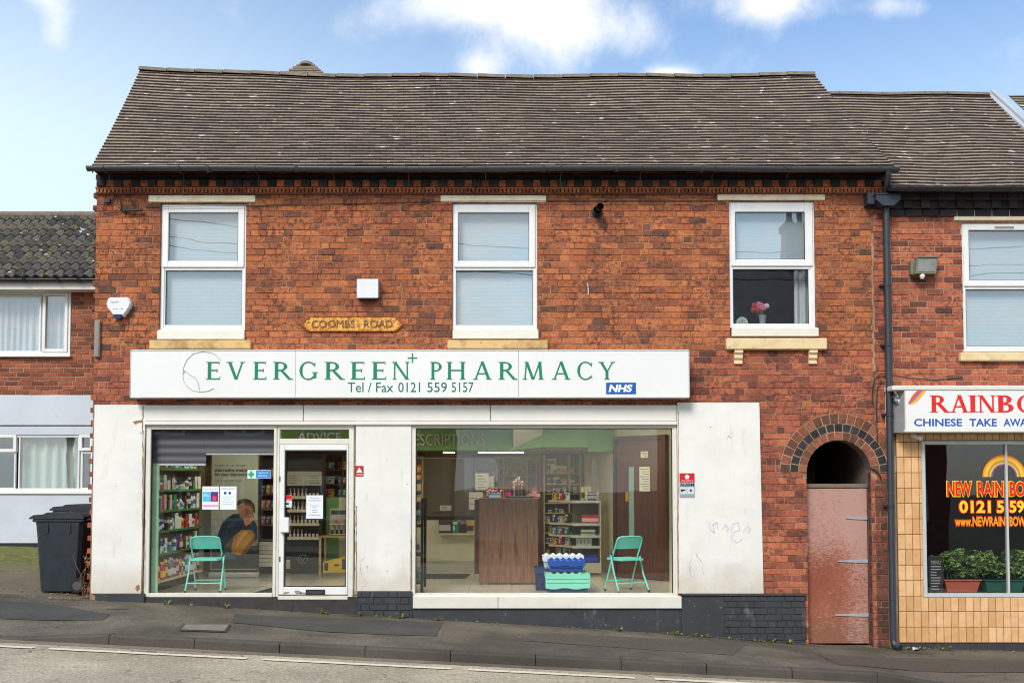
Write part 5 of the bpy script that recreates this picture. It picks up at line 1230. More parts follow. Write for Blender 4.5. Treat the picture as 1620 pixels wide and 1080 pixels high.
t = MB(); zf0, zf1 = at(60, 458, NY - .25)[1], at(60, 446, NY - .25)[1]; t.box(nx0, nx1, NY - .27, NY - .25, zf0, zf1 + .02, 0, .003); t.box(nx0, nx1, NY - .25, NY, zf0 - .002, zf0 + .012, 0); t.build('fascia', M['fascia'], NH)
t = MB(); gutter(t, nx0, nx1, NY - .33, at(60, 441, NY - .33)[1], .055)
for px in (40, 93, 126): x = at(px, 440, NY - .33)[0]; zz = at(60, 441, NY - .33)[1]; t.prism([(NY - .33 + .065 * math.cos(a), zz + .065 * math.sin(a)) for a in fr(math.pi, 2 * math.pi, 8)], x - .03, x + .03, 0, 'x')
t.build('gutter', M['black'], NH)

# ------------------------------------------------------------------ houses across the street (seen only as reflections in the panes)
def far_house(x0, x1, ze, zr, name_label, chim):
    h = root('terraced_house', ((x0 + x1) / 2, -17.5, g_road(0)), name_label, 'house'); y0, y1 = -17.5, -25.0; ym = -21.2
    t = MB(); t.box(x0, x1, y1, y0, -2, ze, 0); t.prism([(y0, ze), (ym, zr), (y1, ze)], x0, x0 + .01, 0, 'x'); t.prism([(y0, ze), (ym, zr), (y1, ze)], x1 - .01, x1, 0, 'x'); t.build('wall', simple('far_brick', (138, 78, 60), .9, .25, 5), h)
    t = MB(); e = .3; t.mesh([(x0 - .1, y0 + e, ze - .15), (x1 + .1, y0 + e, ze - .15), (x1 + .1, ym, zr), (x0 - .1, ym, zr), (x0 - .1, y1 - e, ze - .15), (x1 + .1, y1 - e, ze - .15)], [(0, 1, 2, 3), (3, 2, 5, 4)]); rf_ = t.build('roof', simple('far_slate', (128, 118, 110), .8, .2, 3), h)
    for c in chim:
        t = MB(); t.box(c - .42, c + .42, ym - .35, ym + .35, zr - .6, zr + 1.25, 0); t.box(c - .48, c + .48, ym - .41, ym + .41, zr + 1.25, zr + 1.4, 0)
        for s in (-.22, .2): t.lathe([(.13, 1.4), (.11, 1.95), (.13, 2.0)], c + s, ym, zr, 0, 8)
        t.build('chimney', simple('far_chimney_brick', (92, 62, 52), .9, .2, 5), rf_)
    n = max(1, int((x1 - x0) / 2.4))
    for k in range(n):
        xc = x0 + (k + .5) * (x1 - x0) / n
        for zc_ in (1.0, 3.6):
            t = MB(); t.box(xc - .62, xc + .62, y0, y0 + .06, zc_ - .65, zc_ + .7, 0, .01); w_ = t.build('window', M['upvc'], h)
            t = MB()
            for sx in (-1, 1): t.box(xc + sx * .3 - .24, xc + sx * .3 + .24, y0 + .055, y0 + .066, zc_ - .55, zc_ + .6, 0)
            t.build('pane', simple('far_pane', (54, 62, 70), .08, .2, 3), w_)
    return h
far_house(5.6, 13.5, 6.0, 9.1, 'tall brick terraced house across the street with one chimney', (9.9,))
far_house(-12.0, -2.2, 4.4, 6.6, 'long low brick terraced house across the street without chimneys', ())
for k, (z, y) in enumerate(((7.5, -15.0), (7.8, -15.2), (8.3, -15.1))):
    t = MB(); t.tube([(x, y, z + .03 * (x / 3) ** 2 - x * .05) for x in fr(-16, 16, 20)], .012, 0, 5)
    tag(t.build('overhead_cable', M['black'], loc=(0, y, z)), 'black overhead cable strung along the far side of the street', 'cable', 'overhead cables across the street')
for s in (-16, 16):
    t = MB(); t.lathe([(.14, -2), (.10, 9.3), (0, 9.32)], s, -15.1, g_road(s), 0, 10); tag(t.build('utility_pole', simple('pole_timber_%d' % abs(s), (92, 76, 62), .9, .2, 6), loc=(s, -15.1, 0)), ('timber utility pole at the uphill end of the street' if s < 0 else 'timber utility pole at the downhill end of the street'), 'pole')
# ------------------------------------------------------------------ inside the pharmacy
IX0, IX1, IY1 = -5.22, 2.62, 6.6
t = MB(); t.box(IX0 - .1, IX1 + .1, .165, IY1 + .1, -.08, 0, 0); t.box(IX0 - .1, IX1 + .1, .05, .165, -.08, -.002, 0); t.build('floor', M['floor'], PB)
t = MB(); t.box(IX0 - .1, IX1 + .1, .115, 3.0, 2.44, 2.52, 0); t.build('ceiling', M['ceil'], PB)
t = MB(); t.box(IX0 - .1, IX1 + .1, 3.06, IY1, 2.03, 2.10, 0); t.build('soffit', M['ceildark'], PB)
t = MB()
t.box(IX0 - .08, IX0, .115, IY1, 0, 2.44, 0); t.box(IX0 - .08, IX1, IY1, IY1 + .08, 0, 2.44, 0)
dA, dB = Vector((at(1051, 800, 2.1)[0], 2.1)), Vector((at(977, 800, 2.74)[0], 2.74))
t.mesh([(IX1 - .1, .115, 0), (IX1 - .1, 2.0, 0), (IX1 - .1, 2.0, 2.44), (IX1 - .1, .115, 2.44)], [(0, 1, 2, 3)])
dirv = (dB - dA).normalized(); nrm = Vector((-dirv.y, dirv.x));  nrm = nrm if nrm.y < 0 else -nrm
wA, wB = dA - dirv * .22, dB + dirv * .04
def wallseg(t, a, b, z0, z1, m=0): t.face([(a.x, a.y, z0), (b.x, b.y, z0), (b.x, b.y, z1), (a.x, a.y, z1)], m)
back = -nrm * .05
wallseg(t, wA + back, wB + back, 0, 2.44); wallseg(t, wB + back, Vector((1.28, 5.0)), 0, 2.44); wallseg(t, Vector((IX1 - .1, 2.0)), wA + back, 0, 2.44)
t.build('inner_wall', M['wallin'], PB)
# brown inner door, hung at an angle
def dbox(t, u0, u1, z0, z1, o0, o1, m=0):
    L_ = (dB - dA).length
    ps = [dA + dirv * (u * L_) + nrm * o for u, o in ((u0, o0), (u1, o0), (u1, o1), (u0, o1))]
    t.prism([(p.x, p.y) for p in ps], z0, z1, m, 'z')
hz_ = at(1017, 690, 2.4)[1]
t = MB(); dbox(t, 0, 1, 0.01, hz_ - .06, -.02, .02); ID = t.build('inner_door', M['doorwood'], PB)
t = MB(); dbox(t, -.06, -.002, 0, hz_, -.04, .05); dbox(t, 1.002, 1.06, 0, hz_, -.04, .05); dbox(t, -.06, 1.06, hz_ - .055, hz_ + .01, -.04, .048); t.build('door_frame', simple('brown_door_frame', (74, 44, 34), .45, .1, 5), ID)
t = MB(); dbox(t, .62, .73, .62, 1.74, .02, .024); t.build('glazed_strip', simple('frosted_strip_glass', (150, 176, 168), .2, .06, 3), ID)
t = MB(); dbox(t, .70, .86, 1.0, 1.02, .05, .065); dbox(t, .84, .875, .9, 1.1, .02, .03); t.build('handle', M['chrome'], ID)
t = MB(); dbox(t, .74, .80, 1.2, 1.35, .02, .026); t.build('finger_plate', flat((196, 150, 40)), ID)
dn_ = root('door_notice', (dA.x, dA.y, 1.4), 'white printed notices stuck on the brown inner door', 'notice')
for u0, u1, z0, z1, l in ((.28, .50, 1.36, 1.74, 9), (.32, .47, 1.88, 1.98, 3)):
    t = MB(); dbox(t, u0, u1, z0, z1, .021, .024); s_ = t.build('paper', flat((220, 216, 200)), dn_); t = MB()
    for i in range(l): z = lerp(z1, z0, (i + 1) / (l + 1)); dbox(t, u0 + .02, u1 - .02 - .03 * (i % 3), z - .006, z + .006, .0245, .025)
    t.build('printed_line', flat((140, 136, 126)), s_)
# green bulkhead with raised letters
t = MB(); zb0 = at(700, 712, 3.0)[1]
xa, xb = IX0, at(812, 700, 3.0)[0]; xc, xd = at(858, 700, 3.0)[0], at(930, 700, 3.0)[0]
t.box(xa, xb, 2.98, 3.06, zb0, 2.44, 0); t.box(xc, xd, 2.94, 3.06, zb0 + .05, 2.44, 0)
t.build('bulkhead', M['green'], PB)
t = MB(); t.mesh([(xb, 2.98, zb0), (xc, 2.94, zb0 + .05), (xc, 2.94, 2.44), (xb, 2.98, 2.44), (xb, 3.06, zb0), (xc, 3.06, zb0 + .05)], [(0, 1, 2, 3)], 1)
t.mesh([(xb, 2.0, 2.43), (xc, 1.6, 2.43), (xc, 2.93, zb0 + .25), (xb, 2.97, zb0 + .03)], [(0, 1, 2, 3)], 0); t.box(xd, IX1, 3.0, 3.06, 2.0, 2.44, 1)
t.build('sloping_ceiling', [M['ceil'], M['green']], PB)
t = MB(); k = rect(634, 686, 768, 704.5, 2.96); text_into(t, 'PRESCRIPTIONS', k[0], k[1], k[2], k[3], 2.945, .03, 0, .01)
PBL = t.build('raised_lettering', simple('brushed_letters', (168, 172, 150), .35, .1, 9, metal=.5), PB)
t = MB(); k = rect(471, 684, 540, 697, 2.96); text_into(t, 'ADVICE', k[0], k[1], k[2], k[3], 2.945, .03, 0, .01); t.build('raised_lettering', M['alu'], PB)
# lit strip lamps, with an unseen strip added behind the pillar
for (px0, px1, py, Y, wd) in ((757, 828, 712.5, 4.2, .16), (702, 719, 711, 4.2, .12), (575, 640, 711, 4.2, .16)):
    x0, x1 = at(px0, py, Y)[0], at(px1, py, Y)[0]; t = MB(); t.box(x0, x1, Y - wd / 2, Y + wd / 2, 2.012, 2.027, 0); L_ = t.build('ceiling_light', M['lamp'], PB)
    t = MB(); t.box(x0 - .02, x0 - .001, Y - wd / 2 - .015, Y + wd / 2 + .015, 2.005, 2.029, 0); t.box(x1 + .001, x1 + .02, Y - wd / 2 - .015, Y + wd / 2 + .015, 2.005, 2.029, 0); t.build('lamp_end', M['upvc'], L_)
for x in (-4.0, -2.0, .2, 1.5):  # unseen panels added to brighten the front of the shop
    t = MB(); t.box(x - .3, x + .3, 1.25, 1.85, 2.420, 2.436, 0); L_ = t.build('ceiling_light', emis('added_panel_lamp_%d' % int(x * 10 + 50), (255, 246, 226), 8), PB); t = MB(); t.box(x - .33, x + .33, 1.22, 1.248, 2.415, 2.439, 0); t.box(x - .33, x + .33, 1.852, 1.88, 2.415, 2.439, 0); t.build('lamp_trim', M['upvc'], L_)
# slatted blinds standing in for a house front reflected in the first window
t = MB(); k = rect(233, 676, 326, 735, .14); t.box(k[0], k[1], .13, .15, k[2] + .02, k[3], 0); o = t.build('reflection_blind', M['blindgrey'], loc=(k[0], .14, k[2])); tag(o, 'grey slatted blind standing in for a reflected house front over the shelves in the first shop window', 'blind')
t = MB(); t.box(k[0], k[1], .125, .155, k[2] - .012, k[2] + .019, 0, .004); b_ = t.build('bottom_rail', M['alu'], loc=(0, 0, 0)); b_.parent = o; b_.location = (-o.location.x, -o.location.y, -o.location.z)
k = rect(326.5, 676, 434, 719, .14); t = MB(); t.box(k[0], k[1], .13, .15, k[2] + .02, k[3], 0); o = t.build('reflection_blind', M['blindgrey'], loc=(k[0], .14, k[2])); tag(o, 'shorter grey slatted blind standing in for a reflected house front beside the door', 'blind')
t = MB(); t.box(k[0], k[1], .125, .155, k[2] - .004, k[2] + .019, 0, .004); b_ = t.build('bottom_rail', M['alu']); b_.parent = o; b_.location = (-o.location.x, -o.location.y, -o.location.z)

# ------------------------------------------------------------------ goods
PROTO = {}
def proto(kind, c1, c2=(230, 228, 220)):
    key = (kind, c1, c2)
    if key in PROTO: return PROTO[key]
    t = MB()
    if kind == 'bottle': t.lathe([(0, 0), (.9, 0), (1, .04), (1, .62), (.8, .72), (.36, .78), (.36, .84), (.46, .84), (.46, 1), (0, 1)], m=0, seg=12, mats=[0, 0, 0, 0, 0, 0, 1, 1, 1]); t.lathe([(1.015, .15), (1.015, .5)], m=1, seg=12)
    elif kind == 'spray': t.lathe([(0, 0), (.95, 0), (1, .03), (1, .74), (.7, .80), (.66, .82), (.66, 1), (0, 1)], m=0, seg=12, mats=[0, 0, 0, 0, 0, 1, 1]); t.lathe([(1.015, .3), (1.015, .6)], m=1, seg=12)
    elif kind == 'jar': t.lathe([(0, 0), (.95, 0), (1, .06), (1, .66), (.9, .72), (1.02, .74), (1.02, 1), (0, 1)], m=0, seg=12, mats=[0, 0, 0, 0, 1, 1, 1])
    elif kind == 'box': t.box(-1, 1, -.7, .7, 0, 1, 0, .02); t.box(-.99, .99, -.712, -.70, .18, .62, 1)
    elif kind == 'carton': t.box(-1, 1, -.7, .7, 0, 1, 0, .02); t.box(-.8, .8, -.71, -.70, .66, .86, 1); t.box(-.8, -.1, -.71, -.70, .2, .55, 1)
    elif kind == 'polish': t.lathe([(0, 0), (.8, 0), (1, .06), (1, .42), (.5, .5), (.42, .52), (.36, 1), (0, 1)], m=0, seg=10, mats=[0, 0, 0, 0, 1, 1, 1])
    o = t.build('product', [flat(c1, .35), flat(c2, .35)]); PROTO[key] = o.data; bpy.data.objects.remove(o); return PROTO[key]
def goods(kind, c1, c2, x, y, z, w_, h, label, group=None, rz=0, name=None, cat=None):
    nm = {'bottle': 'bottle', 'spray': 'spray_can', 'jar': 'jar', 'box': 'product_box', 'carton': 'product_box', 'polish': 'nail_polish'}[kind]
    o = bpy.data.objects.new(name or nm, proto(kind, c1, c2)); COL.objects.link(o)
    o.location = (x, y, z + .002); o.scale = (w_, w_, h); o.rotation_euler = (0, 0, rz)
    return tag(o, label, cat or {'bottle': 'bottle', 'spray': 'spray can', 'jar': 'jar', 'box': 'box', 'carton': 'box', 'polish': 'nail polish'}[kind], group)
KN = {'bottle': 'bottle', 'spray': 'can', 'jar': 'jar', 'box': 'packet', 'carton': 'carton'}
PAL = [((232, 230, 224), (70, 120, 170), 'white'), ((40, 60, 120), (226, 226, 226), 'navy'), ((200, 50, 50), (236, 230, 226), 'red'), ((60, 140, 90), (230, 234, 226), 'green'), ((226, 190, 60), (160, 60, 40), 'yellow'), ((150, 90, 150), (230, 220, 230), 'purple'), ((40, 42, 46), (200, 200, 200), 'black'), ((90, 170, 200), (236, 236, 236), 'light blue'), ((214, 200, 176), (150, 110, 70), 'cream')]

# wall shelving along the side wall
SX1, SX0 = -4.81, -5.2; SYa, SYb = .34, 2.36
WS = root('wall_shelving', (-5.0, 1.3, 0), 'tall green edged wall shelving stocked with toiletries behind the first shop window', 'shelf')
t = MB(); t.box(SX0 - .012, SX0, SYa, SYb, .1, 2.1, 0); t.build('back_panel', M['greyback'], WS)
t = MB(); t.box(SX0, SX1 + .02, SYa - .02, SYa, 0, 2.1, 0, .004); 
t.build('side_panel', M['mint'], WS)
t = MB(); k = rect(235, 736, 250, 938, .14); t.box(k[0], k[1], .13, .17, 0, k[3], 0, .004); t.build('end_post', M['mint'], WS)
t = MB(); t.box(SX0, SX1 - .05, SYb, SYb + .02, 0, 2.1, 0, .004); t.build('side_panel', M['greyback'], WS)
t = MB(); t.box(SX0, SX1 - .08, SYa, SYb, 0, .10, 0); t.build('base_plinth', simple('dark_shelf_base', (84, 78, 68), .6, .1, 4), WS)
r_ = random.Random(33)
ZS = [.145, .515, .825, 1.105, 1.39, 1.70]; ORD = ['lowest', 'second', 'third', 'fourth', 'fifth', 'topmost']
for i, z in enumerate(ZS):
    t = MB(); t.box(SX0, SX1 - .012, SYa, SYb, z - .025, z, 0); s_ = t.build('shelf', M['shelfcream'], WS)
    t = MB(); t.box(SX1 - .012, SX1, SYa, SYb, z - .024, z + .008, 0, .002); t.build('price_strip', M['greenedge'] if i not in (0,) else M['shelfcream'], s_)
    y = SYa + .06; n = 0
    while y < SYb - .05:
        if i == 0:
            (c1, c2, nm), kd, w_, h = ((236, 190, 20), (200, 50, 40), 'yellow') if n < 3 else (PAL[[5, 2, 5, 4, 6, 0, 3, 7][n % 8]]), 'bottle' if n % 5 else 'spray', r_.uniform(.036, .044), r_.uniform(.22, .29)
            if n in (3, 4, 5): c1, c2, nm = (214, 50, 130), (250, 220, 60), 'pink'
        else:
            kd = r_.choice(['bottle', 'carton', 'box', 'spray', 'jar', 'bottle', 'carton']); c1, c2, nm = PAL[r_.choice([0, 0, 0, 0, 8, 1, 6, 6, 3, 4, 7, 8, 2])]; w_, h = r_.uniform(.026, .04), r_.uniform(.12, .21) * (1.15 if i < 4 else 1)
            if kd == 'jar': h *= .6
        goods(kd, c1, c2, SX1 - .06 + r_.uniform(-.012, .012), y, z, w_, h, f'{nm} {KN[kd]} standing on the {ORD[i]} shelf of the green edged wall rack', f'{nm} {KN[kd]}s on the {ORD[i]} shelf of the wall rack', rz=-.6 if kd in ('box', 'carton') else 0)
        y += w_ * 2 + r_.uniform(.006, .035) + (r_.uniform(.05, .13) if i and r_.random() < .16 else 0); n += 1

# roller banner with the photograph of a man
BY = 2.62
k = rect(334, 712, 408, 900, BY); BX0, BX1 = k[0], k[1]
RB = root('roller_banner', ((BX0 + BX1) / 2, BY, 0), 'tall grey roller banner showing a bearded man in a navy jumper on a sofa', 'banner')
t = MB(); t.box(BX0, BX1, BY, BY + .004, .12, k[3], 0); bp_ = t.build('banner_print', flat((176, 180, 164), .5), RB)
t = MB(); t.box(BX0 - .02, BX1 + .02, BY - .07, BY + .08, 0.0, .085, 0, .02); t.build('base_cassette', M['alu'], RB)
t = MB(); t.box(BX0 - .005, BX1 + .005, BY - .008, BY + .012, k[3], k[3] + .03, 0, .004); t.build('top_rail', M['alu'], RB)
t = MB(); t.tube([((BX0 + BX1) / 2, BY + .03, .08), ((BX0 + BX1) / 2, BY + .02, k[3] + .01)], .01, 0, 6); t.build('support_pole', M['black'], RB)
def art(pts, c, lift, name):
    t = MB(); ps = [at(a, b, BY) for a, b in pts]
    ar_ = sum(a[0] * b[1] - b[0] * a[1] for a, b in zip(ps, ps[1:] + ps[:1]))
    if ar_ < 0: ps = ps[::-1]
    t.face([(p[0], BY - lift, p[1]) for p in ps]); return t.build(name, simple('print_%d_%d_%d' % c, c, .5, .34, 9), bp_)
art([(334.5, 820), (407.5, 820), (407.5, 899), (334.5, 899)], (150, 150, 146), .001, 'printed_room'); 
art([(334.5, 868), (345, 864), (370, 866), (407.5, 862), (407.5, 899), (334.5, 899)], (58, 62, 70), .0014, 'printed_sofa')
art([(341, 872), (343, 850), (350, 830), (358, 820), (368, 813), (378, 812), (392, 816), (402, 822), (407, 832), (407, 852), (396, 862), (380, 868), (360, 876), (350, 880)], (40, 56, 78), .0018, 'printed_jumper')
art([(346, 846), (352, 842), (356, 858), (350, 872), (344, 868)], (34, 46, 66), .002, 'printed_sleeve')
art([(376, 800), (380, 792), (392, 790), (401, 796), (402, 808), (398, 818), (388, 822), (379, 816)], (176, 122, 96), .0022, 'printed_face')
art([(380, 812), (390, 806), (400, 806), (402, 818), (396, 830), (387, 826)], (150, 104, 60), .0024, 'printed_beard')
art([(374, 800), (377, 791), (386, 788), (396, 790), (403, 798), (404, 812), (399, 806), (394, 797), (384, 795)], (72, 50, 40), .0026, 'printed_hair')
art([(366, 868), (370, 848), (382, 838), (398, 838), (404, 846), (396, 860), (380, 878), (368, 876)], (198, 140, 70), .0028, 'printed_cushion')
art([(380, 815), (384, 806), (390, 803), (391, 808), (387, 818), (383, 821)], (150, 96, 74), .0023, 'printed_cheek_shade')
art([(381, 801), (386, 799.5), (386, 801), (381, 802.2)], (70, 44, 36), .0027, 'printed_brow'); art([(378.5, 803), (377, 808), (379.5, 809.5)], (196, 146, 120), .0027, 'printed_nose')
art([(397, 803), (401, 804), (400, 811), (397, 811)], (160, 104, 84), .0029, 'printed_ear'); art([(386, 818), (395, 812), (401, 814), (402, 822), (396, 826), (390, 832), (386, 828)], (186, 132, 106), .0027, 'printed_hand')
art([(388, 819), (395, 815.5), (395.5, 816.5), (388.5, 820)], (140, 92, 72), .0029, 'printed_finger_shade'); art([(389, 823), (396, 819), (396.5, 820), (389.5, 824)], (140, 92, 72), .0029, 'printed_finger_shade')
art([(398, 826), (405, 832), (404, 850), (394, 852), (392, 838)], (52, 72, 98), .0021, 'printed_sleeve_light'); art([(360, 830), (372, 822), (374, 826), (362, 838), (356, 850)], (54, 72, 96), .0021, 'printed_fold'); art([(352, 860), (368, 846), (366, 852), (354, 868)], (26, 36, 54), .0022, 'printed_fold')
art([(376, 850), (388, 840), (392, 842), (380, 856), (374, 866)], (222, 172, 104), .0029, 'printed_cushion_light'); art([(384, 872), (396, 856), (403, 847), (404, 852), (392, 872), (386, 878)], (150, 98, 46), .0029, 'printed_cushion_shade')
art([(371, 864), (374, 846), (366, 850), (356, 862), (350, 876), (366, 878)], (92, 90, 92), .0026, 'printed_blanket')
art([(334.5, 822), (350, 819), (352, 836), (340, 850), (334.5, 852)], (176, 174, 168), .0012, 'printed_chair_back'); art([(385, 800), (390, 794), (400, 797), (402, 803), (396, 800), (390, 798)], (104, 74, 56), .0028, 'printed_hair_light')
art([(344, 878), (360, 872), (374, 876), (372, 884), (345, 884)], (76, 112, 140), .003, 'printed_cuff')
wr2 = lambda s, px, c, b=0: (lambda t, q: (text_into(t, s, q[0], q[1], q[2], q[3], BY - .002, 0, 0, b), t.build('banner_lettering', flat(c, .5), bp_)))(MB(), rect(*px, BY))
wr2('Speak to us about', (340, 733.5, 388, 738.5), (84, 86, 80)); wr2('alternative treatment', (339.5, 740, 403, 746), (50, 54, 52), .03); wr2('for your depression', (339.5, 747.5, 394, 754), (50, 54, 52), .03)
wr2('ask in store for more', (341, 758, 384, 761.5), (96, 98, 92))

# folding chairs
def chair():
    r0 = root('folding_chair', (0, 0, 0), 'teal folding metal chair', 'chair')
    hw = .205; rr = .0115
    t = MB(); a = [(-hw, .20, 0), (-hw, .165, .12), (-hw * .98, .02, .45), (-hw * .96, -.115, .70)]
    top = [(-hw * .90, -.128, .735), (-hw * .72, -.135, .752), (0, -.137, .757), (hw * .72, -.135, .752), (hw * .90, -.128, .735)]
    b = [(-x, y, z) for x, y, z in a[::-1]]
    t.tube(a + top + b, rr, 0, 8); t.build('back_frame', M['teal'], r0)
    t = MB()   # curved back panel
    n = 8
    for i in range(n):
        u0, u1 = i / n, (i + 1) / n; f = lambda u, z: (lerp(-hw * .94, hw * .94, u), -.128 + (.745 - z) * .54 - .02 * (1 - (2 * u - 1) ** 2), z)
        for dz in (0, .006): t.face([f(u0, .585), f(u1, .585), f(u1, .745), f(u0, .745)] if dz == 0 else [tuple(Vector(q) + Vector((0, .006, 0))) for q in (f(u1, .585), f(u0, .585), f(u0, .745), f(u1, .745))], 0, True)
        t.face([f(u1, .585), f(u0, .585), tuple(Vector(f(u0, .585)) + Vector((0, .006, 0))), tuple(Vector(f(u1, .585)) + Vector((0, .006, 0)))], 0)
    t.build('backrest', M['teal'], r0)
    t = MB(); pts = [(-.185, -.17), (-.17, -.19), (.17, -.19), (.185, -.17), (.195, .17), (.175, .2), (-.175, .2), (-.195, .17)]
    t.prism(pts, .432, .455, 0, 'z'); t.prism([(x * .9, y * .88) for x, y in pts], .4552, .459, 0, 'z'); t.build('seat', M['teal'], r0)
    for s in (-1, 1):
        t = MB(); t.tube([(s * (hw + .022), .0, .50), (s * (hw + .022), -.09, .25), (s * (hw + .03), -.235, .012)], rr, 0, 8); l_ = t.build('leg', M['teal'], r0)
        t = MB(); t.tube([(s * (hw + .029), -.225, .03), (s * (hw + .03), -.238, 0)], .0145, 0, 8); t.build('rubber_foot', M['rubber'], l_)
        t = MB(); t.tube([(s * hw, .193, .028), (s * hw, .203, 0)], .0145, 0, 8); t.build('rubber_foot', M['rubber'], r0)
        t = MB(); t.box(s * (hw + .0) - .005, s * (hw + .022) + .005, -.02, .02, .475, .53, 0, .004); t.build('hinge', M['rubber'], r0)
    t = MB(); t.tube([(-hw - .026, -.17, .13), (0, -.172, .128), (hw + .026, -.17, .13)], .009, 0, 8); t.build('crossbar', M['teal'], r0)
    t = MB(); t.tube([(-hw, .16, .14), (hw, .16, .14)], .009, 0, 8); t.build('crossbar', M['teal'], r0)
    return r0
c1_ = chair(); c2_ = copy_tree(c1_)
c1_.location = (at(328, 935, .62)[0], .60, .002); c1_.rotation_euler.z = R(3); c1_['label'] = 'teal folding metal chair standing in front of the toiletry shelving'
c2_.location = (at(990, 935, .58)[0], .62, .002); c2_.rotation_euler.z = R(24); c2_['label'] = 'teal folding metal chair standing in front of the brown inner door'
for c_ in (c1_, c2_): c_['group'] = 'teal folding chairs in the shop window'

# stacked crates
def crate(loc, sx, sy, h, c, c2, label, rz=0, skirt=.06):
    r0 = root('crate', loc, label, 'crate', None, rz); r0.rotation_euler.z = 0
    x, y, z = loc; t = MB(); a, b = .93, 1.0
    v = [(x + sx * s * f, y + sy * q * f, z + zz) for zz, f in ((0, a), (h, b)) for s, q in ((-1, -1), (1, -1), (1, 1), (-1, 1))]
    t.mesh(v, [(0, 1, 5, 4), (1, 2, 6, 5), (2, 3, 7, 6), (3, 0, 4, 7), (3, 2, 1, 0)], 0)
    for q in (.35, .62): t.box(x - sx * .975, x + sx * .975, y - sy * .985 - .006, y - sy * .95, z + h * q, z + h * q + .012, 0)
    for k_ in range(5): xx = x + lerp(-sx * .9, sx * .9, k_ / 4); t.box(xx - .006, xx + .006, y - sy * .99 - .004, y - sy * .95, z + .01, z + h * .9, 0)
    t.build('body', flat(c, .4), r0)
    t = MB(); n = 6; pts = []
    for i in range(n * 4 + 1):     # toothed lid edge
        u = i / (n * 4); pts.append((x - sx * 1.05 + u * sx * 2.1, z + h + (.022 if (i // 2) % 2 else .0)))
    low = [(x - sx * 1.05 + u / 8 * sx * 2.1, z + h - skirt - (.015 if (u % 4 in (1, 2)) else 0)) for u in range(9)]
    lidc = flat(c2, .35)
    if skirt > .1:
        for q in (.35, .62): t.box(x - sx * 1.0, x + sx * 1.0, y - sy * 1.05 - .018, y - sy * 1.05 - .009, z + h - skirt * q, z + h - skirt * q + .012, 0)
    t.prism(low + pts[::-1], y - sy * 1.05 - .008, y - sy * 1.05, 0); t.prism([(p[0], p[1]) for p in (low + pts[::-1])], y + sy * 1.05, y + sy * 1.05 + .008, 0)
    t.box(x - sx * 1.05, x + sx * 1.05, y - sy * 1.05, y + sy * 1.05, z + h - .012, z + h - .004, 0)
    t.box(x - sx * 1.06, x - sx * 1.05, y - sy * 1.05, y + sy * 1.05, z + h - .06, z + h + .01, 0); t.box(x + sx * 1.05, x + sx * 1.06, y - sy * 1.05, y + sy * 1.05, z + h - .06, z + h + .01, 0)
    t.build('lid', lidc, r0)
    r0.rotation_euler.z = rz
    return r0
xm = at(897.5, 920, .45)[0]
crate((xm, .55, .004), .285, .19, .26, (34, 60, 110), (140, 226, 200), skirt=.19, label= 'low navy crate with a mint green toothed lid on the shop floor')
k = rect(862, 905, 932, 929, .34); t = MB()
for i in range(3): t.box(k[0] + .01, k[1] - .01, .338, .345, lerp(k[2], k[3], .12 + .2 * i), lerp(k[2], k[3], .16 + .2 * i), 0)
crate((xm - .01, .57, .292), .235, .17, .14, (24, 74, 160), (24, 84, 180), 'bright blue crate stacked on the mint green lid')
crate((xm - .035, .98, .004), .27, .19, .46, (206, 214, 216), (232, 238, 240), 'tall translucent white crate standing behind the bright blue one')
crate((at(862, 920, .9)[0], .92, .004), .14, .18, .30, (28, 52, 96), (30, 56, 104), 'narrow navy crate tucked behind the end of the mint lidded stack')

# walnut counter with its clutter
q = rect(758, 790, 851.5, 923, 1.55); CY0 = 1.55
WC = root('walnut_counter', ((q[0] + q[1]) / 2, CY0, 0), 'tall dark walnut laminate counter in the middle of the big shop window', 'counter')
t = MB(); t.box(q[0], q[1], CY0, CY0 + .02, .02, q[3], 0, .002); t.build('front_panel', M['walnut'], WC)
t = MB(); t.box(q[0], q[0] + .02, CY0 + .021, CY0 + .62, .02, q[3] - .003, 0); t.box(q[1] - .02, q[1], CY0 + .021, CY0 + .62, .02, q[3] - .003, 0); t.build('side_panel', M['walnut'], WC)
t = MB(); t.box(q[0] - .07, q[0] - .001, CY0 + .05, CY0 + .60, .15, q[3] - .002, 0); t.build('shelf_end', M['doorwood'], WC)
t = MB(); t.box(q[0] - .01, q[1] + .01, CY0 + .022, CY0 + .64, q[3] - .001, q[3] + .02, 0, .003); t.build('top', M['walnut'], WC)
for x in (q[0] + .12, (q[0] + q[1]) / 2, q[1] - .12):
    t = MB(); t.lathe([(.018, 0), (.018, .02)], x, CY0 + .03, 0, 0, 10); t.lathe([(.018, 0), (.018, .02)], x, CY0 + .5, 0, 0, 10); t.build('foot', M['chrome'], WC)
zt = q[3] + .02; X_ = lambda px, Y=CY0 + .15: at(px, 790, Y)[0]
goods('box', (96, 176, 220), (220, 236, 244), X_(783), CY0 + .1, zt, .09, .07, 'pale blue packet lying on the walnut counter')
r_ = random.Random(17)
for px in (771, 775, 779, 784, 788, 793):
    goods('carton', (190, 36, 46), (236, 220, 214), X_(px), CY0 + .28, zt, .024, r_.uniform(.10, .16), 'slim red carton standing in a row behind the pale blue packet', 'red cartons on the walnut counter', rz=r_.uniform(-.3, .3))
goods('jar', (216, 60, 130), (150, 30, 90), X_(804), CY0 + .2, zt, .042, .12, 'round pink pot standing on the walnut counter')
t = MB(); xx = X_(822); t.box(xx - .2, xx + .2, CY0 + .12, CY0 + .3, zt, zt + .03, 0, .004); t.build; o = t.build('display_tray', M['black'], loc=(xx, CY0 + .2, zt)); tag(o, 'flat black cosmetics tray on the walnut counter', 'tray')
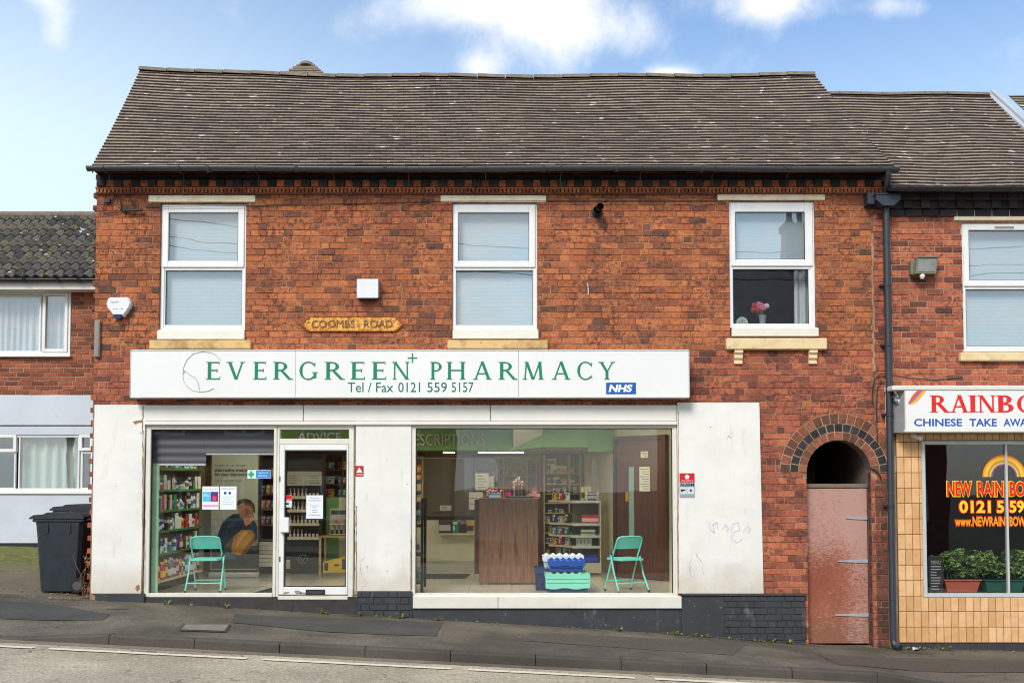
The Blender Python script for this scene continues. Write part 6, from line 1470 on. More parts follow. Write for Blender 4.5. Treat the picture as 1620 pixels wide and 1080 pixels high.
for px, h in ((807, .16), (811, .12), (816, .2), (819, .24), (823, .22), (827, .16), (830, .2)):
    goods('bottle', (36, 34, 38), (70, 66, 70), X_(px), CY0 + .2 + .02 * (px % 3), zt + .03, .016, h, 'slim black cosmetic tube standing in the black tray', 'black tubes in the counter tray')
for i, px in enumerate((813, 817, 821, 826)):
    goods('carton', (214, 182, 150), (190, 120, 90), X_(px), CY0 + .40, zt, .018, .26 + .03 * (i % 3), 'tall beige lipstick carton standing behind the black tray', 'beige cartons on the walnut counter')
for px, h in ((840, .11), (846, .16), (851, .1)): goods('box', (184, 60, 62), (226, 190, 186), X_(px), CY0 + .25, zt, .035, h, 'coral red sweet packet at the shelf end of the walnut counter', 'coral packets on the walnut counter')
def card(name, px, Y, c, label, cat, lines=0, stand=True):
    k = rect(*px, Y); r0 = root(name, ((k[0] + k[1]) / 2, Y, k[2]), label, cat); t = MB(); t.box(k[0], k[1], Y, Y + .004, k[2], k[3], 0); t.build('sheet', flat(c, .5), r0)
    if lines:
        t = MB()
        for i in range(lines): z = lerp(k[3], k[2], (i + 1) / (lines + 1)); t.box(k[0] + .02, lerp(k[0], k[1], .6 + .3 * ((i * 7) % 3) / 2), Y - .001, Y - .0003, z - .006, z + .006, 0)
        t.build('printed_line', flat((130, 126, 112), .5), r0)
    return r0
card('paper_notice', (752, 748, 773, 775), 2.4, (206, 202, 182), 'larger cream notice taped to the counter screen', 'notice', 5)
card('paper_notice', (773.5, 753, 781, 775), 2.42, (198, 194, 174), 'narrow cream notice overlapping the larger one on the counter screen', 'notice', 3)
card('paper_notice', (742, 778, 764, 806), 2.3, (204, 202, 184), 'white leaflet panel leaning beside the walnut counter', 'notice', 2)
card('price_card', (696, 799, 714, 807), 3.75, (206, 206, 196), 'small white price card on the white serving counter', 'card', 2)

# white serving counter, its screen and stock
q = rect(640, 818, 768, 902, 3.8); Y = 3.8
SC = root('serving_counter', ((q[0] + q[1]) / 2, Y, 0), 'low white serving counter with a black top and silver kick plate', 'counter')
t = MB(); t.box(q[0], q[1], Y, Y + .7, .16, q[3] - .04, 0, .004); t.build('front_panel', M['shelfcream'], SC)
t = MB(); t.box(q[0], q[1], Y + .01, Y + .68, 0, .158, 0); t.build('kick_plate', simple('brushed_kick_plate', (190, 186, 170), .5, .04, 3), SC)
t = MB(); t.box(q[0] - .01, q[1], Y - .02, Y + .72, q[3] - .038, q[3], 0, .004); t.build('top', M['black'], SC)
k = rect(694, 842, 752, 843, 3.65); t = MB(); t.box(k[0], k[1], 3.62, 3.798, k[2] - .03, k[2], 0, .003); t.build('front_shelf', M['shelfcream'], SC)
for (px, c1, c2, w_, h, kd, lb) in ((704, (84, 66, 58), (186, 190, 190), .10, .22, 'box', 'brown and silver gift box on the ledge of the white serving counter'), (720, (40, 120, 70), (210, 226, 210), .045, .22, 'carton', 'green carton on the ledge of the white serving counter'), (732, (50, 38, 56), (150, 120, 150), .05, .21, 'jar', 'dark purple pot on the ledge of the white serving counter'), (744, (206, 160, 70), (70, 40, 40), .055, .2, 'box', 'gold packet on the ledge of the white serving counter')):
    goods(kd, c1, c2, at(px, 840, 3.7)[0], 3.71, k[2], w_, h, lb)
SR = root('counter_screen', (-1.0, 3.85, .9), 'clear screen with a steel rail and post above the white serving counter', 'screen')
za = at(720, 724, 3.85)[1]; t = MB(); t.tube([(at(640, 724, 3.85)[0], 3.85, za), (at(790, 724, 3.85)[0], 3.85, za)], .012, 0, 8); t.build('rail', M['alu'], SR)
x = at(786, 760, 3.85)[0]; t = MB(); t.tube([(x, 3.85, .9), (x, 3.85, za + .04)], .022, 0, 10); t.build('post', M['zinc'], SR); t = MB(); t.tube([(x, 3.85, 1.42), (x, 3.85, 1.52)], .03, 0, 10); t.build('clamp', M['black'], SR)
t = MB(); t.box(at(642, 770, 3.85)[0], x - .02, 3.848, 3.854, .92, za - .012, 0); t.build('clear_panel', M['perspex'], SR)
t = MB(); k = rect(672, 728, 748, 822, 4.9); t.box(k[0], k[1], 4.9, 4.96, 0, 2.03, 0); t.box(k[0] - .02, k[0], 4.88, 4.98, 0, 2.03, 1); t.box(k[1], k[1] + .06, 4.86, 4.98, 0, 2.03, 1); t.build('partition', [M['greywall'], simple('dark_partition_post', (58, 54, 50), .5)], PB)
for px, py, w_, h_ in ((706, 757, 18, 4), (712, 775, 20, 5), (709, 795, 12, 8), (690, 800, 14, 8)):
    pass
# open shelving units
def shelf_unit(name, label, px0, px1, Y, D, zs, ztop, mat, backm, cols=(), base=0):
    x0, x1 = at(px0, 780, Y)[0], at(px1, 780, Y)[0]; r0 = root(name, ((x0 + x1) / 2, Y, base), label, 'shelf')
    t = MB(); e = .022
    t.box(x0, x0 + e, Y, Y + D, base, ztop, 0, .002); t.box(x1 - e, x1, Y, Y + D, base, ztop, 0, .002); t.box(x0 + e, x1 - e, Y, Y + D, ztop - e, ztop, 0, .002); t.build('carcass', mat, r0)
    t = MB(); t.box(x0 + e, x1 - e, Y + D - .012, Y + D - .002, base, ztop - e, 0); t.build('back_panel', backm, r0)
    xs_ = [x0 + e] + [at(c, 780, Y)[0] for c in cols] + [x1 - e]
    for c in xs_[1:-1]: t = MB(); t.box(c - .012, c + .012, Y + .001, Y + D - .014, base, ztop - e, 0, .002); t.build('divider', mat, r0)
    for z in zs:
        for a, b in zip(xs_, xs_[1:]): t = MB(); t.box(a + .013, b - .013, Y + .003, Y + D - .015, z - .018, z, 0, .002); t.build('shelf', mat, r0)
    return r0, xs_
TY = 4.8; zt_ = lambda py, Y=TY: at(880, py, Y)[1]
zsl = [zt_(p) for p in (748, 765, 780, 795, 811, 826, 842, 858, 876)]
TU_, xs_ = shelf_unit('medicine_shelving', 'tall cream dispensary shelving with many narrow shelves behind the crates', 860, 919.5, TY, .32, zsl, zt_(715), simple('cream_shelf_board', (206, 186, 136), .5, .05, 4), M['greyback'], (901,))
r_ = random.Random(51); names = ['first', 'second', 'third', 'fourth', 'fifth', 'sixth', 'seventh', 'eighth', 'ninth']
for i, z in enumerate(zsl):
    for c, (a, b) in enumerate(zip(xs_, xs_[1:])):
        x = a + .05 + r_.uniform(0, .06)
        while x < b - .05:
            c1, c2, nm = PAL[r_.choice([8, 0, 8, 4, 7, 0, 1, 3])]; kd = r_.choice(['box', 'carton', 'carton', 'jar']); w_ = r_.uniform(.022, .045); h = r_.uniform(.05, .12)
            if r_.random() < .8: goods(kd, c1, c2, x, TY + .10, z, w_, h, f'{nm} medicine {KN[kd]} on the {names[i]} shelf down of the {"wide" if c == 0 else "narrow"} dispensary bay', f'{nm} medicine {KN[kd]}s on the {names[i]} shelf of the {"wide" if c == 0 else "narrow"} bay')
            x += w_ * 2 + r_.uniform(.004, .05)
goods('carton', (226, 226, 214), (40, 40, 40), at(872, 748, TY)[0], TY + .14, zsl[0], .09, .26, 'large white carton at the top of the wide dispensary bay')
goods('box', (222, 208, 150), (200, 150, 70), at(889, 748, TY)[0], TY + .12, zsl[0], .10, .13, 'squat cream box beside the large white carton in the dispensary bay')
BK, xs2 = shelf_unit('dispensary_cabinet', 'cream wall cabinet of open bays at the back of the dispensary', 752, 850, 5.7, .3, [at(800, p, 5.7)[1] for p in (740, 752, 771)], at(800, 723, 5.7)[1], simple('pale_cream_board', (226, 208, 160), .5, .04, 4), M['wallin'], (797, 834), base=at(800, 800, 5.7)[1])
for i in range(12):
    px = 757 + i * 6.4; 
    if abs(px - 797) < 4 or abs(px - 834) < 4: continue
    c1, c2, nm = PAL[[8, 4, 2, 8, 0, 5, 4, 8, 2, 0, 8, 3][i]]; goods('carton', c1, c2, at(px, 752, 5.75)[0], 5.8, at(800, 752 if i % 2 else 771, 5.7)[1], .032, .09 + .02 * (i % 3), f'{nm} medicine carton in the cream cabinet at the back of the dispensary', f'{nm} cartons in the back cabinet')
L2, xs3 = shelf_unit('dispensary_rack', 'narrow cream rack of orange boxes seen at the edge of the big window', 650, 669, 4.6, .3, [at(660, p, 4.6)[1] for p in (745, 757, 775, 792)], at(660, 722, 4.6)[1], M['beech'], M['greyback'], base=at(660, 812, 4.6)[1])
for i, p in enumerate((745, 757, 775, 792)): goods('box', [(200, 120, 50), (206, 110, 40), (206, 206, 196), (190, 190, 186)][i], (230, 210, 160), at(662, p, 4.65)[0], 4.7, at(660, p, 4.6)[1], .05, .11, ['orange box on the upper shelf of the narrow dispensary rack', 'burnt orange box below the upper shelf of the narrow dispensary rack', 'white bottle box on the third shelf of the narrow dispensary rack', 'grey box on the bottom shelf of the narrow dispensary rack'][i])
t = MB(); k = rect(851, 722, 860, 885, 4.9); t.box(k[0], k[1], 4.85, 5.1, 0, 2.03, 0); t.build('brown_upright', M['doorwood'], PB)
# retail gondola by the angled wall
GYd = 3.1; zz_ = [at(925, p, GYd)[1] for p in (890, 863, 846.5, 827.5, 791.5)]
x0, x1 = at(905, 850, GYd)[0], at(951, 850, GYd)[0]
GO = root('display_gondola', ((x0 + x1) / 2, GYd, 0), 'cream metal shop gondola with four stocked shelves beside the brown inner door', 'shelf')
t = MB(); t.box(x0, x1, GYd - .02, GYd + .4, .03, zz_[0], 0, .006); t.build('base', M['shelfcream'], GO)
t = MB(); t.box(x1 - .02, x1, GYd + .02, GYd + .40, zz_[0], zz_[4], 0, .003); t.build('side_panel', M['shelfcream'], GO)
t = MB(); t.box(x0 + .02, x1 - .021, GYd + .34, GYd + .36, zz_[0], zz_[4] - .02, 0); t.build('back_panel', M['greyback'], GO)
for i, z in enumerate(zz_[1:]):
    t = MB(); t.box(x0, x1 - (.021 if i < 3 else 0), GYd, GYd + .335, z - .03, z, 0, .004); t.prism([(x0, GYd), (x0, GYd + .33), (x0 - .36, GYd + .62), (x0 - .36, GYd + .40)], z - .03, z, 0, 'z'); sh = t.build('shelf', M['shelfcream'], GO)
    t = MB(); t.box(x0, x1 - .01, GYd - .012, GYd - .001, z - .04, z + .004, 0, .002); t.build('price_strip', M['alu'], sh)
for lb, kd, c1, c2, px, zi, w_, h, n_, dp_ in (('grey carton in a row on top of the shop gondola', 'carton', (176, 178, 178), (214, 214, 210), 930, 4, .045, .14, 4, 4.8), ('small yellow packet behind the grey cartons on the gondola', 'box', (220, 214, 140), (90, 96, 50), 924, 4, .03, .22, 3, 5),
                                        ('bright red packet on the upper shelf of the shop gondola', 'box', (200, 36, 50), (236, 200, 200), 926, 3, .05, .13, 4, 5.5), ('green and white packet on the middle shelf of the shop gondola', 'box', (224, 230, 218), (90, 160, 70), 924, 2, .05, .09, 3, 6.5), ('white carton in a row on the lower shelf of the shop gondola', 'carton', (216, 214, 204), (150, 160, 170), 915, 1, .035, .16, 4, 6), ('bright blue packet at the foot of the shop gondola', 'box', (30, 60, 170), (60, 90, 200), 926, 0, .07, .12, 3, 7)):
    for i in range(n_): goods(kd, c1, c2, at(px + i * dp_, 800, GYd)[0], GYd + (.24 if 'yellow' in lb else .1), zz_[zi], w_, h, lb, lb.split(' on ')[0].split(' behind ')[0] + 's on the gondola')
r_ = random.Random(8)
for i, z in enumerate(zz_[1:]):
    for j in range(3):
        c1, c2, nm = PAL[(i * 3 + j * 2) % 9]; goods('carton', c1, c2, x0 - .06 - j * .1, GYd + .22 + j * .09, z, .035, r_.uniform(.1, .16), f'{nm} carton on the slanting end of gondola shelf {["second from floor", "third from floor", "fourth from floor", "at the top"][i]}', rz=-.7, group=f'{nm} cartons on the slanting gondola shelf end')
# paper strip on the cream wall
card('wall_leaflet', (937, 727, 943, 764), 3.6, (150, 156, 150), 'narrow grey leaflet strip hanging on the cream inner wall', 'leaflet', 4)

# black rack at the edge of the big window
x = at(668, 800, .45)[0]; zb = 1.28
BR = root('magazine_rack', (x - .1, .5, 0), 'black metal rack with an upright post at the edge of the big window', 'rack')
t = MB(); t.box(x - .018, x + .018, .43, .47, .03, zb, 0, .004); t.build('post', M['black'], BR); t = MB(); t.box(x - .018, x + .018, .90, .94, .03, zb, 0, .004); t.build('post', M['black'], BR)
for py in (816, 832, 878, 922):
    z = at(660, py, .45)[1]; t = MB(); t.box(x - .34, x - .019, .43, .94, z - .012, z + .012, 0, .003); t.build('rail', M['black'], BR)
t = MB(); t.lathe([(.02, 0), (.028, .01), (.024, .035)], x, .45, 0, 0, 10); t.build('foot', M['black'], BR)
for i, (py, c) in enumerate(((876, (210, 214, 206)), (920, (150, 152, 150)), (830, (196, 200, 196)))): goods('box', c, (120, 126, 120), x - .09, .58, at(660, py, .45)[1] + .02, .05, .17, ['white leaflet box on the middle rail of the black rack', 'grey leaflet box on the bottom rail of the black rack', 'pale leaflet box on the upper rail of the black rack'][i])
k0, k1 = at(672, 915, 3.0)[0], at(748, 911, 3.0)[0]
t = MB(); t.prism([(k0, 2.45), (k1 - .1, 2.5), (k1 - .05, 3.2), (k0 - .1, 3.2)], .002, .010, 0, 'z'); tag(t.build('floor_mat', M['rubber'], loc=((k0 + k1) / 2, 2.8, 0)), 'thin black mat on the floor before the white serving counter', 'mat')
t = MB(); k0, k1 = at(402, 932, .5)[0], at(446, 930, .5)[0]; t.prism([(k0, .24), (k1 + .25, .24), (k1 + .25, 1.15), (k0 + .14, 1.15)], .002, .012, 0, 'z'); tag(t.build('floor_mat', M['rubber'], loc=(k0, .6, 0)), 'black entrance mat on the floor just inside the door', 'mat')

# behind the door: nail polish stand, table, wet floor sign, shelving
NYY = 3.35; q = rect(452, 716, 508, 906, NYY)
NS = root('nail_polish_stand', ((q[0] + q[1]) / 2, NYY, 0), 'tall black nail polish stand with five pale trays behind the door', 'display stand')
t = MB(); t.box(q[0], q[1], NYY + .12, NYY + .42, .02, q[3], 0, .006); t.box(q[0] + .01, q[1] - .01, NYY - .02, NYY + .119, .02, .44, 0, .006); t.build('cabinet', simple('black_stand_board', (50, 52, 56), .4, .12, 2), NS)
k = rect(452.5, 745, 507.5, 768, NYY); t = MB(); t.box(k[0], k[1], NYY + .06, NYY + .118, k[2], k[3], 0, .006); hb = t.build('header_board', flat((190, 186, 168)), NS)
t = MB()
for i in range(4): t.box(k[0] + .03, k[0] + .16, NYY + .0585, NYY + .0599, k[2] + .04 + .04 * i, k[2] + .05 + .04 * i, 0); t.box(k[1] - .2, k[1] - .04, NYY + .0585, NYY + .0599, k[2] + .04 + .04 * i, k[2] + .05 + .04 * i, 0)
t.build('printed_line', flat((120, 116, 104)), hb)
x, z = (q[0] + q[1]) / 2, at(480, 884, NYY)[1]; t = MB(); n = 20
t.tube([(x + .075 * math.cos(a), NYY - .023, z + .075 * math.sin(a)) for a in fr(0, 2 * math.pi, n)], .006, 0, 5, caps=False); t.tube([(x - .04, NYY - .024, z + .035), (x, NYY - .024, z - .04), (x + .04, NYY - .024, z + .035)], .006, 0, 5); t.build('emblem', flat((140, 150, 150)), NS)
SHADES = [(206, 160, 140), (186, 120, 110), (214, 170, 150), (170, 90, 90), (190, 140, 130), (40, 40, 46), (60, 50, 60), (220, 190, 176)]
for r__, py in enumerate((786, 807, 828.5, 850.5, 873)):
    z = at(480, py, NYY)[1]; t = MB(); t.box(q[0] + .035, q[1] - .035, NYY + .0, NYY + .118, z - .025, z, 0, .003); t.box(q[0] + .03, q[1] - .03, NYY - .012, NYY - .001, z - .03, z + .018, 0, .003); t.build('tray', M['shelfcream'], NS)
    for i in range(8):
        x = lerp(q[0] + .07, q[1] - .07, i / 7); c = (216, 204, 194)
        goods('polish', c, (34, 34, 38) if (i > 4 - (r__ % 2) and r__ != 1) or r__ == 4 else (206, 160, 146), x, NYY + .04, z, .021, .14, f'nail polish bottle in the {["topmost", "second", "third", "fourth", "lowest"][r__]} tray of the black stand', f'polish bottles in the {["topmost", "second", "third", "fourth", "lowest"][r__]} tray')
t = MB(); k = rect(452, 885, 459, 899, NYY - .03); t.box(k[0], k[1], NYY - .03, NYY - .021, k[2], k[3], 0, .003); t.build('socket_plate', flat((206, 200, 180)), NS)
TBY = 3.0; zt = at(530, 848, TBY)[1]; x0, x1 = at(503, 860, TBY)[0], at(600, 860, TBY)[0]
TA = root('side_table', ((x0 + x1) / 2, TBY, 0), 'light wooden side table with thin legs holding a small display behind the door', 'table')
t = MB(); t.box(x0, x1, TBY, TBY + .5, zt - .02, zt, 0, .004); t.build('table_top', M['beech'], TA)
for xx, yy in ((x0 + .03, TBY + .03), (x1 - .03, TBY + .03), (x0 + .03, TBY + .46), (x1 - .03, TBY + .46)): t = MB(); t.box(xx - .018, xx + .018, yy - .018, yy + .018, 0, zt - .021, 0, .003); t.build('leg', M['beech'], TA)
k = rect(520, 804, 566, 847, TBY + .2); SD = root('countertop_display', ((k[0] + k[1]) / 2, TBY + .2, zt), 'small pale two row nail polish display standing on the side table', 'display')
t = MB(); Y = TBY + .2; t.box(k[0], k[1], Y + .1, Y + .13, zt, k[3], 0, .01); t.build('back_board', flat((196, 194, 180)), SD)
t = MB(); t.box(k[0] + .02, k[1] - .02, Y + .096, Y + .0995, k[3] - .1, k[3] - .03, 0); t.build('header_strip', flat((74, 86, 80)), SD)
for i, zz in enumerate((zt + .01, zt + .18)):
    t = MB(); t.box(k[0] + .01, k[1] - .01, Y, Y + .098, zz, zz + .02, 0, .003); t.build('tray', flat((206, 202, 186)), SD)
    for j in range(6): goods('polish', SHADES[j % 5] if i else (40, 40, 46), (206, 180, 160) if i else (224, 220, 210), lerp(k[0] + .05, k[1] - .05, j / 5), Y + .05, zz + .02, .02, .13, f'nail polish bottle on the {"upper" if i else "lower"} tray of the small table display', f'polish bottles on the {"upper" if i else "lower"} tray of the table display')
WF = root('wet_floor_sign', (at(530, 904, 2.9)[0], 2.85, 0), 'yellow plastic wet floor sign lying on its side under the table', 'sign')
ps = [at(a, b, 2.85) for a, b in ((511, 905), (550, 905), (564, 876), (548, 878), (511, 889))]; t = MB(); t.prism(ps, 2.85, 2.875, 0); t.build('sign_board', flat((226, 180, 30), .4), WF)
t = MB()
for px in ((513, 890, 519, 902), (541, 884, 546, 900)): k = rect(*px, 2.84); t.box(k[0], k[1], 2.847, 2.8495, k[2], k[3], 0, .0)
k = rect(529, 892, 536, 895, 2.84); t.box(k[0], k[1], 2.847, 2.8495, k[2], k[3], 0); t.build('printed_symbol', flat((50, 44, 34)), WF)
t = MB(); k = rect(516, 790, 536, 890, 3.6); t.box(k[0], k[1], 3.6, 3.64, 0, 1.25, 0); t.box(k[1] + .002, k[1] + .4, 3.6, 3.64, 0, 1.25, 1); t.build('low_partition', [M['green'], M['wallin']], PB)
DU, xs4 = shelf_unit('dark_shelving', 'dark shelving with greenish packets seen through the top of the door', 505, 575, 4.6, .3, [at(530, p, 4.6)[1] for p in (742, 765, 785)], at(530, 716, 4.6)[1], simple('olive_shelf', (110, 104, 70), .5), M['greyback'], (541,))
for i, p in enumerate((742, 765, 785)):
    for j in range(5):
        c1, c2, nm = PAL[[3, 7, 4, 8, 0, 3, 5, 4][(i * 3 + j) % 8]]; goods('carton', c1, c2, at(512 + j * 11 + (4 if j == 2 else 0), p, 4.6)[0], 4.7, at(530, p, 4.6)[1], .05, .13, f'{nm} carton on the {["upper", "middle", "lower"][i]} shelf seen through the top of the door', f'{nm} cartons on the {["upper", "middle", "lower"][i]} shelf behind the door')
# grey unit beside the banner
U5, xs5 = shelf_unit('cosmetics_unit', 'grey cosmetics unit with dark shelves between the banner and the door', 408.5, 441, 3.2, .3, [at(424, p, 3.2)[1] for p in (755, 781, 805, 830, 853)], at(424, 716, 3.2)[1], simple('taupe_unit', (112, 106, 98), .5), simple('dark_unit_back', (70, 70, 68), .5))
t = MB(); k = rect(410, 856, 440, 896, 3.18)
for i in range(6): z0 = lerp(k[2], k[3], i / 6); t.box(k[0], k[1], 3.16, 3.195, z0 + .004, z0 + (k[3] - k[2]) / 6 - .004, 0, .004)
t.build('drawer_front', M['upvc_dirty'], U5)
for i, p in enumerate((755, 781, 805, 830)):
    for j in range(3): c1, c2, nm = [((170, 110, 130), (230, 200, 210), 'pink'), ((70, 90, 96), (170, 190, 190), 'slate'), ((196, 150, 70), (230, 220, 200), 'amber')][(i + j) % 3]; goods('carton', c1, c2, at(415 + 8 * j, p, 3.2)[0], 3.28, at(424, p, 3.2)[1], .033, .15, f'{nm} cosmetics carton on the {["top", "second", "third", "bottom"][i]} shelf of the grey unit beside the banner')

# ------------------------------------------------------------------ in the upstairs window
x, z0 = at(1207, 509, .2); FV = root('flower_vase', (x, .22, rect(1161, 425, 1281, 511)[2] - .03), 'glass vase of red, pink and white flowers on the upstairs windowsill', 'vase')
zb = FV.location.z
t = MB(); t.box(rect(1161, 425, 1281, 511)[0] - .03, rect(1161, 425, 1281, 511)[1] + .03, .10, .40, zb - .03, zb, 0, .004); t.build('inner_sill', M['upvc'], W3)
t = MB(); t.lathe([(.035, 0), (.045, .02), (.04, .1), (.055, .17), (.05, .17), (.035, .1), (.03, .02)], x, .22, zb, 0, 14); t.build('vase', simple('pale_green_glass', (150, 170, 160), .1, .05, 3), FV)
r_ = random.Random(6)
for i in range(13):
    a, rr = r_.uniform(0, 6.28), r_.uniform(0, .13); hx_, hy_, hz_2 = x + rr * math.cos(a) - .02, .22 + .4 * rr * math.sin(a), zb + .26 + r_.uniform(-.06, .07)
    t = MB(); t.tube([(x, .22, zb + .1), (hx_, hy_, hz_2)], .004, 0, 4); s_ = t.build('stem', M['leaf'], FV)
    t = MB(); c = [(206, 40, 60), (226, 120, 140), (236, 226, 220), (190, 30, 40)][0 if hx_ < x - .05 else (1 if hx_ < x + .02 else 2)]
    for k_ in range(9):
        b = 6.28 * k_ / 9; p = Vector((hx_, hy_, hz_2)); u = Vector((math.cos(b), .25, math.sin(b))) * .04; w2 = Vector((-math.sin(b), 0, math.cos(b))) * .016
        t.face([p, p + u * .6 + w2, p + u, p + u * .6 - w2]); t.face([p + Vector((0, -.012, 0)), p + u * .4 + w2 * .8 + Vector((0, -.02, 0)), p + u * .62 + Vector((0, -.014, 0)), p + u * .4 - w2 * .8 + Vector((0, -.02, 0))])
    t.build('blossom', flat(c, .6), s_)
x = at(1173.5, 509, .2)[0]; t = MB(); n = 12
t.prism([(x - .08, zb)] + [(x + .08 * math.cos(a), zb + .06 + .085 * math.sin(a)) for a in fr(math.pi, 0, n)] + [(x + .08, zb)], .18, .26, 0)
lf = t.build('table_lamp', flat((206, 216, 200), .4), loc=(x, .22, zb)); tag(lf, 'small pale domed clock standing beside the flowers upstairs', 'clock')
t = MB(); cz = zb + .07; t.lathe([(0, 0), (.05, 0)], 0, 0, 0, 0, 14); t = MB(); t.face([(x + .05 * math.cos(a), .178, cz + .05 * math.sin(a)) for a in fr(0, 6.283, 16)[:-1]]); t.box(x - .003, x + .003, .175, .177, cz, cz + .035, 1); f_ = t.build('clock_face', [flat((188, 196, 180)), M['black']]); f_.parent = lf; f_.location = tuple(-v for v in lf.location); lf.name = 'domed_clock'

# ------------------------------------------------------------------ planters in the takeaway window
def leaf_clump(mb, c, rx, ry, rz, n, size, r):
    for _ in range(n):
        while True:
            p = Vector((r.uniform(-1, 1), r.uniform(-1, 1), r.uniform(-1, 1)))
            if p.length < 1: break
        if p.length < .45 and r.random() < .6: continue
        q = Vector((c[0] + p.x * rx, c[1] + p.y * ry, c[2] + p.z * rz)); s = size * r.uniform(.6, 1.3)
        a = Vector((r.gauss(0, 1), r.gauss(0, 1), r.gauss(0, .6))).normalized(); b = a.cross(Vector((r.gauss(0, 1), r.gauss(0, 1), r.gauss(0, 1)))).normalized()
        mb.face([q - a * s, q - a * s * .1 + b * s * .42, q + a * s, q - a * s * .1 - b * s * .42], 0)
def planter(px0, px1, c, label, seed):
    Y = .34; x0, x1 = at(px0, 925, Y)[0], at(px1, 925, Y)[0]; zb = zs + .001; h = .17
    r0 = root('window_planter', ((x0 + x1) / 2, Y, zb), label, 'planter'); r = random.Random(seed)
    t = MB(); e = .045
    v = [(x, y, z) for z, ee in ((zb, e), (zb + h, 0)) for x, y in ((x0 + ee, Y - .09 + ee * .5), (x1 - ee, Y - .09 + ee * .5), (x1 - ee, Y + .09 - ee * .5), (x0 + ee, Y + .09 - ee * .5))]
    t.mesh(v, [(0, 1, 5, 4), (1, 2, 6, 5), (2, 3, 7, 6), (3, 0, 4, 7), (4, 5, 6, 7)], 0); t.box(x0 - .01, x1 + .01, Y - .105, Y + .105, zb + h - .02, zb + h, 0, .004)
    t.build('trough', flat(c, .5), r0)
    t = MB()
    for k_ in range(9):
        xx = lerp(x0, x1, (k_ + .5) / 9); t.tube([(xx, Y, zb + h), (xx + r.uniform(-.06, .06), Y + r.uniform(-.05, .05), zb + h + r.uniform(.2, .35))], .005, 0, 4)
    t.build('stem', simple('plant_stem', (84, 72, 46), .8), r0)
    t = MB(); 
    for k_ in range(24): leaf_clump(t, (lerp(x0 - .09, x1 + .09, r.random()), Y + r.uniform(-.06, .06), zb + h + r.uniform(.06, .34)), r.uniform(.07, .12), .08, r.uniform(.06, .10), 70, .03, r)
    t.build('foliage', M['leaf'], r0)
planter(1490, 1547, (188, 94, 66), 'terracotta trough of bushy green plants in the takeaway window', 3)
planter(1553, 1617, (30, 92, 76), 'dark green trough of bushy green plants in the takeaway window', 4)
planter(1624, 1690, (188, 94, 66), 'terracotta trough of green plants beyond the second pane of the takeaway', 5)
k = rect(1469, 879, 1492, 937, .2); MBD = root('menu_board', ((k[0] + k[1]) / 2, .2, zs), 'small black menu board with pale writing standing beside the terracotta trough', 'menu board')
t = MB(); t.box(k[0], k[1], .2, .215, zs, k[3], 0, .003); t.build('board', flat((44, 44, 46), .5), MBD)
t = MB(); k2 = rect(1473, 886, 1488, 892, .2); text_into(t, 'MENU', k2[0], k2[1], k2[2], k2[3], .199, 0)
r_ = random.Random(2)
for i in range(9): z = lerp(k[3] - .14, zs + .05, i / 8); t.box(k[0] + .03, k[0] + r_.uniform(.1, .17), .1985, .1995, z - .006, z + .006, 0)
t.build('menu_lettering', flat((170, 170, 164), .5), MBD)

# ------------------------------------------------------------------ wheelie bins
def wheelie():
    r0 = root('wheelie_bin', (0, 0, 0), 'bin', 'bin'); m = M['bin']     # front of the bin looks to -X, handle and wheels at +X
    t = MB(); prof = [(-.27, .25, .02, .22), (-.31, .30, .80, .275), (-.325, .315, .96, .285)]
    rings = []
    for x0, x1, z, hy in prof:
        c = .04; rings.append([(x0 + c, -hy, z), (x1 - c, -hy, z), (x1, -hy + c, z), (x1, hy - c, z), (x1 - c, hy, z), (x0 + c, hy, z), (x0, hy - c, z), (x0, -hy + c, z)])
    v = [p for rg in rings for p in rg]
    t.mesh(v, [(i * 8 + k, i * 8 + (k + 1) % 8, (i + 1) * 8 + (k + 1) % 8, (i + 1) * 8 + k) for i in range(2) for k in range(8)] + [tuple(range(7, -1, -1))], 0)
    t.box(-.35, .34, -.30, .30, .945, .985, 0, .012)
    for x in (-.15, .15): t.box(x - .012, x + .012, -.292, -.27, .80, .945, 0, .004)
    t.build('bin_body', m, r0)
    t = MB(); t.prism([(-.39, .985), (-.385, 1.005), (-.33, 1.04), (.0, 1.065), (.30, 1.055), (.34, 1.02), (.34, .988)], -.305, .305, 0); t.prism([(-.26, 1.044), (-.2, 1.07), (.2, 1.082), (.24, 1.056)], -.2, .2, 0); t.build('lid', m, r0)
    t = MB(); t.tube([(.33, -.22, .96), (.41, -.2, .985), (.41, .2, .985), (.33, .22, .96)], .017, 0, 8); t.build('handle', m, r0)
    t = MB(); t.tube([(.27, -.29, .1), (.27, .29, .1)], .012, 0, 8); t.build('axle', M['zinc'], r0)
    for s in (-1, 1):
        t = MB(); prof_ = [(.035, -.025), (.092, -.025), (.1, -.012), (.1, .012), (.092, .025), (.035, .025)]; n = 18
        for (ra, ya), (rb, yb) in zip(prof_, prof_[1:]):
            for k in range(n):
                a, b = 6.2832 * k / n, 6.2832 * (k + 1) / n; f = lambda r_, y_, q: (.27 + r_ * math.cos(q), s * .285 + y_, .1 + r_ * math.sin(q)); t.face([f(ra, ya, a), f(ra, ya, b), f(rb, yb, b), f(rb, yb, a)], 0, True)
        w_ = t.build('wheel', M['rubber'], r0); t = MB(); t.tube([(.27, s * .285 - .028, .1), (.27, s * .285 + .028, .1)], .06, 0, 12); t.build('hub', simple('grey_hub_%d' % (s + 1), (74, 77, 80), .5), w_)
    return r0
b1 = wheelie(); b2 = copy_tree(b1)
bx = at(104, 900, .45)[0]
b1.location = (bx, .5, g_court(bx, .4) + .006); b1['label'] = 'dark grey wheelie bin standing on the forecourt against the corner of the shop'
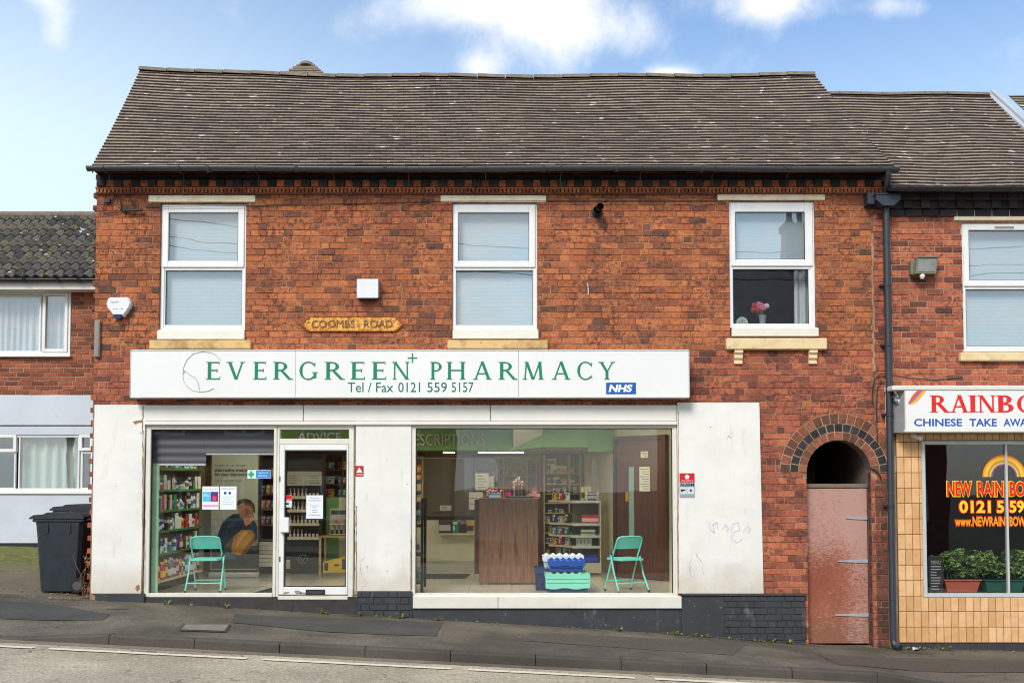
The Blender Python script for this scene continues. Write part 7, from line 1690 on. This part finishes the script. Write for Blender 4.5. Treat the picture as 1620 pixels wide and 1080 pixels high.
bx2 = at(124, 900, 1.25)[0]; b2.location = (bx2 + .05, 1.35, g_court(bx2, 1.3) + .01); b2['label'] = 'second dark wheelie bin mostly hidden behind the front one'
for b in (b1, b2): b['group'] = 'wheelie bins by the shop corner'

# ------------------------------------------------------------------ weeds and litter
wd = MB(); dl_ = MB(); r_ = random.Random(44)
for i in range(70):
    px = r_.choice([r_.uniform(560, 700), r_.uniform(1060, 1300), r_.uniform(880, 1080), r_.uniform(1400, 1500), r_.uniform(240, 560)]); x = (px - 810) / 120
    if abs(x - 4.3) < .45: continue
    y = -.075 - r_.uniform(0, .05); z = g_pav(x, y); s = r_.choice([.02, .025, .03, .05])
    for _ in range(r_.randint(4, 12)):
        a = r_.uniform(0, 6.28); tip = Vector((x + s * math.cos(a) * 1.2, y + s * .8 * math.sin(a), z + s * r_.uniform(.4, 1.4))); b_ = Vector((x + r_.uniform(-.01, .01), y, z)); sd = Vector((-math.sin(a), math.cos(a), .3)) * s * .25; mid = (tip + b_) / 2 + Vector((0, 0, s * .2)); wd.face([b_, mid + sd, tip, mid - sd])
tag(wd.build('weeds', M['weed']), kind='stuff')
for i in range(420):
    px = r_.choice([r_.uniform(90, 150), r_.uniform(560, 1300), r_.uniform(1050, 1300), r_.uniform(1400, 1620), r_.uniform(0, 150)]); x = (px - 810) / 118
    y = r_.choice([-.08 - abs(r_.gauss(0, .05)), r_.uniform(.15, .4)]) if px < 150 else -.07 - abs(r_.gauss(0, .05)); z = (g_court(x, y) if y > 0 else g_pav(x, y)) + .014 + r_.uniform(0, .012); s = r_.uniform(.008, .022); a = r_.uniform(0, 6.28)
    u = Vector((math.cos(a), math.sin(a), r_.uniform(-.3, .3))) * s; v_ = Vector((-math.sin(a), math.cos(a), r_.uniform(-.3, .5))) * s * .6; c = Vector((x, y, z)); dl_.face([c - u, c + v_, c + u, c - v_])
tag(dl_.build('dead_leaves', M['dead']), kind='stuff')
t = MB(); x = at(1446, 1024, -.12)[0]; z = g_pav(x, -.15) + .01; t.mesh([(x - .05, -.2, z), (x + .03, -.22, z + .02), (x + .06, -.14, z + .004), (x - .01, -.1, z + .03)], [(0, 1, 2, 3)]); t.face([(x - .02, -.2, z + .02), (x + .02, -.2, z + .04), (x + .03, -.15, z + .03), (x - .02, -.15, z + .01)])
tag(t.build('paper_scrap', flat((214, 216, 218)), loc=(x, -.15, z)), 'crumpled white paper scrap on the pavement by the tan tiles', 'litter')
# dry vine between the bins and the corner
t = MB(); r_ = random.Random(21)
for k_ in range(5):
    x = at(141, 920, .2)[0] + r_.uniform(-.05, .03); pts = [(x, .06, g_court(x, .06))]
    for j in range(6): pts.append((pts[-1][0] + r_.uniform(-.05, .05), pts[-1][1] + r_.uniform(-.03, .03), pts[-1][2] + r_.uniform(.06, .12)))
    t.tube(pts, .005, 0, 5)
VN = t.build('stem', simple('dry_vine_stem', (120, 92, 66), .9)); v0 = root('dry_vine', (0, 0, 0), 'dry brown climbing plant at the foot of the toothed brick corner', 'plant'); VN.parent = v0
t = MB(); leaf_clump(t, (at(141, 920, .1)[0], .05, g_court(-5.6, .05) + .3), .06, .04, .28, 60, .025, r_); f_ = t.build('foliage', M['dead']); f_.parent = v0
